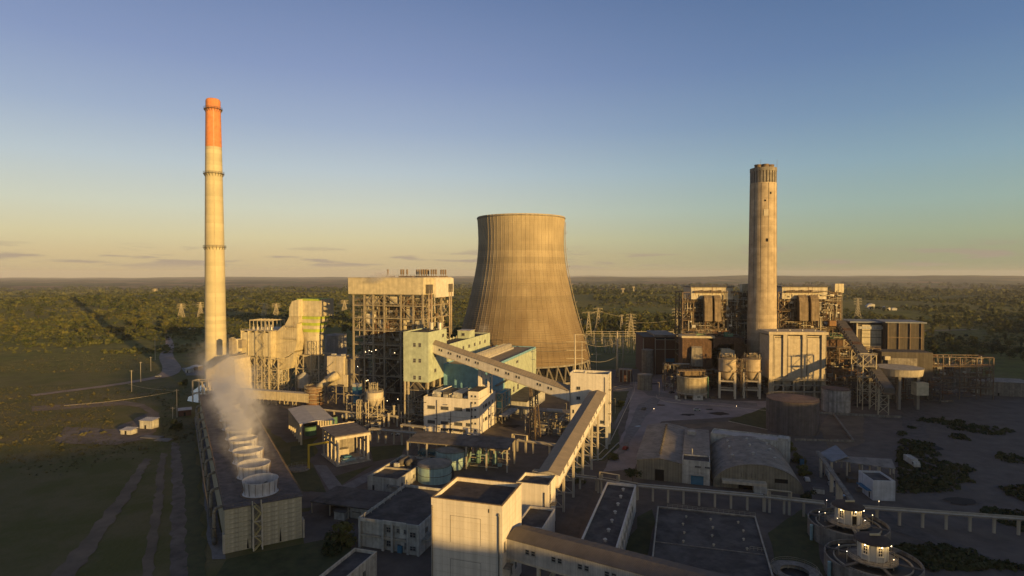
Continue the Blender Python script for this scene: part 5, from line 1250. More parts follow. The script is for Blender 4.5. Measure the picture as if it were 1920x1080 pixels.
t = thing('gantry_crane', 'yellow steel goalpost gantry left of the pump shelter', 'gantry', G(579, 880), rz_)
pe = G(618, 833, 9.5); le = (Vector((pe.x, pe.y)) - Vector((t.location.x, t.location.y))).length
member(t, (0, 0, 0), (0, 0, 9.6), .7, yellow, 'post'); member(t, (-.34, 0, 9.97), (le, 0, 9.97), .6, yellow, 'beam', d=.7); member(t, (0, 1.6, 0), (0, .36, 9.3), .45, yellow, 'strut')
# ---- small pump hut & round pit left of the shelter
t = thing('round_pit', 'dark round settling pit with rail in the lawn beside the cooling cells', 'pit', G(560, 880))
b = MB(); b.lathe([(0, .12), (4.2, .12), (4.2, .7), (4.5, .7), (4.5, 0)], 28); b.build('kerb', conc_dark, t); b = MB(); handrail(b, [(4.4 * math.cos(k * .52), 4.4 * math.sin(k * .52), .7) for k in range(13)], 1, 3, .07); b.build('railing', steel_l, t)
# lighting masts near the bank
def mast(px, py, h, label, lit=None, arm=.9, grp=None, m=steel_l, nm='street_lamp', rz=0):
    t = thing(nm, label, 'street lamp', G(px, py), rz, grp); b = MB(); b.cyl((0, 0, 0), (0, 0, h), .11, .06, n=8); b.beam((0, 0, h), (arm, 0, h + .15), .09); b.build('pole', m, t)
    b = MB(); b.box(arm - .1, arm + .45, -.14, .14, h + .08, h + .2); b.build('lamp_head', steel_d if lit is None else lit, t); return t
# ================================================================= left fields
def hut(px, py, w, d, h, label, wallm, roofm, rz=GB, rise=.6, nm='hut', over=.4, z=None):
    p = G(px, py); t = thing(nm, label, 'hut', (p.x, p.y, z or float(height(p.x, p.y))), rz); wall_box(t, 0, w, 0, d, -1, h, wallm)
    b = MB(); o = over; b.hexa([(-o, -o, h), (w + o, -o, h), (w + o, d + o, h + rise), (-o, d + o, h + rise), (-o, -o, h + .2), (w + o, -o, h + .2), (w + o, d + o, h + rise + .2), (-o, d + o, h + rise + .2)]); b.build('roof', roofm, t)
    b = MB(); b.box(w * .4, w * .4 + 1, -.05, -.003, 0, 2); b.build('door', dark, t); return t
hut(335, 781, 6.2, 4, 3.2, 'small brick hut with pale roof at the end of the dirt track', brick_m, roof_pale, GA)
hut(347, 699, 5, 4, 3.4, 'white cabin left of the pale shed on the hard standing by the chimney', white_w, roof_pale)
hut(357, 694, 8, 5, 3, 'pale shed right of the white cabin near the chimney foot', dirt_grey, roof_pale)
hut(262, 804, 7, 5, 4.2, 'small white pump house in the field at the far left', white_w, roof_pale, -10)
hut(226, 815, 6, 4, 2.2, 'low white slab store at the left edge of the field', white_w, roof_pale, -10)
t = thing('concrete_basin', 'pale open concrete basin in front of the field pump house', 'basin', G(262, 822), -10); wall_box(t, 0, 10, 0, 4, 0, .6, pave, 'slab'); wall_box(t, 10.4, 18, -3, 1, 0, .5, pave, 'slab')
def pole(px, py, h, label, cat='utility pole'):
    p = G(px, py); t = thing('utility_pole', label, cat, (p.x, p.y, float(height(p.x, p.y)))); member(t, (0, 0, -.5), (0, 0, h), .32, conc, 'pole'); member(t, (-1.2, 0, h - .6), (1.2, 0, h - .6), .2, conc, 'cross_arm')
    for x_ in (-1.1, 0, 1.1): member(t, (x_, 0, h - .49), (x_, 0, h - .1), .12, steel_d, 'insulator')
    return t
P1 = pole(332, 783, 16, 'utility pole next to the brick hut'); pole(324, 785, 6.5, 'short post left of the utility pole by the hut'); P3 = pole(264, 716, 15, 'utility pole by the dirt road, nearest the white pickup'); pole(283, 696, 12, 'utility pole right of the pickup on the far verge')
pole(247, 735, 15, 'utility pole at the left edge of the dirt road'); pole(291, 675, 22, 'tall slim pole at the bend of the gravel road')
# steam
# ================================================================= FOREGROUND
# two-storey workshop
o_ = G(671.7, 970, 8.9); o_.z = 0; Wk, Dk, Hk = 19.6, 29, 8.9
t = thing('workshop_building', 'old white two-storey workshop with recessed bays and dark roof, left of the big tower', 'building', o_, GB)
b = MB(); b.box(0, Wk, 1.0, Dk, 0, 7.9); b.build('wall', white_w, t)
block(t, Wk, Dk, 8.1, white_w, par=.8, z0=7.92, names=('parapet', 'roof'))
b = MB()
for x_ in (0, 7.6, 10.6, 15.6, Wk - .7): b.box(x_, x_ + .7, 0, .99, 0, 7.9)
b.build('pier', white_w, t)
for x0_, x1_ in ((.7, 7.6), (8.3, 10.6), (11.3, 15.6)): b = MB(); b.box(x0_ + .01, x1_ - .01, .02, .98, 3.6, 4.1); b.build('floor_band', conc, t)
b = MB(); b.box(16.31, Wk - .71, .1, .98, .2, 7.8); b.build('bay_wall', white_w, t)
window(t, 'front', 0, 0, 0.01, 0.01) if False else None
for x_, z_, w_, h_ in ((8.7, 5.3, 1.6, 1.5), (12.0, 5.5, 1.0, 1.2), (14.3, 5.5, 1.0, 1.2), (16.7, 5.2, 1.9, 1.5), (8.7, 1.2, 1.6, 1.7), (12.2, .8, 1.2, 1.5), (16.7, 1.4, 1.9, 1.3), (14.5, 1.0, .8, 2)):
    put('window', win_mesh(w_, h_, 2, 2), t, (x_, .99 if x_ < 16 else .09, z_))
b = MB(); b.box(12.6, 14.0, .2, .9, .05, 2.0); b.build('water_box', blue_m, t)
for y_ in (4, 8.5, 13, 18): window(t, 'right', y_, 5, 1.7, 1.6, W=Wk)
b = MB(); b.box(Wk + .01, Wk + 2.2, 2, 16, 3.9, 4.1); b.box(Wk + 2.1, Wk + 2.2, 2, 16, 4.11, 5.0); b.build('side_gallery', conc, t)
for k in range(9):
    x_ = .15 if k < 7 else 4; b = MB(); y_ = 2 + k * 3.8; b.cyl((.9, y_, 8.1), (.9, y_, 9.6), .13, n=8); b.cyl((.9, y_, 9.6), (1.3, y_, 9.7), .16, n=8); b.build('vent_pipe', alu, t)
b = MB(); b.box(8, 15.5, .02, .14, 8.91, 9.1); b.build('gutter', white, t)
# bottom left block
o_ = at(590, 143); t = thing('flat_block', 'flat dark-roofed white block cut by the bottom edge, left of the workshop', 'building', (o_.x - 2.0, 141, 0), GB)
pb_ = G(708, 1033, 6.4); pl_ = G(665, 1028, 6.4); w_ = (pb_ - pl_).length; t.location = (pl_.x + .3 * -30, pl_.y - .954 * 30, 0)
block(t, w_, 30, 5.7, white_w, par=.7); coping(t, w_, 30, 6.4, conc_warm)
for y_ in (18, 23): window(t, 'right', y_, 2, 1.4, 2.2, W=w_)
# small block with the two long tanks on the roof
o_ = G(689, 893, 5.1); o_.z = 0
t = thing('compressor_block', 'low white block with two horizontal tanks on its roof, left of the blue tanks', 'building', o_, GB)
block(t, 12.6, 27.5, 4.3, white_w, par=.8); coping(t, 12.6, 27.5, 5.1, conc)
b = MB(); b.box(.4, 12.2, 12.0, 12.4, 4.3, 5.0); b.build('roof_upstand', conc, t)
for x_ in (5.2, 8.2):
    b = MB(); b.lathe([(0, -3.6), (.8, -3.4), (1.15, -2.8), (1.15, 2.8), (.8, 3.4), (0, 3.6)], 18); q = b.build('vessel', steel_d, t, smooth=True, loc=(x_, 19, 5.9)); q.rotation_euler = (R(90), 0, 0)
    b = MB(); b.box(x_ - .9, x_ + .9, 17, 17.4, 4.31, 5.2); b.box(x_ - .9, x_ + .9, 20.6, 21, 4.31, 5.2); b.build('saddle', conc, t, kind='stuff')
b = MB(); b.box(3, 5, 14.5, 16, 4.31, 5.9); b.box(2.5, 3.2, 22, 25, 4.31, 5.2); b.build('roof_pump', white_w, t, kind='stuff')
window(t, 'front', 2, 0.05, 1.0, 2.1, nx=1); window(t, 'front', 8, 2, 1.0, 1.0)
for y_ in (2.5, 6, 12): window(t, 'right', y_, 1.6, 1.3, 1.4, W=12.6)
b = MB(); b.box(9, 13.6, -1.8, -.01, 2.7, 2.9); b.build('canopy', conc_dark, t)
# dark flat open shed
o_ = G(585, 963, 0); t = thing('carport', 'low dark flat-roofed carport behind the workshop', 'shed', (o_.x, o_.y, 0), GB)
b = MB(); b.box(-.4, 22, -.4, 15, 3.9, 4.3); b.build('roof', bitumen, t)
for x_ in (0, 7, 14, 21): member(t, (x_, 0, 0), (x_, 0, 3.88), .3, conc, 'post')
wall_box(t, .3, 21.6, 8, 14.6, 0, 3.86, conc_dark); wall_box(t, 14, 21.7, 1, 7.9, 0, 3.86, white_w); wall_box(t, 9.8, 13.6, -1.8, 2, 0, 2.6, white_w, 'cabin'); wall_box(t, 9.5, 13.9, -2.1, 2.2, 2.61, 2.8, bitumen, 'cabin_roof')
# pale blue tanks
q1 = at(815, 231.8); q2 = at(847.5, 248.5)
tank('blue_tank', 'pale blue round tank with dusty cone roof, the nearer of the pair', q1, 6.6, 0, 6.3, tank_blue, tank_roof, 2.0, 48, 2, True, (-20, 60))
tank('blue_tank', 'pale blue round tank with dusty cone roof, behind the nearer one', q2, 6.8, 0, 7.3, tank_blue, tank_roof, 2.1, 48, 2, True, (-50, 10))
# pump canopy
o_ = G(762, 827, 9.7); t = thing('pump_canopy', 'long weathered roof on posts above green pressure vessels, behind the blue tanks', 'canopy', (o_.x, o_.y, 0), GB + 2.5); Wc = (G(953, 841.7, 9.7) - o_).length
for k in range(15):                            # roof laid in separate sheets
    b = MB(); x0_ = k * Wc / 15; dz_ = .04 * (k % 2); b.hexa([(x0_ + .02, -.4, 9.6 + dz_), (x0_ + Wc / 15 - .02, -.4, 9.6 + dz_), (x0_ + Wc / 15 - .02, 12.5, 10.6 + dz_), (x0_ + .02, 12.5, 10.6 + dz_), (x0_ + .02, -.4, 9.75 + dz_), (x0_ + Wc / 15 - .02, -.4, 9.75 + dz_), (x0_ + Wc / 15 - .02, 12.5, 10.75 + dz_), (x0_ + .02, 12.5, 10.75 + dz_)])
    b.build('roof_sheet', mat('stained_sheet', (0.15, 0.13, 0.115), corr=1.0, corr_str=.5, var=.5, scale=.25, streak=.2), t)
for k in range(6):
    for y_ in (.2, 11.8): member(t, (.5 + k * (Wc - 1) / 5, y_, 0), (.5 + k * (Wc - 1) / 5, y_, 9.3 + y_ * .075), .6, conc, 'post')
member(t, (0, .2, 9.3), (Wc, .2, 9.3), .3, conc_dark, 'edge_beam')
for k in range(5): member(t, (.8 + k * (Wc - 1) / 5, .2, 9.0), (.8 + k * (Wc - 1) / 5, 11.8, 9.9), .25, conc_dark, 'rafter')
for x_ in (30, 33.6, 37.2, 25.5, 22.2):
    b = MB(); b.lathe([(0, .8), (.9, 1.1), (1.1, 1.6), (1.1, 5.6), (.8, 6.2), (0, 6.5)], 16, x_, 6); b.build('pressure_vessel', mat('grey_green_paint', (0.17, 0.29, 0.23), streak=.4), t, smooth=True)
b = MB(); b.box(3, 18, 5, 10, 0, 4.2); b.build('pump_room', mat('blue_grey_panel', (0.08, 0.17, 0.20), corr=1.5, corr_str=.4), t)
clutter(t, 20, Wc - 2, 3, 11, .3, 7.5, 70, [tank_blue, steel_l, steel_d], 41, (.08, .22)); clutter(t, 1, 20, 1, 5, .2, 4, 40, [tank_blue, steel_l, steel_d], 42, (.08, .25))
# long flat building
o_ = G(1138, 904, 8.9); e_ = G(1192.6, 909, 8.9); w_ = (e_ - o_).length; D_ = 56; t = thing('long_flat_building', 'long narrow flat-roofed white building with a line of roof vents', 'building', (o_.x - .3 * D_, o_.y - .954 * D_, 0), GB)
block(t, w_, D_, 8.2, white, par=.7); coping(t, w_, D_, 8.9, white)
for k in range(8): b = MB(); b.cyl((w_ * .62, 5 + k * 6.6, 8.2), (w_ * .62, 5 + k * 6.6, 8.9), .35, n=10); b.cyl((w_ * .62, 5 + k * 6.6, 8.9), (w_ * .62, 5 + k * 6.6, 9.15), .6, .3, n=10); b.build('roof_vent', alu, t)
for k in range(9): b = MB(); b.box(w_ + .004, w_ + .12, 6 + k * 5, 6.25 + k * 5, 0, 8.1); b.build('wall_rib', white_w, t)
for k in range(8): window(t, 'right', 8 + k * 5, 4.5, 2.2, 1.6, W=w_)
# big flat roof
o_ = G(1240, 950, 5.0); e_ = G(1423, 967, 5.0); w_ = (e_ - o_).length; D_ = 44; t = thing('broad_flat_building', 'very wide dark flat-roofed hall right of the long narrow building', 'building', (o_.x - .3 * D_, o_.y - .954 * D_, 0), GB + 1.5)
block(t, w_, D_, 4.6, conc_dark, par=.4); coping(t, w_, D_, 5.0, conc)
b = MB(); b.box(.4, w_ - .4, D_ - 26, D_ - 25.7, 4.6, 4.8); b.build('roof_joint', conc_dark, t)
for i in range(3):
    for j in range(4): b = MB(); x_, y_ = 8 + i * 8 + rnd.uniform(-1, 1), D_ - 6 - j * 6; b.cyl((x_, y_, 4.6), (x_, y_, 5.1), .22, n=8); b.cyl((x_, y_, 5.1), (x_, y_, 5.3), .42, .2, n=8); b.build('roof_vent', steel_l, t)
b = MB(); handrail(b, [(3, D_ + .05, 5.1), (w_, D_ + .05, 5.1)], 1, 1.5, .06); handrail(b, [(w_ - 4, D_ - 24, 4.7), (w_, D_ - 24, 4.7)], 1, 1, .06); b.build('railing', steel_l, t, kind='stuff')
# grey gable shed
o_ = G(1194, 862, 7.4); Wg = 17.2; Dg = 57; t = thing('gable_shed', 'grey shed with pitched fibre roof and a line of roof vents beside the grey road', 'shed', (o_.x, o_.y, 0), GB)
b = MB(); b.prism([(0, 0), (Wg, 0), (Wg, 7.4), (Wg / 2, 8.8), (0, 7.4)], 0, Dg); b.build('wall', cream_clad if False else mat('beige_cladding', (0.25, 0.225, 0.17), corr=1.0, corr_str=.4, streak=.3), t)
for s_ in (0, 1):
    for k in range(10):
        y0_, y1_ = -.5 + k * (Dg + 1) / 10, -.5 + (k + 1) * (Dg + 1) / 10 + .25; dz_ = .03 + .05 * (9 - k) * .1
        xe = -.6 if s_ == 0 else Wg + .6; xm = Wg / 2; b = MB(); q4 = [(xe, y0_, 7.3 + dz_), (xm, y0_, 8.83 + dz_), (xm, y1_, 8.83 + dz_), (xe, y1_, 7.3 + dz_)]
        q5 = [(x_, y_, z_ + .1) for x_, y_, z_ in q4]; b.hexa(q4 + q5) if s_ == 0 else b.hexa([q4[1], q4[0], q4[3], q4[2], q5[1], q5[0], q5[3], q5[2]]); b.build('roof_sheet', roof_grey, t)
for k in range(12): b = MB(); y_ = 5 + k * 4.2; b.cyl((Wg / 2, y_, 8.9), (Wg / 2, y_, 9.6), .4, n=10); b.cyl((Wg / 2, y_, 9.6), (Wg / 2, y_, 9.95), .75, .3, n=10); b.build('roof_vent', steel_d, t)
b = MB(); b.box(7.0, 10.4, -.06, -.004, 0, 4.4); b.build('door', dark, t)
window(t, 'right', 3, 2, .01, .01, W=Wg) if False else None
# white middle unit
o2 = G(1279, 906, 0); t = thing('middle_unit', 'white unit with blue roller door between the gable shed and the arched hall', 'building', (o2.x, o2.y, 0), GB); Wm = span(o2, 107.5, 1331)
block(t, Wm, 8, 8.6, white_w, par=.5); b = MB(); b.prism([(0, 0), (Wm, 0), (Wm, 8.4), (0, 8.4)], 8.05, 50); b.build('rear_wall', white_w, t)
for k in range(8): b = MB(); y0_ = 8.1 + k * 5.4; b.box(-.1, Wm + .2, y0_, y0_ + 5.45, 8.45 + .02 * (k % 2), 8.6 + .02 * (k % 2)); b.build('roof_sheet', roof_grey, t)
b = MB(); b.box(3.2, 7.8, -.08, -.004, 0, 3.6); b.build('roller_door', blue_m, t); b = MB(); b.box(2.8, 8.6, -1.2, -.004, 3.75, 3.95); b.build('door_hood', alu, t)
for x_ in (4.6, 8.2): window(t, 'front', x_, 6.5, 2.2, .7, nx=4)
b = MB(); b.cyl((3.5, 9.5, 8.6), (3.5, 9.5, 11), .25, n=8); b.box(1.2, 4.5, 40, 43, 8.62, 10); b.build('roof_unit', white_w, t, kind='stuff')
# arched hall
o3 = Vector((76.0, 224.0, 0)); Wa, Da, Ha, Hs = 31.2, 40.0, 9.6, 0.9
t = thing('arched_hall', 'arched grey warehouse with curved ribbed roof, right of the middle unit', 'hall', o3, GB + 2.5)
arc = [(Wa / 2 - math.cos(math.pi * k / 20) * (Wa / 2), Hs + (Ha - Hs) * math.sin(math.pi * k / 20) ** 1.05) for k in range(21)]
b = MB(); b.prism([(0, 0)] + arc + [(Wa, 0)], 0, Da); b.build('wall', mat('beige_cladding', (0.25, 0.225, 0.17)), t)
nb = 8
for j in range(nb):
    y0_, y1_ = -.4 + j * (Da + .8) / nb, -.4 + (j + 1) * (Da + .8) / nb; b = MB(); d_ = .06 + .05 * (j % 2)
    for (xa, za), (xb, zb) in zip(arc[:-1], arc[1:]): b.hexa([(xa, y0_, za + d_), (xb, y0_, zb + d_), (xb, y1_, zb + d_), (xa, y1_, za + d_), (xa, y0_, za + d_ + .12), (xb, y0_, zb + d_ + .12), (xb, y1_, zb + d_ + .12), (xa, y1_, za + d_ + .12)])
    b.build('roof_sheet', roof_grey, t)
for x_ in (Wa * .25, Wa * .5, Wa * .75):
    for y_ in (12, 24, 33): z_ = Ha if x_ == Wa * .5 else Hs + (Ha - Hs) * .84; b = MB(); b.cyl((x_, y_, z_), (x_, y_, z_ + 1.0), .35, n=10); b.cyl((x_, y_, z_ + 1), (x_, y_, z_ + 1.3), .65, .3, n=10); b.build('roof_vent', alu, t)
b = MB(); b.box(3, 18.5, -3.2, -.01, 3.4, 3.6); b.box(3, 18.5, -3.25, -3.0, 2.6, 3.39); b.build('canopy', conc_warm, t)
for x_, w_ in ((9, 5.0),): b = MB(); b.box(x_, x_ + w_, -.06, -.004, 0, 2.9); b.build('door', dark, t)
b = MB(); b.box(14, 18.5, -3.3, -.1, 0, 2.5); b.build('lean_to', white_w, t)
b = MB(); b.box(21.5, 26.0, -.06, -.004, 3.4, 4.9); b.build('opening', dark, t)
for x_ in (10, 11.6, 13.5, 15, 17.4): member(t, (x_, -.15, 4.5), (x_, -.15, 6.2), .14, steel_d, 'vent_pipe')
# white annex behind the arched hall
a_ = G(1329, 809, 9.6); c_ = G(1475, 826, 9.6); w_ = (c_ - a_).length; t = thing('white_annex', 'long white annex with bluish roof behind the arched hall', 'building', (a_.x, a_.y - 2.5, 0), math.degrees(math.atan2(c_.y - a_.y, c_.x - a_.x)))
block(t, w_, 9, 9.2, white_w, roof_pale, par=.5); wall_box(t, w_ - 4.5, w_ - .4, 1, 6, 9.25, 10.6, white_w, 'roof_box'); window(t, 'right', 3, 5, 2, .9, W=w_)
# kiosk, right edge
a_ = G(1619, 881, 7.2); c_ = G(1637, 900.5, 7.2); d_ = G(1679, 902, 7.2); t = thing('white_kiosk', 'white box building with a blue side awning near the right edge', 'building', (c_.x, c_.y, 0), math.degrees(math.atan2(d_.y - c_.y, d_.x - c_.x)))
block(t, (d_ - c_).length, 11.0, 6.5, mat('bluish_white_paint', (0.55, 0.56, 0.58), streak=.25), par=.7, th=.25); b = MB(); b.box(-1.6, -.01, 1, 9, 3.0, 3.25); b.build('awning', blue_m, t)
window(t, 'left', 2, .1, 1, 2.2, nx=1); b = MB(); b.box((d_ - c_).length + .02, (d_ - c_).length + .6, 2, 3, 0, 9); b.build('duct', steel_d, t)
# open shed & canopy in the right yard
def canopy(pts, z, label, m, post_m=conc, th=.3, nm='open_shed', n=4, sheets=2):
    P = [G(px, py, z) for px, py in pts]; O = Vector((P[0].x, P[0].y, 0)); t = thing(nm, label, 'shed', O, 0)
    for k in range(sheets):
        f0, f1 = k / sheets, (k + 1) / sheets - .004; q4 = [P[0].lerp(P[1], f0) - O, P[0].lerp(P[1], f1) - O, P[3].lerp(P[2], f1) - O, P[3].lerp(P[2], f0) - O]
        b = MB(); b.hexa(q4 + [v + Vector((0, 0, th)) for v in q4]); b.build('roof_sheet', m, t)
    for e0, e1 in ((P[0], P[1]), (P[3], P[2])):
        for k in range(n): q = e0.lerp(e1, (k + .15) / (n - .7)) - O; member(t, (q.x, q.y, 0), (q.x, q.y, z), .5, post_m, 'post')
    return t
canopy([(1536, 851), (1560, 867), (1590, 857), (1567, 835.5)], 7, 'small open shed with pale blue-grey roof at right', mat('blue_grey_roof', (0.22, 0.24, 0.27), corr=.9, corr_str=.4), n=3)
canopy([(1556, 863), (1680, 880), (1672, 862), (1590, 857)], 6.0, 'long dark low roof behind the white kiosk', roof_grey, n=5, sheets=4)
a_, c_ = G(1533, 845, 9), G(1600, 940, 7); t = thing('pipe_bridge', 'dark sloping pipe bridge on tall concrete blades from the open shed to the clarifiers', 'pipe bridge', (a_.x, a_.y, 0)); dd = c_ - a_
b = MB(); b.beam((0, 0, 8.6), (dd.x, dd.y, 6.6), 1.4, .7); b.build('trough', conc_dark, t)
for f in (.12, .45, .62, .7, .92): member(t, (dd.x * f, dd.y * f, 0), (dd.x * f, dd.y * f, 8.2 - 2 * f), 1.3 if f > .4 else .8, conc, 'pier', d=.5)
# ---- pipe racks
def rack(label, a, b_, z, n, w=2.2, npipe=5, seed=1, posts=None, portal=(), pm_=None, base=None, leg=conc, name='pipe_rack'):
    d = b_ - a; L = math.hypot(d.x, d.y); t = thing(name, label, 'pipe rack', (a.x, a.y, 0), math.degrees(math.atan2(d.y, d.x))); r = random.Random(seed); ms = [alu, steel_l, steel_d, steel, steel_l]
    for k in range(npipe):
        y_ = -w / 2 + .2 + k * (w - .4) / max(1, npipe - 1); rr_ = r.uniform(.1, .24); b = MB(); b.cyl((0, y_, z + .25 + rr_), (L, y_, z + .25 + rr_), rr_, n=8); b.build('pipe', ms[k % 5], t)
    for f in (posts or [i / (n - 1) for i in range(n)]): member(t, (L * f, 0, 0), (L * f, 0, z - .25), .75, leg, 'post', d=.6); member(t, (L * f, -w / 2, z), (L * f, w / 2, z), .4, leg, 'cross_head')
    for y_ in (-w / 2, w / 2): member(t, (.2, y_, z + .1), (L - .2, y_, z + .1), .22, steel, 'edge_beam')
    for f in portal:
        x_ = L * f; b = MB()
        for k in range(4): y_ = -w / 2 + .3 + k * .45; b.pipe([(x_, y_, z + .4), (x_, y_, z + 3.0 - k * .12), (x_ + 7.2, y_, z + 3.0 - k * .12), (x_ + 7.2, y_, z + .4)], .16, 8)
        b.build('expansion_loop', steel_l, t, kind='stuff')
        for xx in (x_ + .6, x_ + 6.6): member(t, (xx, -.2, 0), (xx, -.2, z + 2.2), .75, leg, 'post')
    return t
rack('long pipe rack on concrete posts running across in front of the grey sheds', G(1196, 911, 5), G(1432, 932, 5), 5.0, 9, 2.6, 6, 51)
t = rack('short pipe rack piece with a square pipe loop beside the low spreading tree', G(1122, 898, 5.2), G(1194, 910.5, 5.2), 5.2, 3, 2.6, 5, 52, portal=(.05,))
rack('pipe rack with a square pipe loop in front of the arched hall', G(1434, 932, 5.0), G(1545, 945, 5.0), 5.0, 4, 2.6, 5, 53, portal=(.05,))
rack('pipe rack passing under the long conveyor', G(1000, 884, 4.5), G(1118, 898, 4.5), 4.5, 5, 2.2, 5, 54)
rack('pipe rack from the pump canopy to the long conveyor', G(970, 826, 5), G(1062, 838, 5), 5.0, 4, 2.2, 5, 55, portal=(-.1,))
rack('pipe rack behind the pump shelter running right to the canopy', G(694, 805, 6), G(800, 815, 6), 6.0, 8, 2.4, 5, 56)
rack('sloping belt bridge on posts behind the pump shelter', G(684, 800, 4), G(742, 770, 4), 4.0, 5, 2.0, 3, 57)
rack('pipe rack under the bunker tower in front of the boiler frame', G(753, 797, 8), G(796, 802, 8), 8.0, 3, 2.2, 5, 58)
rack('pipe bridge along the front edge of the boiler yard', G(560, 765, 5), G(745, 782, 5), 5.0, 9, 2, 3, 59)
rack('pipe rack crossing the transformer yard', G(955, 762, 6), G(1066, 774, 6), 6, 6, 2.4, 4, 60)
# ---- clarifiers with lantern-lit round houses
def clarifier(label, c, r, z, n_wall=48):
    t = thing('clarifier', label, 'clarifier', c)
    b = MB(); b.lathe([(r, 0), (r, z), (r - .35, z), (r - .35, z - 1.4), (r - 3, z - 1.4)], n_wall); b.build('outer_wall', conc_dark, t)
    b = MB(); b.lathe([(r - 2.2, z - 1.3), (r - 2.2, z - .5), (r - 2.5, z - .5), (r - 2.5, z - 1.3)], n_wall); b.build('weir', conc, t)
    b = MB(); b.lathe([(r - .36, z - .95), (0, z - .95)], n_wall); b.build('water', mat('dark_water', (0.03, 0.03, 0.028), rough=.5, var=.3, bump=0, spec=.2), t)
    b = MB(); b.lathe([(5.9, z + .0), (5.9, z + .25), (3.5, z + .25), (3.5, z), (5.9, z)], 40); b.build('centre_deck', conc_dark, t)
    for k in range(8): a = k * .785; member(t, (4 * math.cos(a), 4 * math.sin(a), z - 3), (4 * math.cos(a), 4 * math.sin(a), z - .01), .4, conc, 'deck_post')
    b = MB(); handrail(b, [(5.8 * math.cos(k * .35), 5.8 * math.sin(k * .35), z + .25) for k in range(19)], 1.1, 1.2, .06); b.build('railing', yellow if False else steel_l, t)
    for a in (.4, 1.45, 2.5, 3.55, 4.6, 5.65):
        b = MB(); b.beam((6 * math.cos(a), 6 * math.sin(a), z - .1), ((r - .2) * math.cos(a), (r - .2) * math.sin(a), z - .1), .8, .3); b.build('launder', steel_d, t)
    b = MB(); b.cyl((-r - .5, -1.0, -1), (-r - .5, -1.0, z - .5), .45, n=12); b.build('drain_pipe', tank_blue, t)
    return t
def round_house(label, c, z, door=False):
    t = thing('round_house', label, 'pavilion', (c.x, c.y, z)); t.scale = (1.02, 1.02, 1.32); n = 12; r = 3.35; wm = win_mesh(1.15, 1.75, 2, 3, white, mat('grey_glass', (0.05, 0.05, 0.05), rough=.2, bump=0, spec=.5))  # window panes of plain dark grey glass
    hw_ = mat('pavilion_paint', (0.60, 0.56, 0.48), streak=.15, var=.1)
    b = MB(); b.lathe([(r, 0), (r, 3.5)], n, a0=R(15), a1=R(375)); b.build('wall', hw_, t)
    b = MB(); b.lathe([(0, 4.75), (1.2, 4.6), (3.9, 3.9), (4.35, 3.6), (4.35, 3.45), (3.3, 3.5)], 32); b.build('roof', mat('dark_tile_roof', (0.08, 0.06, 0.05), var=.3), t, smooth=False)
    b = MB(); b.box(-1.3, 1.3, -1.1, -.7, 4.66, 5.0); b.build('roof_cleat', mat('tan_cap', (0.6, 0.5, 0.3)), t)  # flat tan piece on top of the roof
    ap = r * math.cos(R(15))
    for k in range(n):
        a = R(30 * k)
        if k % 2 == 1: put('window', wm, t, (ap * math.cos(a) - .575 * -math.sin(a) + .01 * math.cos(a), ap * math.sin(a) - .575 * math.cos(a) + .01 * math.sin(a), 1.2), a + R(90)) if not (door and k == 9) else None
        b_ = R(30 * k + 15); member(t, ((r + .1) * math.cos(b_), (r + .1) * math.sin(b_), 0), ((r + .1) * math.cos(b_), (r + .1) * math.sin(b_), 3.5), .22, hw_, 'pilaster')
    if door:
        a = R(270); put('door', (lambda q: q.box(-.6, .6, -.05, .02, 0, 2.2) and q.mesh('door', dark))(MB()), t, (0, -ap - .02, .05)); put('window', win_mesh(1.25, .95, 2, 1, white, glass), t, (-.62, -ap - .03, 2.3))
    for a in (R(215), R(268), R(312), R(350)):
        rr_ = 4.2; b = MB(); b.cyl((0, 0, -.1), (0, 0, .1), .12, n=8); b.build('eave_lamp', lamp_m, t, loc=(rr_ * math.cos(a), rr_ * math.sin(a), 3.3))
        L = bpy.data.lights.new('eave_light', 'POINT'); L.energy = 60; L.color = (1, .66, .24); L.shadow_soft_size = .15; o = bpy.data.objects.new('eave_light', L); col.objects.link(o); o.parent = t; o.location = (rr_ * math.cos(a), rr_ * math.sin(a), 3.0)
    return t
c1 = G(1590, 978, 5.2); c2 = G(1636, 1046, 5.2); c1.z = c2.z = 0
clarifier('round concrete clarifier around the farther lantern-lit house', c1, 11.0, 5.2); clarifier('round concrete clarifier around the nearer lantern-lit house', c2, 11.4, 5.2)
clarifier('low round clarifier basin cut by the bottom edge', G(1490, 1088), 4.6 + 2, 2.2)
round_house('farther small round white house with dark roof, lit under its eaves', c1, 5.45, True); round_house('nearer small round white house with dark roof, lit under its eaves', c2, 5.45)
b = MB(); t = thing('walkway_bridge', 'narrow railed footbridge between the two round houses', 'footbridge', (c1.x, c1.y, 5.5)); d_ = c2 - c1; q0, q1 = d_.normalized() * 5.5, d_ - d_.normalized() * 5.5
b = MB(); b.beam((q0.x, q0.y, 0), (q1.x, q1.y, 0), 1.1, .2); b.build('deck', conc_dark, t); s_ = Vector((d_.y, -d_.x, 0)).normalized() * .5
b = MB(); handrail(b, [(q0.x + s_.x, q0.y + s_.y, .1), (q1.x + s_.x, q1.y + s_.y, .1)], 1, 1.2, .06); handrail(b, [(q0.x - s_.x, q0.y - s_.y, .1), (q1.x - s_.x, q1.y - s_.y, .1)], 1, 1.2, .06); b.build('railing', steel_l, t)
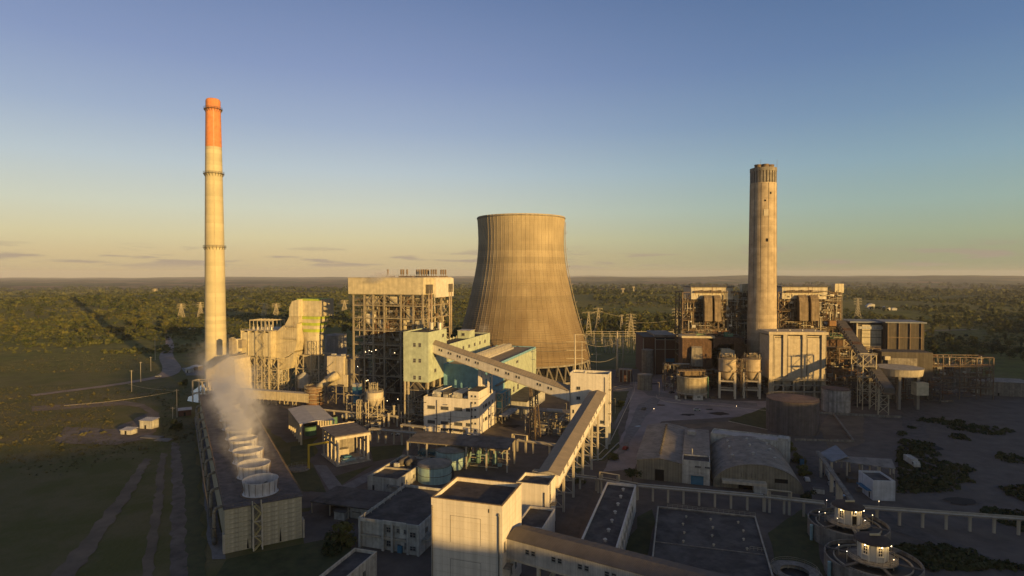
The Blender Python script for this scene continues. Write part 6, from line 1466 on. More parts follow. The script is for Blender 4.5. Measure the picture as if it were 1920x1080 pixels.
# globe lamps round the clarifiers
for i, (px, py, w_) in enumerate([(1536, 960, 'on the left rim of the farther clarifier'), (1547, 962, 'just right of the leftmost rim lamp'), (1570, 972, 'before the wall of the farther round house'), (1622, 976, 'at the right rail of the farther round house'), (1636, 966, 'tallest of the lamps right of the farther house'),
        (1573, 1022, 'left of the nearer round house on the high post'), (1588, 1034, 'left of the nearer round house on the low post'), (1671, 1020, 'right of the nearer round house'), (1648, 940, 'below the wall of the white kiosk'), (1550, 938, 'on the end of the pipe rack'), (1676, 1050, 'at the lower right rim of the nearer clarifier')]):
    p = G(px, py, 7.0); t = thing('globe_lamp', 'small globe lamp ' + w_, 'lamp', (p.x, p.y, 0), 0, 'globe lamps round the clarifiers'); member(t, (0, 0, 0), (0, 0, 6.9), .1, steel_l, 'pole'); b = MB(); b.lathe([(0, -.08), (.065, -.045), (.08, 0), (.065, .045), (0, .08)], 12); b.build('globe', lamp_m if i % 3 else lampw_m, t, smooth=True, loc=(0, 0, 7.05))
for px, py, h, l_ in ((1153.5, 775, 8.5, 'lamp pole on the lawn right of the transfer tower'), (1188, 727, 8.5, 'lamp pole at the head of the kerb, near the road fork'), (1236, 741, 8.5, 'lamp pole in the middle of the grey yard'), (1062, 785, 8.5, 'lamp pole left of the transfer tower'), (1048, 800, 9, 'lamp pole in the transformer yard')):
    mast(px, py, h, l_, rz=180, m=steel_l)
for px, py, l_ in ((1381, 765, 'red-tinted ground light on the edge of the yard'), (1439, 762, 'white ground light at the foot of the big dark tank'), (1226, 770, 'small ground light in the grey yard')):
    p = G(px, py); t = thing('ground_light', l_, 'lamp', p); member(t, (0, 0, 0), (0, 0, 1.0), .15, steel_l, 'post'); b = MB(); b.lathe([(0, 1.0), (.14, 1.1), (.14, 1.2), (0, 1.3)], 10); b.build('lamp', lamp_m if px != 1439 else lampw_m, t)
# kerbs and white lines along the road
def kerb(px, label, h=.22, w=.35, m=conc_warm):
    P = [G(*p_) for p_ in px]; O = P[0].copy(); b = MB()
    for a_, c_ in zip(P[:-1], P[1:]): b.beam(a_ - O + Vector((0, 0, h / 2)), c_ - O + Vector((0, 0, h / 2)), w, h)
    return tag(b.build('kerb', m, None, loc=O), label, 'kerb')
kerb([(1192, 716), (1189, 735), (1172, 770), (1158, 800), (1142, 833), (1118, 858)], 'pale kerb on the left side of the grey road')
kerb([(1231, 741), (1232, 747), (1246, 753), (1290, 758), (1340, 760), (1436, 770)], 'pale kerb round the island below the round tank')
kerb([(1150, 726), (1170, 722), (1196, 722)], 'upper of the two pale kerbs at the road head'); kerb([(1150, 732), (1172, 729), (1186, 727)], 'lower of the two pale kerbs at the road head')
kerb([(1105, 845), (1106, 864), (1128, 862), (1160, 831)], 'bent white pipe line on the lawn under the conveyor', .5, .18, white)
kerb([(1366, 790), (1440, 806)], 'straight pale kerb behind the gable shed')
# ================================================================= THE OLD UNITS ON THE RIGHT
def ctx(Y): S = Y / F_PX; return S, (lambda py: HC - (py - HZ) * S)
# round ash tank on a plinth
t = tank('ash_tank', 'stained cream round tank with open rim on a concrete table by the road', at(1297, 388), 9.3, 4.3, 13.6, mat('stained_cream', (0.42, 0.36, 0.24), streak=.5, var=.35, dirt=(.2, .14, .08), dirtamt=.6), dark, -.6, 40, 2, True)
b = MB(); b.lathe([(9.9, 3.2), (9.9, 4.25), (0, 4.25)], 40); b.lathe([(9.3, 13.75), (9.7, 13.75), (9.7, 14.3), (8.9, 14.3), (8.9, 13.2)], 40); b.build('slab', conc, t)
for k in range(10): a = k * .628 + .2; member(t, (8.8 * math.cos(a), 8.8 * math.sin(a), 0), (8.8 * math.cos(a), 8.8 * math.sin(a), 3.19), .9, conc, 'leg')
b = MB(); b.box(-1.8, 4.2, -9.6, -6, 0, 3.1); b.build('control_room', white_w, t); put('window', win_mesh(2, .8, 3, 1), t, (.6, -9.61, 1.8))
b = MB(); b.box(-9.5, 8.5, -2, 2.5, 17.2, 17.6); handrail(b, [(-9.5, -2, 17.6), (8.5, -2, 17.6)], 1, 2, .1); b.build('top_bridge', steel_r, t)
for x_ in (-8, -2, 3, 8): member(t, (x_, 0, 13.7), (x_, 0, 17.18), .3, steel_r, 'bridge_post')
b = MB(); b.box(-4.5, 7.5, 2.6, 7, 13.7, 17.0); b.build('top_house', steel_r, t)
member(t, (9.9, -2, 0), (9.9, -2, 13.8), .6, tank_green, 'green_pipe'); wall_box(t, -12.6, -11, -7, -5.5, 0, 2.4, white_w, 'cabinet')
# two ash silos on concrete legs
for px, lab_ in ((1363, 'left round ash silo on four concrete legs'), (1408.5, 'right round ash silo on four concrete legs')):
    t = thing('ash_silo', lab_, 'silo', at(px, 388), GB, 'ash silos by the old precipitator'); S, q = ctx(388)
    b = MB(); b.lathe([(1.2, q(714)), (2.6, q(711)), (5.1, q(697)), (5.4, q(694.5)), (5.4, q(674)), (5.6, q(674)), (5.6, q(673)), (0, q(672))], 30); b.build('vessel', conc_stack2, t)
    b = MB(); b.lathe([(5.42, q(696)), (6.3, q(696)), (6.3, q(695)), (5.42, q(695))], 30); handrail(b, [(6.2 * math.cos(k * .5), 6.2 * math.sin(k * .5), q(673)) for k in range(14)], 1.2, 2, .1); b.build('ring_platform', steel_r, t, kind='stuff')
    for x_ in (-4.7, 4.7):
        for y_ in (-4, 4): member(t, (x_, y_, 0), (x_, y_, q(697)), 1.35, conc_warm, 'leg')
        for z_ in (5.6, 11.2): member(t, (x_, -3.2, z_), (x_, 3.2, z_), .8, conc, 'cross_beam')
    for z_ in (5.6, 11.2):
        for y_ in (-4, 4): member(t, (-4.0, y_, z_), (4.0, y_, z_), 1.0, conc_warm, 'cross_beam')
    clutter(t, -5, 5, -5, 2, q(672), q(662), 36, [steel_r, steel_l], 61, (.06, .25))
    stairs(t, 1.2, 5.6, -6.6, -5.9, [q(697), q(689), q(681), q(673)], steel_l, 'stair_flight') if px < 1400 else None
t = thing('silo_stair_lattice', 'rusting lattice of stairs between the two ash silos', 'stairs', at(1378.5, 386), GB); frame(t, [0, 3.5, 7], [0, 4], [0, 8, 16, q(689), q(674)], steel_r, .35, .25, 1, 62); clutter(t, 0, 7, 0, 4, 14, q(672), 60, [steel_r, steel_l], 63, (.05, .2))
# big white precipitator in front of the broad chimney
p = at(1440.5, 385); t = thing('old_precipitator', 'big pale square precipitator with four tall piers in front of the broad chimney', 'precipitator', p, -3.5); S, q = ctx(385); Wp = (1547 - 1440.5) * S; Dp = 20
pale = mat('weathered_pale_concrete', (0.47, 0.41, 0.31), streak=.22, var=.2, dirt=(.28, .2, .12), dirtamt=.35)
b = MB(); b.box(1.2, Wp - .5, .5, Dp, q(712), q(630)); b.build('wall', pale, t)
for i, x_ in enumerate((.05, 8.9, 21.0, 33.0)): b = MB(); b.box(x_, x_ + 2.2, -.8, .8, q(706) if 0 < i < 3 else q(748), q(627.5)); b.build('pier', pale, t); b = MB(); b.box(x_ + 2.22, x_ + 3.1, -.2, .49, q(706), q(628)); b.build('pipe_recess', conc_dark, t)
b = MB(); b.box(-.3, Wp + .3, -1.1, Dp + .3, q(627.4), q(622)); b.build('roof_band', pale, t)
for x0_, x1_ in ((3.9, 8.5), (12.4, 20.6), (24.6, 32.6)): b = MB(); b.box(x0_, x1_, .3, .49, q(706), q(635)); b.build('wall_panel', pale, t)
b = MB(); b.box(4.2, 8.8, .1, .29, q(633), q(632)); b.box(24.2, 32.9, .1, .29, q(633), q(632)); b.build('slot', dark, t)
b = MB(); b.box(0, Wp, -2.2, .4, q(713), q(712.3)); handrail(b, [(0, -2.1, q(712.3)), (Wp, -2.1, q(712.3))], 1.1, 2, .1); b.build('walkway', steel_l, t)
for k in range(5): b = MB(); x_ = 3.5 + k * 6.7; b.hexa([(x_ + 2, 3, 5), (x_ + 3.6, 3, 5), (x_ + 3.6, 5, 5), (x_ + 2, 5, 5), (x_, .8, q(713.5)), (x_ + 5.6, .8, q(713.5)), (x_ + 5.6, 8, q(713.5)), (x_, 8, q(713.5))]); b.build('hopper', conc, t)
for k in range(6): member(t, (3.0 + k * 6.5, .2, 0), (3.0 + k * 6.5, .2, q(713.5)), 1.0, pale, 'leg')
member(t, (2, -1.2, q(734)), (Wp, -1.2, q(734)), .8, conc, 'beam'); member(t, (2, -1.2, q(722)), (Wp, -1.2, q(722)), .6, conc, 'beam')
b = MB(); b.box(3, Wp, 2, 18, 0, 4.6); b.build('base_room', conc_dark, t)
for x_ in (2.6, 1.4): member(t, (x_, -1.6, 0), (x_, -1.6, q(712)), .3, steel_l, 'downpipe')
for k in range(4): b = MB(); x_ = 7 + k * 8; b.cyl((x_, 5, q(622)), (x_, 5, q(619)), .5, n=10); b.build('roof_vent', alu, t)
b = MB(); handrail(b, [(0, -1, q(622)), (Wp, -1, q(622))], 1, 2.4, .08); b.build('roof_railing', steel_r, t)
# the two old boiler houses
def old_boiler(label, p, W, D, S, q, boxx, duct, seed, h_left=553):
    t = thing('old_boiler_house', label, 'boiler house', p, -6); zs = [0, q(672), q(648), q(634), q(618), q(601), q(585), q(566), q(548)]
    frame(t, [0, W * .17, W * .35, W * .55, W * .75, W * .88, W], [0, D * .5, D], zs, steel_r, .75, .5, .5, seed)
    x0_, x1_ = boxx; b = MB(); b.box(x0_, x1_, -.6, D, q(561), q(539)); b.build('roof_casing', mat('stained_white_cladding', (0.55, 0.50, 0.40), streak=.35, var=.25, corr=.9, corr_str=.3, rust=.1), t)
    b = MB(); b.box(x0_ - .6, x1_ + .6, -1.2, D + .4, q(538.8), q(537)); b.build('roof', steel_d, t); b = MB(); handrail(b, [(x0_, -1, q(537)), (x1_, -1, q(537))], 1.5, 1.4, .16); b.build('roof_railing', steel_d, t, kind='stuff')
    b = MB(); b.box(x0_ + 2, x1_ - 4, -3.0, -.62, q(548.5), q(547.6)); handrail(b, [(x0_ + 2, -2.9, q(547.6)), (x1_ - 4, -2.9, q(547.6))], 1.2, 1.6, .14)
    for k in range(9): b.box(x0_ + 3 + k * 2.1, x0_ + 4.3 + k * 2.1, -2.6, -1.0, q(547.5), q(545.2) + (k % 3) * .3)
    b.build('upper_gallery', steel_r, t)
    for xa, xb in duct:                         # tall curved gas ducts
        b = MB(); prof = [(-.4, q(556)), (-2.5, q(553)), (-5, q(558)), (-6.2, q(568)), (-6.6, q(590)), (-6.6, q(601)), (.2, q(601)), (.2, q(556))]; b.prism(prof, xa, xb, axis='x'); b.build('gas_duct', mat('brown_duct', (0.24, 0.185, 0.125), streak=.45, var=.35, corr=2.2, corr_str=.25), t)
    clutter(t, 0, W, -1.5, 7, q(672), q(552), 900, [steel_r, steel_d, steel_l, alu, rusty], seed + 1, (.07, .3)); clutter(t, W * .62, W, -2, 3, q(650), q(545), 260, [steel_l, steel_r, alu], seed + 2, (.08, .35))
    floors(t, 0, W, -1.6, 6, [z + .4 for z in zs[1:-1]], steel_r, seed + 3, .25, 9)
    for k, x_ in enumerate((W * .62, W * .70)): b = MB(); b.cyl((x_, 2, q(580)), (x_, 2, q(545)), .9, n=12); b.build('riser_pipe', alu, t)
    b = MB(); b.box(W - 4.2, W + 2.0, -.5, 6, q(549), q(532)); b.box(W - 1.5, W - 1.3, -.7, -.52, q(549), q(532)); b.build('lift_head', cream_clad, t); b = MB(); b.box(W - 4, W + 1.6, 0, 5.5, 0, q(549.2)); b.build('lift_shaft', steel_d, t)
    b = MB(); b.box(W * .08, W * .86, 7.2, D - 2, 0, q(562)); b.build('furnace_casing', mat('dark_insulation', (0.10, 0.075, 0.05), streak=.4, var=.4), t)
    for k, x_ in enumerate((W * .18, W * .36)): b = MB(); b.cyl((x_, -2, q(632)), (x_, 9, q(632)), 4.4, n=24); b.build('air_heater', mat('yellow_insulation', (0.34, 0.26, 0.12), streak=.3), t, smooth=False)
    return t
S, q = ctx(440)
old_boiler('old boiler house of dark pipework under a stained white box, left of the broad chimney', at(1279, 440), (1397 - 1279) * S, 30, S, q, ((1294 - 1279) * S, (1370 - 1279) * S), [((1316 - 1279) * S, (1330 - 1279) * S), ((1334 - 1279) * S, (1346 - 1279) * S)], 70)
old_boiler('old boiler house of dark pipework under a stained white box, right of the broad chimney', at(1458, 445), (1570 - 1458) * S, 30, S, q, ((1464 - 1458) * S, (1546 - 1458) * S), [((1491 - 1458) * S, (1506.5 - 1458) * S), ((1512 - 1458) * S, (1526 - 1458) * S)], 80)
for (x_, y_, n_, l_) in ((1306, 432, 3, 'green'), (1358, 432, 4, 'green')):
    t = thing('green_box', 'green equipment box on the brown roof, ' + ('left one' if x_ < 1330 else 'right one'), 'equipment', at(x_, 423, q(628)), 0); b = MB(); b.box(0, 3, 0, 2, 0, 3.4); b.build('casing', tank_green, t); b = MB(); b.box(3.3, 6.3, .3, 2, -1.5, 2.6); b.build('side_casing', tank_green, t)
# brown flue ducts in front of the boilers
brown = mat('rust_brown_duct', (0.11, 0.065, 0.042), streak=.4, var=.4, corr=2.4, corr_str=.3, dirt=(.25, .15, .09), dirtamt=.5)
S, q = ctx(418); t = thing('brown_duct', 'rust-brown flue duct with sloping end, left of the silos', 'duct', at(1279, 418), -6)
b = MB(); b.prism([(0, q(690)), ((1333 - 1279) * S, q(690)), ((1333 - 1279) * S, q(640)), ((1322 - 1279) * S, q(634)), (0, q(634))], 0, 14); b.build('casing', brown, t)
b = MB(); b.hexa([(5.5, -3, q(686)), (13.5, -3, q(686)), (13.5, -.01, q(686)), (5.5, -.01, q(686)), (6, -2.5, q(652)), (13, -2.5, q(652)), (13, -.01, q(649)), (6, -.01, q(649))]); b.build('grey_hood', conc_dark, t)
b = MB(); b.box(-.5, 22, -.3, 14.2, q(633.8), q(630)); b.build('deck', steel_l, t); clutter(t, 0, 34, 0, 12, q(630), q(621), 80, [steel_r, steel_l, rusty], 91, (.06, .25))
for x_ in (0, 7, 14, 20): member(t, (x_, .3, 0), (x_, .3, q(690.4)), .7, steel_d, 'leg')
t = thing('brown_duct', 'rust-brown flue duct behind the left silo', 'duct', at(1337, 416), -6); b = MB(); b.prism([(0, q(654)), (4, q(645)), ((1392 - 1337) * S, q(645)), ((1392 - 1337) * S, q(633)), (0, q(633))], 0, 12); b.box(14, 22, 1, 10, 0, q(645.5)); b.build('casing', brown, t)
b = MB(); b.prism([((1350 - 1337) * S, q(668)), ((1374 - 1337) * S, q(664)), ((1374 - 1337) * S, q(656)), ((1366 - 1337) * S, q(652.5)), ((1350 - 1337) * S, q(652))], -2.5, -.01); b.build('hood', conc_warm, t)
S, q = ctx(410); t = thing('brown_duct', 'rust-brown flue duct with sloping end, right of the pale precipitator', 'duct', at(1548, 410), -6); b = MB(); b.prism([(0, q(693)), (9, q(693)), ((1587 - 1548) * S, q(668)), ((1587 - 1548) * S, q(641)), ((1580 - 1548) * S, q(637)), (0, q(637))], 0, 16); b.build('casing', brown, t)
b = MB(); b.box(2, 10, -3, -.01, q(693), q(678)); b.build('grey_hood', conc_dark, t); clutter(t, 0, 13, 1, 12, q(637), q(626), 50, [steel_l, tank_green, steel_r], 92, (.06, .25))
t = thing('rusty_wall', 'long rusty sheet wall on legs right of the pale precipitator', 'duct', at(1548, 392), -3); S, q = ctx(392)
for k in range(8):
    x0_ = k * 2.95; b = MB(); b.box(x0_, x0_ + 2.9, -.1 + rnd.uniform(-.05, .05), 6, q(715), q(697.5)); b.build('panel', mat('rusty_sheet', (0.19, 0.105, 0.06), streak=.5, var=.5, dirt=(.35, .28, .18), dirtamt=.7) if k % 3 else brown, t)
for k in range(5): member(t, (1 + k * 5.3, .5, 0), (1 + k * 5.3, .5, q(715.3)), .5, steel_d, 'leg')
t = thing('pipe_deck', 'dark tangle of pipes and steel below the two old boilers', 'pipework', at(1320, 405), -4); clutter(t, -12, 90, 0, 14, 0, 15, 330, [steel_d, steel_r, conc_dark, rusty], 93, (.1, .4)); frame(t, [-12, 2, 14, 26, 40, 55, 70, 88], [2, 14], [0, 7, 15], steel_d, .5, .4, .3, 94)
# brick machine hall
S, q = ctx(478); t = thing('brick_hall', 'dark red brick machine hall with pale columns left of the old boilers', 'hall', at(1206, 478), -3); Wb = (1271 - 1206) * S
b = MB(); b.box(0, Wb, 0, 40, 0, q(632)); b.build('wall', brick_m, t); b = MB(); b.box((1228 - 1206) * S, (1267 - 1206) * S, -.2, 40.2, q(631.8), q(628)); b.build('clerestory', roof_grey, t); b = MB(); b.box(-.3, Wb + .3, -.3, 40.3, q(631.9) - .25, q(631.9)); b.build('roof', bitumen, t)
for x_ in (0, 9.4, 17.2, 25.6): member(t, (x_, -.3, 0), (x_, -.3, q(634)), .6, conc, 'column')
for z_ in (q(655), q(637)): member(t, (9.8, -.35, z_), (Wb, -.35, z_), .4, conc, 'band')
b = MB(); b.box(17.8, 24.6, -.15, -.003, 0, q(679)); b.build('gate', dark, t); b = MB(); b.box(17.8, 24.6, -.2, -.004, q(678.8), q(672)); b.build('gate_panel', blue_m, t)
b = MB(); b.box(9.8, 24, -.1, -.004, q(636), q(633.5)); b.build('strip_window', glass, t)
tank('dark_tank', 'dark grey round tank in front of the brick hall', at(1214, 468), 4.6, 0, q(653), conc_dark, tank_roof, .8, 28, 0, False)
tank('dark_tank', 'squat dark tank left of the lorry at the road head', at(1209, 415), 5.0, 0, 10.5, conc_dark, tank_roof, .8, 28, 0, False)
t = thing('brick_shed', 'low brick shed with buttresses behind the transfer tower', 'shed', G(1160, 716), GB); wall_box(t, 0, 9, 0, 8, 0, 9, brick_m); wall_box(t, -.3, 9.3, -.3, 8.3, 9.01, 9.3, conc_dark, 'roof')
for k in range(4): wall_box(t, .2 + k * 2.8, .7 + k * 2.8, -.3, -.01, 0, 8.9, conc, 'buttress')
# big dark oil tank and neighbour
tank('oil_tank', 'very large dark grey oil tank with reddish roof rim at right', at(1485, 306), 12.4, 0, 16.4, mat('dark_tank_paint', (0.135, 0.115, 0.11), streak=.4, var=.25), mat('rusty_tank_roof', (0.15, 0.10, 0.085), var=.4), 1.0, 56, 0, True, (-60, 25))
tank('white_oil_tank', 'dirty white round tank with vertical runs, right of the big dark tank', at(1567, 350), 7.6, 0, 13.0, mat('streaked_white', (0.36, 0.34, 0.32), streak=.7, var=.4), mat('rusty_tank_roof', (0.15, 0.10, 0.085)), .9, 40, 2, True)
kerb([(1530, 776), (1690, 784)], 'long low bund wall right of the big dark tank', 1.3, .5, conc_dark); kerb([(1490, 826), (1600, 829)], 'low bund wall in front of the big dark tank', 1.0, .4, conc_dark); kerb([(1564, 779), (1600, 829)], 'slanting bund wall between the dirt patch and the tanks', 1.2, .8, conc_dark)
# dark inclined conveyor at the right with trestle tower
S, q = ctx(360); a_, c_ = at(1577, 418, HC - (608 - HZ) * 418 / F_PX), at(1668, 330, HC - (738 - HZ) * 330 / F_PX)
d_ = c_ - a_; rz_ = math.degrees(math.atan2(d_.y, d_.x)); L = math.hypot(d_.x, d_.y); t = thing('coal_conveyor', 'dark inclined coal conveyor with patched roof at the right', 'conveyor', (a_.x, a_.y, 0), rz_)
n_ = 22
for k in range(n_):
    f0, f1 = k / n_, (k + 1) / n_ - .002; z0_, z1_ = a_.z + d_.z * f0, a_.z + d_.z * f1; b = MB(); b.hexa([(L * f0, -2.6, z0_), (L * f1, -2.6, z1_), (L * f1, 2.6, z1_), (L * f0, 2.6, z0_), (L * f0, -2.6, z0_ + 2.7), (L * f1, -2.6, z1_ + 2.7), (L * f1, 2.6, z1_ + 2.7), (L * f0, 2.6, z0_ + 2.7)]); b.build('roof_sheet', brown if k in (3, 8) else steel_d, t)
b = MB(); b.hexa([(0, -3, a_.z - 1), (L, -3, c_.z - 1), (L, 3, c_.z - 1), (0, 3, a_.z - 1), (0, -3, a_.z - .01), (L, -3, c_.z - .01), (L, 3, c_.z - .01), (0, 3, a_.z - .01)]); b.build('truss', steel_r, t)
b = MB()
for k in range(44): f0, f1 = k / 44, (k + 1) / 44; b.beam((L * f0, -3.05, a_.z + d_.z * f0 + (0 if k % 2 else 2.6)), (L * f1, -3.05, a_.z + d_.z * f1 + (2.6 if k % 2 else 0)), .25)
b.build('truss_web', steel_l, t)
for f in (.18, .36, .55, .74, .9):
    zt = a_.z + d_.z * f - 1.02
    for y_ in (-2.6, 2.6): member(t, (L * f, y_, 0), (L * f, y_, zt), .5, steel_l, 'leg')
    zz_ = 1.0
    while zz_ + 5 < zt: member(t, (L * f, -2.6, zz_), (L * f, 2.6, zz_ + 5), .28, steel_l, 'brace'); member(t, (L * f, 2.6, zz_), (L * f, -2.6, zz_ + 5), .26, steel_l, 'brace'); member(t, (L * f, -2.4, zz_ + 5), (L * f, 2.4, zz_ + 5), .3, steel_l, 'brace'); zz_ += 5
t = thing('sampling_tower', 'open steel frame tower straddling the coal conveyor', 'tower', at(1617, 352), -8); S, q = ctx(352); frame(t, [0, 7.3], [0, 7], [0, q(735), q(709), q(688), q(666)], steel_l, .45, .35, .4, 95); floors(t, -2, 7.5, -1, 6, [q(688), q(666), q(708)], steel_l, 96, 0, 3)
# boiler-house hall at right edge
S, q = ctx(430); t = thing('crusher_house', 'tall steel-framed house with pale blue-grey roof and cream wall at right', 'building', at(1597, 430), -12); Wc_ = 24
b = MB(); b.box(.5, Wc_ + 1, .4, 24, 3, q(607)); b.build('wall', mat('dark_sheet', (0.10, 0.085, 0.07), streak=.4, corr=1, corr_str=.4), t)
b = MB(); b.box(-2, Wc_ + 3, -1, 25, q(605), q(602.5)); b.build('roof', mat('blue_grey_roof', (0.22, 0.24, 0.27)), t)
for i in range(4):
    for j in range(3): b = MB(); x_ = 6.2 + i * 3.2; z_ = q(660) + j * 6.6; b.box(x_, x_ + 3.1, -.1, .39, z_, z_ + 6.4); b.build('wall_panel', cream_clad, t)
b = MB(); b.box(3.4, Wc_ - 1, -.6, .3, q(616.5), q(611.5)); b.build('head_beam', white_w, t)
for x_ in (2.8, Wc_ - .3, Wc_ + 3): member(t, (x_, -.6, 0), (x_, -.6, q(606)), .9, steel_l, 'column')
for z_ in (q(632), q(645), q(619)): member(t, (3.3, -.3, z_), (Wc_, -.3, z_), .35, steel_d, 'beam')
wall_box(t, -14, -4, 4, 10, q(613), q(603), mat('ochre_panel', (0.33, 0.19, 0.09), streak=.3), 'ochre_box')
t = thing('crusher_annex', 'lower dark annex with bluish roof beyond the right edge of the cream house', 'building', at(1660, 420), -12); wall_box(t, 0, 24, 0, 24, 0, 46, mat('dark_sheet', (0.10, 0.085, 0.07))); wall_box(t, -1, 25, -1.5, 24.5, 46.1, 46.9, mat('blue_grey_roof', (0.22, 0.24, 0.27)), 'roof')
for k in range(4): member(t, (1 + k * 7, -.6, 0), (1 + k * 7, -.6, 46), .6, steel_r, 'column')
for z_ in (12, 24, 36): member(t, (1, -.7, z_), (22, -.7, z_), .5, steel_r, 'beam')
S, q = ctx(372); t = thing('grey_blockhouse', 'dark blocky house with small lit window below the cream house', 'building', at(1652, 385), -10); wall_box(t, 0, 30, 0, 16, 0, q(665), mat('dim_render', (0.10, 0.088, 0.075), streak=.5)); wall_box(t, 3, 20, -2, -.02, 0, q(676), conc_dark, 'annex'); wall_box(t, 1.2, 4.4, -2.2, -.03, q(680), q(673), cream_clad, 'box')
t = thing('round_bunker', 'pale round bunker wall at the right edge below the dark blockhouse', 'silo', at(1683, 362), 0); b = MB(); b.lathe([(12.5, q(697)), (13.2, q(685)), (13.4, q(684)), (12.6, q(684)), (0, q(684))], 36); b.build('wall', conc, t)
for k in range(6): a = k * 1.047; member(t, (11 * math.cos(a), 11 * math.sin(a), 0), (11 * math.cos(a), 11 * math.sin(a), q(697.3)), 1.6, conc_dark, 'leg')
wall_box(t, 2, 9, -14, -9, q(728), q(706), cream_clad, 'cream_box')
t = thing('right_pipework', 'dark tangle of frames and pipes below the coal conveyor', 'pipework', at(1560, 372), -5); clutter(t, 0, 75, 0, 26, 0, 17, 330, [steel_d, steel_r, conc_dark, rusty], 97, (.1, .45)); frame(t, [0, 12, 24, 36, 50, 64], [0, 12], [0, 6, 13], steel_d, .5, .4, .4, 98)
t = thing('old_plant_frames', 'open rusty frames and tanks crowding behind the dark coal conveyor', 'steel frame', at(1549, 398), -6); frame(t, [0, 8, 16, 25, 34], [0, 10], [0, 8, 16, 24, 31], steel_r, .5, .4, .5, 111); clutter(t, 0, 34, 0, 10, 1, 31, 330, [steel_r, steel_d, alu, rusty, conc_dark], 112, (.08, .4)); floors(t, 0, 34, -.5, 6, [8.3, 16.3, 24.3, 31.3], steel_r, 113, .2, 6)
t = thing('old_plant_frames', 'low dark frames and ducts between brick hall and left brown duct', 'steel frame', at(1246, 410), -6); frame(t, [0, 6, 12, 18], [0, 8], [0, 6, 12, 18], steel_d, .45, .35, .5, 114); clutter(t, 0, 18, 0, 8, .5, 18, 150, [steel_r, steel_d, alu, rusty], 115, (.08, .35))
t = thing('old_plant_frames', 'rusty frames between the two ash silos and the pale precipitator', 'steel frame', at(1421, 402), -4); frame(t, [0, 5], [0, 6], [0, 7, 14, 21, 27], steel_r, .4, .3, .8, 116); clutter(t, 0, 5, 0, 6, .5, 27, 90, [steel_r, steel_l, alu], 117, (.08, .3))
# ================================================================= YARD CLUTTER
t = thing('transformer_yard', 'low concrete frames and grey transformers beneath the upper conveyor', 'switchgear', at(985, 300), GB)
for i in range(5):
    for j in range(3): member(t, (i * 6, j * 9, 0), (i * 6, j * 9, 8.5), .5, conc, 'post')
for j in range(3): member(t, (0, j * 9, 8.3), (24, j * 9, 8.3), .45, conc, 'beam')
for i in range(5): member(t, (i * 6, 0, 8.8), (i * 6, 18, 8.8), .4, conc, 'beam')
b = MB(); b.box(2, 23, 10, 18.5, 8.9, 9.2); b.build('slab', conc_dark, t)
for x_, y_, s_ in ((8, -2, 2.6), (14.5, -1, 3), (3, 4, 2.4), (19, 3, 2.4)):
    b = MB(); b.box(x_, x_ + s_, y_, y_ + s_ * .8, .3, s_ + .8); b.build('transformer', mat('grey_green_paint', (0.17, 0.29, 0.23)) if s_ < 2.5 else alu, t)
    for k in range(5): b = MB(); b.box(x_ + .2 + k * s_ / 5.5, x_ + .3 + k * s_ / 5.5, y_ - .5, y_ - .02, .6, s_ + .5); b.build('radiator_fin', alu, t)
    for k in range(3): b = MB(); b.cyl((x_ + .4 + k * .8, y_ + 1, s_ + .8), (x_ + .4 + k * .8, y_ + 1, s_ + 2.4), .16, .08, n=8); b.build('bushing', steel_d, t)
clutter(t, 0, 24, -3, 17, .2, 8, 90, [alu, steel, conc, steel_d], 101, (.08, .25)); b = MB(); b.cyl((9, 9, 10.2), (17, 9, 10.2), 1.1, n=14); b.build('oil_conservator', alu, t)
t = thing('yard_pipework', 'dim pipework and posts between boiler frame and laboratory building', 'pipework', at(700, 338), GB); clutter(t, -10, 44, -14, 12, 0, 6, 190, [steel_d, alu, conc_dark, steel], 102, (.1, .35)); frame(t, [0, 9, 18, 27, 36, 45], [-8, 2], [0, 5.5], steel, .4, .3, .1, 103)
for i, (px, py, h_) in enumerate([(739, 792, 9), (748, 790, 9), (720, 800, 5), (729, 800, 7), (698, 812, 5), (712, 814, 6), (768, 812, 6), (655, 805, 4)]):
    t = thing('concrete_post', ['tall thick post right of the sloping bridge, left one of two', 'tall thick post right of the sloping bridge, right one of two', 'short post below the sloping belt bridge', 'middle post below the sloping belt bridge', 'short post right of the pump shelter', 'square post behind the lawn right of the pump shelter', 'post at the left corner of the rack by the laboratory', 'low post behind the pump shelter roof'][i], 'post', G(px, py)); member(t, (0, 0, 0), (0, 0, h_), .9, conc, 'shaft'); member(t, (-.7, 0, h_ + .01), (.7, 0, h_ + .01), .5, conc, 'head')
# annex roofs at the foot of the laboratory
t = thing('porch', 'small dark-roofed porch at the foot of the laboratory front', 'porch', G(849, 819), GB); wall_box(t, 0, 5.4, 0, 3, 2.8, 3.2, bitumen, 'roof')
for x_ in (.2, 5.0): member(t, (x_, .2, 0), (x_, .2, 2.79), .35, white_w, 'post')
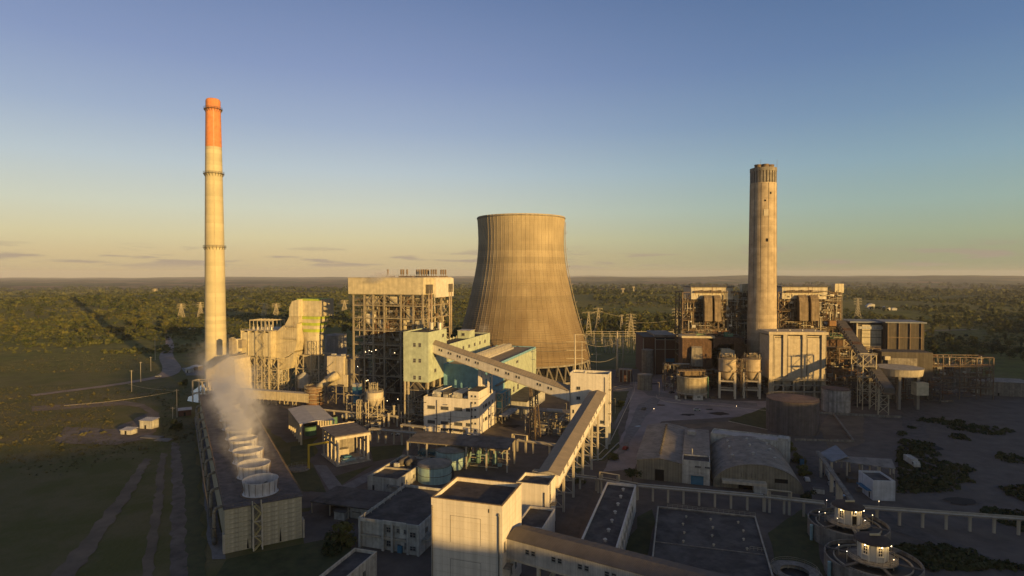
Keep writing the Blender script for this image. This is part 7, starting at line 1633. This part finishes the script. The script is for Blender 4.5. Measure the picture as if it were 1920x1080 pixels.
# ================================================================= SWITCHYARD, PYLONS, LINES
def pylon(px, pyb, ytop, label, arms=3, w=7.5, m=steel_l, armw=None, lat=8):
    p = G(px, pyb); t = thing('pylon', label, 'pylon', (p.x, p.y, float(height(p.x, p.y)))); H = zat(p, ytop); S_ = p.y / F_PX
    hw = lambda z: (w / 2) * (1 - z / H) ** 1.2 * .86 + .55; th = max(.22, .45 * S_)
    for sx_ in (-1, 1):
        for sy_ in (-1, 1):
            z0_ = 0
            for z1_ in (H * .35, H * .7, H): member(t, (sx_ * hw(z0_), sy_ * hw(z0_), z0_), (sx_ * hw(z1_), sy_ * hw(z1_), z1_), th, m, 'leg'); z0_ = z1_
    b = MB(); zs = [H * (1 - (1 - k / lat) ** 1.25) for k in range(lat + 1)]
    for z0_, z1_ in zip(zs[:-1], zs[1:]):
        a, c = hw(z0_), hw(z1_)
        for p0_, p1_ in (((-a, -a), (c, -c)), ((a, -a), (-c, -c)), ((-a, a), (c, c)), ((a, a), (-c, c)), ((-a, -a), (-c, c)), ((a, -a), (c, c))): b.beam((*p0_, z0_), (*p1_, z1_), th * .6)
    b.build('lattice', m, t)
    for k in range(arms):
        z_ = H * (.97 - k * .13); aw = armw or (5.2 + .8 * (k == 1)); b = MB(); b.beam((-aw, 0, z_), (aw, 0, z_), th * .8); b.beam((-aw, 0, z_), (0, 0, z_ + 1.8), th * .5); b.beam((aw, 0, z_), (0, 0, z_ + 1.8), th * .5)
        for x_ in (-aw, aw, -aw * .5, aw * .5): b.beam((x_, 0, z_), (x_, 0, z_ - 1.6), th * .5)
        b.build('cross_arm', m, t)
    return t, p, H
PY = {}
for key, px, pyb, yt, lab_, arms, w_, aw_ in [('a', 1103.5, 632, 586, 'wide-armed pylon just right of the cooling tower', 1, 8, 8), ('b', 1121.5, 624, 580, 'pylon second from the cooling tower', 2, 9, 6), ('c', 1165.5, 621, 593, 'slim pylon left of the many-armed one', 1, 4, 3), ('d', 1183, 632, 590, 'many-armed pylon with six short cross arms behind the switchyard', 6, 9, 6.5),
        ('e', 1268, 624, 581, 'pale pylon left of the left old boiler', 3, 4, 6), ('f', 1608, 600, 563, 'pylon rising behind the cream crusher house', 3, 8, 7), ('g', 340, 604, 577, 'pylon on the left hillside nearest the tall chimney', 3, 9, 7), ('h', 376, 601, 573, 'pylon left of the tall chimney shaft', 3, 8, 6), ('i', 495.5, 600, 577, 'pylon behind the precipitator roof, left one', 3, 9, 7),
        ('j', 518, 600, 578, 'pylon behind the precipitator roof, right one', 3, 9, 7), ('k', 291, 562, 548, 'tiny far pylon on the left skyline field', 3, 8, 8), ('l', 1168, 562, 551, 'small far pylon on the wooded hill', 2, 7, 6), ('m', 1188, 552, 538.5, 'tiny far pylon on the open field beyond the wood', 2, 7, 6), ('n', 646, 592, 573, 'pylon left of the boiler frame', 3, 9, 7)]:
    t, p, H = pylon(px, pyb, yt, lab_, arms, w_, armw=aw_); PY[key] = (Vector((p.x, p.y, float(height(p.x, p.y)))), H, aw_)
# concrete line poles with double arms
def linepole(px, pyb, ytop, label, arms, aw, r0, base=None):
    p = base or G(px, pyb); t = thing('line_pole', label, 'pole', (p.x, p.y, 0)); H = zat(p, ytop); S_ = p.y / F_PX; b = MB(); b.cyl((0, 0, 0), (0, 0, H), r0, r0 * .6, n=12); b.build('shaft', conc_warm, t, smooth=True)
    for z_, side in arms:
        zz_ = zat(p, z_); b = MB(); b.beam((-aw if side != 1 else 0, 0, zz_), (aw if side != -1 else 0, 0, zz_), .28)
        if side: b.beam((aw * side, 0, zz_), (aw * side, 0, zz_ - .4 * S_ * 9), .2)
        b.build('arm', steel_l, t)
    return p, H
lp1, lh1 = linepole(1078, 0, 626.5, 'pale concrete line pole with side arms in front of the cooling tower foot', [(627.5, 1), (641, 0), (656.5, 0), (672, 0)], 5.5, .62, at(1078, 372))
linepole(1090, 0, 640, 'shorter steel post beside the pale line pole', [(641, 1), (656, 1)], 2.5, .35, at(1091, 378))
lp2, lh2 = linepole(1157, 706, 622.5, 'tall plain concrete pole in the switchyard', [(649, 1)], 5, .9)
linepole(1168, 690, 620, 'slimmer concrete pole right of the tall plain one', [(648, -1), (663, -1)], 5, .5)
linepole(1118, 700, 660, 'low pole with white box left of the tall plain one', [(664, 0)], 4, .4)
def wires(label, runs, sag=.04, r=.055):
    for i, (a, c) in enumerate(runs):
        a, c = Vector(a), Vector(c); b = MB(); L_ = (c - a).length; pts = [a.lerp(c, k / 10) - Vector((0, 0, 4 * sag * L_ * (k / 10) * (1 - k / 10))) for k in range(11)]; O = a.copy(); b.pipe([p_ - O for p_ in pts], r, 4); o = b.build('power_line', steel_l, None, loc=O); tag(o, label[i] if isinstance(label, list) else label, 'cable')
def top(key, f=.97, s=0): p, H, aw = PY[key]; return (p.x + s * aw, p.y, p.z + H * f - 1.6)
wires(['wire from the pale line pole to the tall plain pole, upper', 'wire from the pale line pole to the tall plain pole, lower', 'wire from the pale line pole leftwards over the teal hall, upper', 'wire from the pale line pole leftwards over the teal hall, lower'],
      [((lp1.x + 5, lp1.y, zat(lp1, 642)), (lp2.x, lp2.y, zat(lp2, 641))), ((lp1.x + 5, lp1.y, zat(lp1, 673)), (lp2.x, lp2.y, zat(lp2, 668))), ((lp1.x - 5, lp1.y, zat(lp1, 642)), tuple(at(1000, 400, zat(at(1000, 400), 640)))), ((lp1.x - 5, lp1.y, zat(lp1, 657)), tuple(at(1000, 400, zat(at(1000, 400), 656))))], .03, .09)
wires(['wire between the wide-armed pylon and the second pylon', 'wire between the second and the slim pylon', 'wire between the slim and the many-armed pylon', 'wire between the two pylons on the left hillside', 'wire between the pylons behind the precipitator', 'wire from the many-armed pylon to the pale pylon'],
      [(top('a'), top('b')), (top('b'), top('c')), (top('c'), top('d')), (top('g'), top('h')), (top('i'), top('j')), (top('d', .7), top('e', .6))], .03, .11)
wires(['low wire along the dirt road poles', 'low wire from the hut pole to the field'], [((P1.location.x, P1.location.y, 15.4), tuple(G(240, 720, 14))), ((P1.location.x, P1.location.y, 15.0), tuple(at(120, 300, 14)))], .02, .06)
t = thing('switchyard', 'dim switchyard of thin gantries and insulators behind the transfer tower', 'switchgear', G(1100, 662)); r = random.Random(5)
for j in range(5):
    y_ = j * 26
    for i in range(12): x_ = i * 9.5 + j * 3; member(t, (x_, y_, 0), (x_, y_, 12 + (i % 3) * 1.5), .32, conc, 'gantry_post')
    member(t, (j * 3, y_, 12.1), (j * 3 + 104, y_, 12.1), .35, steel_l, 'gantry_beam')
b = MB()
for k in range(220): x_, y_ = r.uniform(0, 110), r.uniform(-8, 118); b.cyl((x_, y_, 0), (x_, y_, r.uniform(2, 6)), .28, .12, n=6)
b.build('insulator_post', steel, t, kind='stuff')
t = thing('yard_fence', 'thin pale fence along the back of the switchyard', 'fence', G(1095, 625)); b = MB(); d_ = G(1262, 625) - G(1095, 625); b.beam((0, 0, 1.9), (d_.x, d_.y, 1.9), .35); b.build('rail', conc_warm, t)
for k in range(24): member(t, (d_.x * k / 23, 0, 0), (d_.x * k / 23, 0, 1.8), .3, conc_warm, 'post')
# far sheds and village
r = random.Random(12)
for k in range(14):
    yy = r.uniform(2300, 2600) if k < 6 else r.uniform(1250, 1700); px = r.uniform(1190, 1255) if k < 6 else r.uniform(1590, 1690); p = at(px, yy); wv, dv_ = (r.uniform(20, 34) if k < 6 else r.uniform(8, 12)), r.uniform(7, 10)
    t = thing('distant_house', ['long pale shed far off beyond the wooded hill', 'white-roofed house in the wood right of the old boilers'][k >= 6], 'house', (p.x, p.y, float(height(p.x, p.y))), r.uniform(-20, 20), 'far sheds beyond the wood' if k < 6 else 'village houses in the wood')
    wall_box(t, 0, wv, 0, dv_, -2, 4, white_w); b = MB(); b.prism([(-.5, 4.02), (wv + .5, 4.02), (wv + .5, 4.2), (wv / 2, 5.8), (-.5, 4.2)], -.5, dv_ + .5); b.build('roof', roof_pale, t)
# cattle-like pale rocks on the slope left of the chimney
for k, (px, py) in enumerate([(326, 622), (334, 620), (349, 619), (356, 622), (364, 621), (371, 619)]):
    p = G(px, py); b = MB(); b.lathe([(0, -.3), (1.6, .1), (1.3, .9), (.5, 1.3), (0, 1.35)], 7); o = b.build('pale_boulder', roof_pale, None, loc=(p.x, p.y, float(height(p.x, p.y)) - .1)); o.scale = (1.2, .7, .8); tag(o, 'pale boulder in the row on the slope left of the tall chimney', 'boulder', 'pale boulders on the slope')
# ================================================================= STEAM
def steam(name, label, bounds, loc, rz, dens, expr, mk=None):
    """a closed box of vapour; density falls off smoothly inside it"""
    (x0, x1), (y0, y1), (z0, z1) = bounds; b = MB(); b.box(x0, x1, y0, y1, z0, z1); m = bpy.data.materials.new(name); m.use_nodes = True; n, l = m.node_tree.nodes, m.node_tree.links
    for q_ in list(n):
        if q_.type != 'OUTPUT_MATERIAL': n.remove(q_)
    out = [q_ for q_ in n if q_.type == 'OUTPUT_MATERIAL'][0]; v = n.new('ShaderNodeVolumePrincipled'); v.inputs['Color'].default_value = (.97, .96, .96, 1); v.inputs['Anisotropy'].default_value = .1; l.new(v.outputs[0], out.inputs['Volume'])
    co = n.new('ShaderNodeTexCoord').outputs['Object']; sp = n.new('ShaderNodeSeparateXYZ'); l.new(co, sp.inputs[0]); X, Y, Z = sp.outputs
    def M(op, a, c=None, e=None):
        t_ = n.new('ShaderNodeMath'); t_.operation = op
        for i, q_ in enumerate((a, c, e)):
            if q_ is None: continue
            if hasattr(q_, 'node'): l.new(q_, t_.inputs[i])
            else: t_.inputs[i].default_value = q_
        return t_.outputs[0]
    def ss(x_, a, c):
        t_ = n.new('ShaderNodeMapRange'); t_.interpolation_type = 'SMOOTHSTEP'; l.new(x_, t_.inputs[0]); t_.inputs[1].default_value = a; t_.inputs[2].default_value = c; return t_.outputs[0]
    def NZ(s, d, sx=(1, 1, 1)):
        mp = n.new('ShaderNodeMapping'); mp.inputs['Scale'].default_value = sx; l.new(co, mp.inputs[0]); t_ = n.new('ShaderNodeTexNoise'); t_.inputs['Scale'].default_value = s; t_.inputs['Detail'].default_value = d; l.new(mp.outputs[0], t_.inputs['Vector']); return t_.outputs[0]
    l.new(M('MULTIPLY', expr(M, ss, NZ, X, Y, Z), dens), v.inputs['Density'])
    o = b.build(name, m, None, loc=loc, rz=R(rz)); tag(o, label, 'steam'); m.cycles.volume_interpolation_method = 'LINEAR' if hasattr(m.cycles, 'volume_interpolation_method') else 0; return o
def fan_steam(M, ss, NZ, X, Y, Z):
    # every stack breathes; the breath leans down the row and merges into one ragged plume
    zz_ = M('SUBTRACT', Z, 3.6)
    big = M('SUBTRACT', NZ(.06, 3), .5); big2 = M('SUBTRACT', NZ(.055, 3, (1, 1, -1)), .5)
    xc = M('ADD', M('SUBTRACT', X, 11.0), M('ADD', M('MULTIPLY', big, 16), M('MULTIPLY', zz_, .12)))
    half = M('ADD', 4.2, M('MULTIPLY', zz_, .36)); side = ss(M('DIVIDE', M('ABSOLUTE', xc), half), 1.25, .35)
    ys = M('SUBTRACT', M('SUBTRACT', Y, M('MULTIPLY', zz_, .9)), 3)
    start = ss(ys, 0, 16)
    # gaps between neighbouring breaths, closing with height
    ph = M('COSINE', M('MULTIPLY', M('SUBTRACT', M('SUBTRACT', Y, M('MULTIPLY', zz_, 1.3)), 9.0), 6.2832 / 17.6)); gap = M('ADD', .55, M('MULTIPLY', ph, M('MULTIPLY', .45, ss(Z, 16, 4))))
    topf = ss(M('ADD', Z, M('MULTIPLY', big2, 26)), 32, 9); low = ss(Z, 3.0, 4.2); end = ss(Y, 204, 165)
    lump = M('MULTIPLY', M('ADD', M('MULTIPLY', ss(NZ(.13, 8), .47, .55), 1.0), .06), M('ADD', M('MULTIPLY', ss(NZ(.4, 5), .46, .56), .8), .35))
    d = M('MULTIPLY', M('MULTIPLY', side, start), M('MULTIPLY', M('MULTIPLY', topf, low), M('MULTIPLY', M('MULTIPLY', lump, gap), end)))
    return M('MULTIPLY', d, M('ADD', .85, M('MULTIPLY', ss(Y, 20, 90), .55)))
steam('fan_steam', 'drifting steam plume above the row of cooling fan stacks', ((-14, 36), (2, 210), (3, 40)), (bank_o.x, bank_o.y, BH), GA, .125, fan_steam)
def puff(cx, cy, cz, rx, ry, rz_, lo=.38, hi=.62, s=.12):
    def f(M, ss, NZ, X, Y, Z):
        d = M('SQRT', M('ADD', M('ADD', M('POWER', M('DIVIDE', M('SUBTRACT', X, cx), rx), 2), M('POWER', M('DIVIDE', M('SUBTRACT', Y, cy), ry), 2)), M('POWER', M('DIVIDE', M('SUBTRACT', Z, cz), rz_), 2))); return M('MULTIPLY', ss(d, 1, .2), ss(NZ(s, 5), lo, hi))
    return f
pb = at(712, 356, 77.5); steam('roof_steam', 'small steam cloud blowing off the left end of the boiler roof casing', ((-14, 14), (-9, 9), (-4.5, 8)), pb, 0, .30, puff(0, 0, 1.2, 13, 8, 5.5))
pb = at(905, 408, 40); steam('vent_steam', 'wisp of steam at the far end of the deaerator bay', ((-8, 8), (-6, 6), (-5, 9)), pb, 0, .10, puff(0, 0, 2, 7, 5, 6))
# ================================================================= LOOSE THINGS IN THE YARDS
def sack(x): return x
def crate(px, py, w, d, h, m, label, rz=GB, nm='crate'):
    t = thing(nm, label, 'crate', G(px, py), rz); wall_box(t, 0, w, 0, d, .12, h, m, 'box'); wall_box(t, -.06, w + .06, -.06, d + .06, h + .005, h + .12, steel_d, 'lid')
    for x_ in (.1, w - .3): wall_box(t, x_, x_ + .2, 0, d, 0, .115, steel_d, 'skid')
for a_ in [(700, 905, 2.2, 1.4, 1.3, white_w, 'white crate on the path left of the low tank-roof block'), (1010, 905, 3, 2, 2, blue_m, 'blue crate in the dark gap left of the conveyor turret'), (660, 972, 3, 1.8, 2.1, conc, 'grey crate beside the carport cabin'), (1445, 905, 3.2, 1.6, 2.4, steel_r, 'brown crate beside the lean-to of the arched hall'),
           (1500, 872, 1.6, 1.6, 2.6, blue_m, 'tall blue box right of the arched hall'), (1526, 926, 3.6, 2.2, 1.9, white_w, 'white low box right of the arched hall'), (1590, 905, 3, 3, 1.5, steel_r, 'rusty crate by the pipe bridge piers'), (1606, 922, 2, 2, 1.2, conc_dark, 'small grey crate by the pipe bridge piers'),
           (1270, 752, 2.2, 1.4, 1.2, white_w, 'white box on the yard in front of the ash tank'), (1332, 748, 3, 2, 1.6, steel_r, 'brown crate left of the left ash silo leg'), (1245, 700, 6, 2.4, 2.6, steel_r, 'dark container near the brick hall gate'), (905, 850, 2.4, 1.6, 1.4, conc, 'grey crate behind the pump canopy')]: crate(*a_)
car(G(1255, 738), 30, 'small dark car in the grey yard near the ash tank', steel_d); car(G(1560, 915), 70, 'pale pickup in the right yard beside the pipe bridge', alu, suv=True); car(G(735, 815), -15, 'small white car on the yard near the sloping belt bridge', white_w); car(G(1222, 812), 65, 'white car parked on the verge at the bend of the grey road', white_w)

car(G(1205, 770), 60, 'dark van driving down the grey road past the lawn', steel_d, 'parked_van', True); car(G(1170, 845), 62, 'red car on the lower bend of the grey road', mat('red_paint', (.25, .04, .03))); car(G(1300, 770), -5, 'white van on the yard below the ash tank', white_w, 'parked_van', True); car(G(1515, 905), 75, 'grey car beside the white low box by the arched hall', alu)
truck(G(1560, 905), 70, 'pale lorry in the right yard near the open shed', alu, False); truck(G(610, 945), 12, 'grey tanker on the yard left of the workshop', alu); truck(G(1720, 880), 80, 'white lorry on the yard road right of the white kiosk', white_w, False)
# worn patches, tyre tracks and puddles on the yards
tyre = mat('tyre_worn_track', (0.10, 0.088, 0.08), var=.4, scale=.3); dustp = mat('coal_dust', (0.028, 0.025, 0.023), var=.5, scale=.3); puddle = mat('rain_puddle', (0.03, 0.03, 0.032), rough=.08, bump=0, spec=.5)
patch('yard', [(1200, 730), (1290, 744), (1420, 757), (1420, 762), (1300, 752), (1215, 742)], pave, jit=.3); patch('yard', [(1196, 760), (1225, 745), (1240, 748), (1205, 790), (1170, 850), (1155, 855)], pave, jit=.4)
patch('road', [(1500, 860), (1530, 855), (1545, 900), (1600, 945), (1640, 945), (1700, 985), (1900, 1060), (1900, 1080), (1660, 990), (1560, 950), (1515, 905)], tyre, jit=.8)
patch('road', [(1060, 1000), (1100, 905), (1118, 905), (1085, 1005)], tyre, jit=.3); patch('road', [(695, 925), (800, 820), (820, 822), (720, 930)], tyre, jit=.6); patch('road', [(560, 962), (700, 945), (700, 956), (565, 980)], tyre, jit=.6)
patch('road', [(1700, 700), (1690, 800), (1710, 900), (1760, 900), (1735, 800), (1725, 700)], tyre, jit=1)
for px, py, w_ in ((1350, 776, 14), (1290, 778, 10), (1225, 720, 8), (740, 940, 9), (960, 800, 10), (1620, 760, 16), (1400, 720, 14), (1560, 890, 8), (700, 775, 12), (1480, 790, 10), (1720, 840, 20), (1800, 940, 14)):
    g = G(px, py); k = [(g.x + w_ * rnd.uniform(.5, 1) * math.cos(a) * .6, g.y + w_ * rnd.uniform(.5, 1) * math.sin(a) * .35) for a in np.linspace(0, 6.28, 12)[:-1]]; patch('dust_patch', None, dustp, world=k, jit=.5, rough=1.5)
for px, py, w_ in ((1238, 760, 4), (1196, 800, 3), (640, 955, 3), (1575, 930, 4), (1330, 768, 3.5)):
    g = G(px, py); k = [(g.x + w_ * rnd.uniform(.5, 1) * math.cos(a) * .8, g.y + w_ * rnd.uniform(.5, 1) * math.sin(a) * .4) for a in np.linspace(0, 6.28, 12)[:-1]]; patch('puddle', None, puddle, world=k, jit=.2, rough=1)
# the works go on past the right edge
hut(1830, 740, 30, 14, 9, 'wide grey shed beyond the right end of the works', conc_dark, roof_grey)
tank('storage_tank', 'dark round tank past the right edge behind the frames', at(1790, 430), 9, 0, 14, conc_dark, tank_roof, 1, 36, 1, False)
t = thing('old_plant_frames', 'rusty frames and pipes past the right end of the cream crusher house', 'steel frame', at(1712, 385), -6); frame(t, [0, 9, 18, 28, 38, 48], [0, 12], [0, 7, 14, 21, 27], steel_r, .5, .4, .4, 121); clutter(t, 0, 48, 0, 12, .5, 27, 300, [steel_r, steel_d, alu, rusty, conc_dark], 122, (.08, .4)); floors(t, 0, 48, -.5, 6, [7.3, 14.3, 21.3], steel_r, 123, .2, 6)
rr_ = np.random.default_rng(4); yy_ = np.exp(rr_.uniform(np.log(160), np.log(330), 5200)); pp_ = rr_.uniform(1690, 2000, 5200); xx_ = (pp_ - 960) / F_PX * yy_; kk_ = (fbm(xx_, yy_, 46, 61, 3) > .50)
xx_, yy_ = xx_[kk_], yy_[kk_]; sz = rr_.uniform(.4, 1.4, len(xx_)); clumps('undergrowth', xx_, yy_, sz, sz * .9, leaf_d, 9, 12)
rack('pipe rack running on past the right end of the clarifiers', G(1560, 948, 5), G(2150, 990, 5), 5.0, 14, 2.6, 5, 131)
# ================================================================= AIR
hz = MB(); hz.box(-27000, 27000, -27000, 27000, -25, 240)
hm = bpy.data.materials.new('haze'); hm.use_nodes = True
for n_ in list(hm.node_tree.nodes):
    if n_.type != 'OUTPUT_MATERIAL': hm.node_tree.nodes.remove(n_)
hv = hm.node_tree.nodes.new('ShaderNodeVolumePrincipled'); hv.inputs['Color'].default_value = (0.78, 0.80, 0.92, 1); hv.inputs['Density'].default_value = 0.000036; hv.inputs['Anisotropy'].default_value = 0.0
hm.node_tree.links.new(hv.outputs[0], [n_ for n_ in hm.node_tree.nodes if n_.type == 'OUTPUT_MATERIAL'][0].inputs['Volume'])
hm.cycles.homogeneous_volume = True
hz.build('haze', hm, kind='stuff')
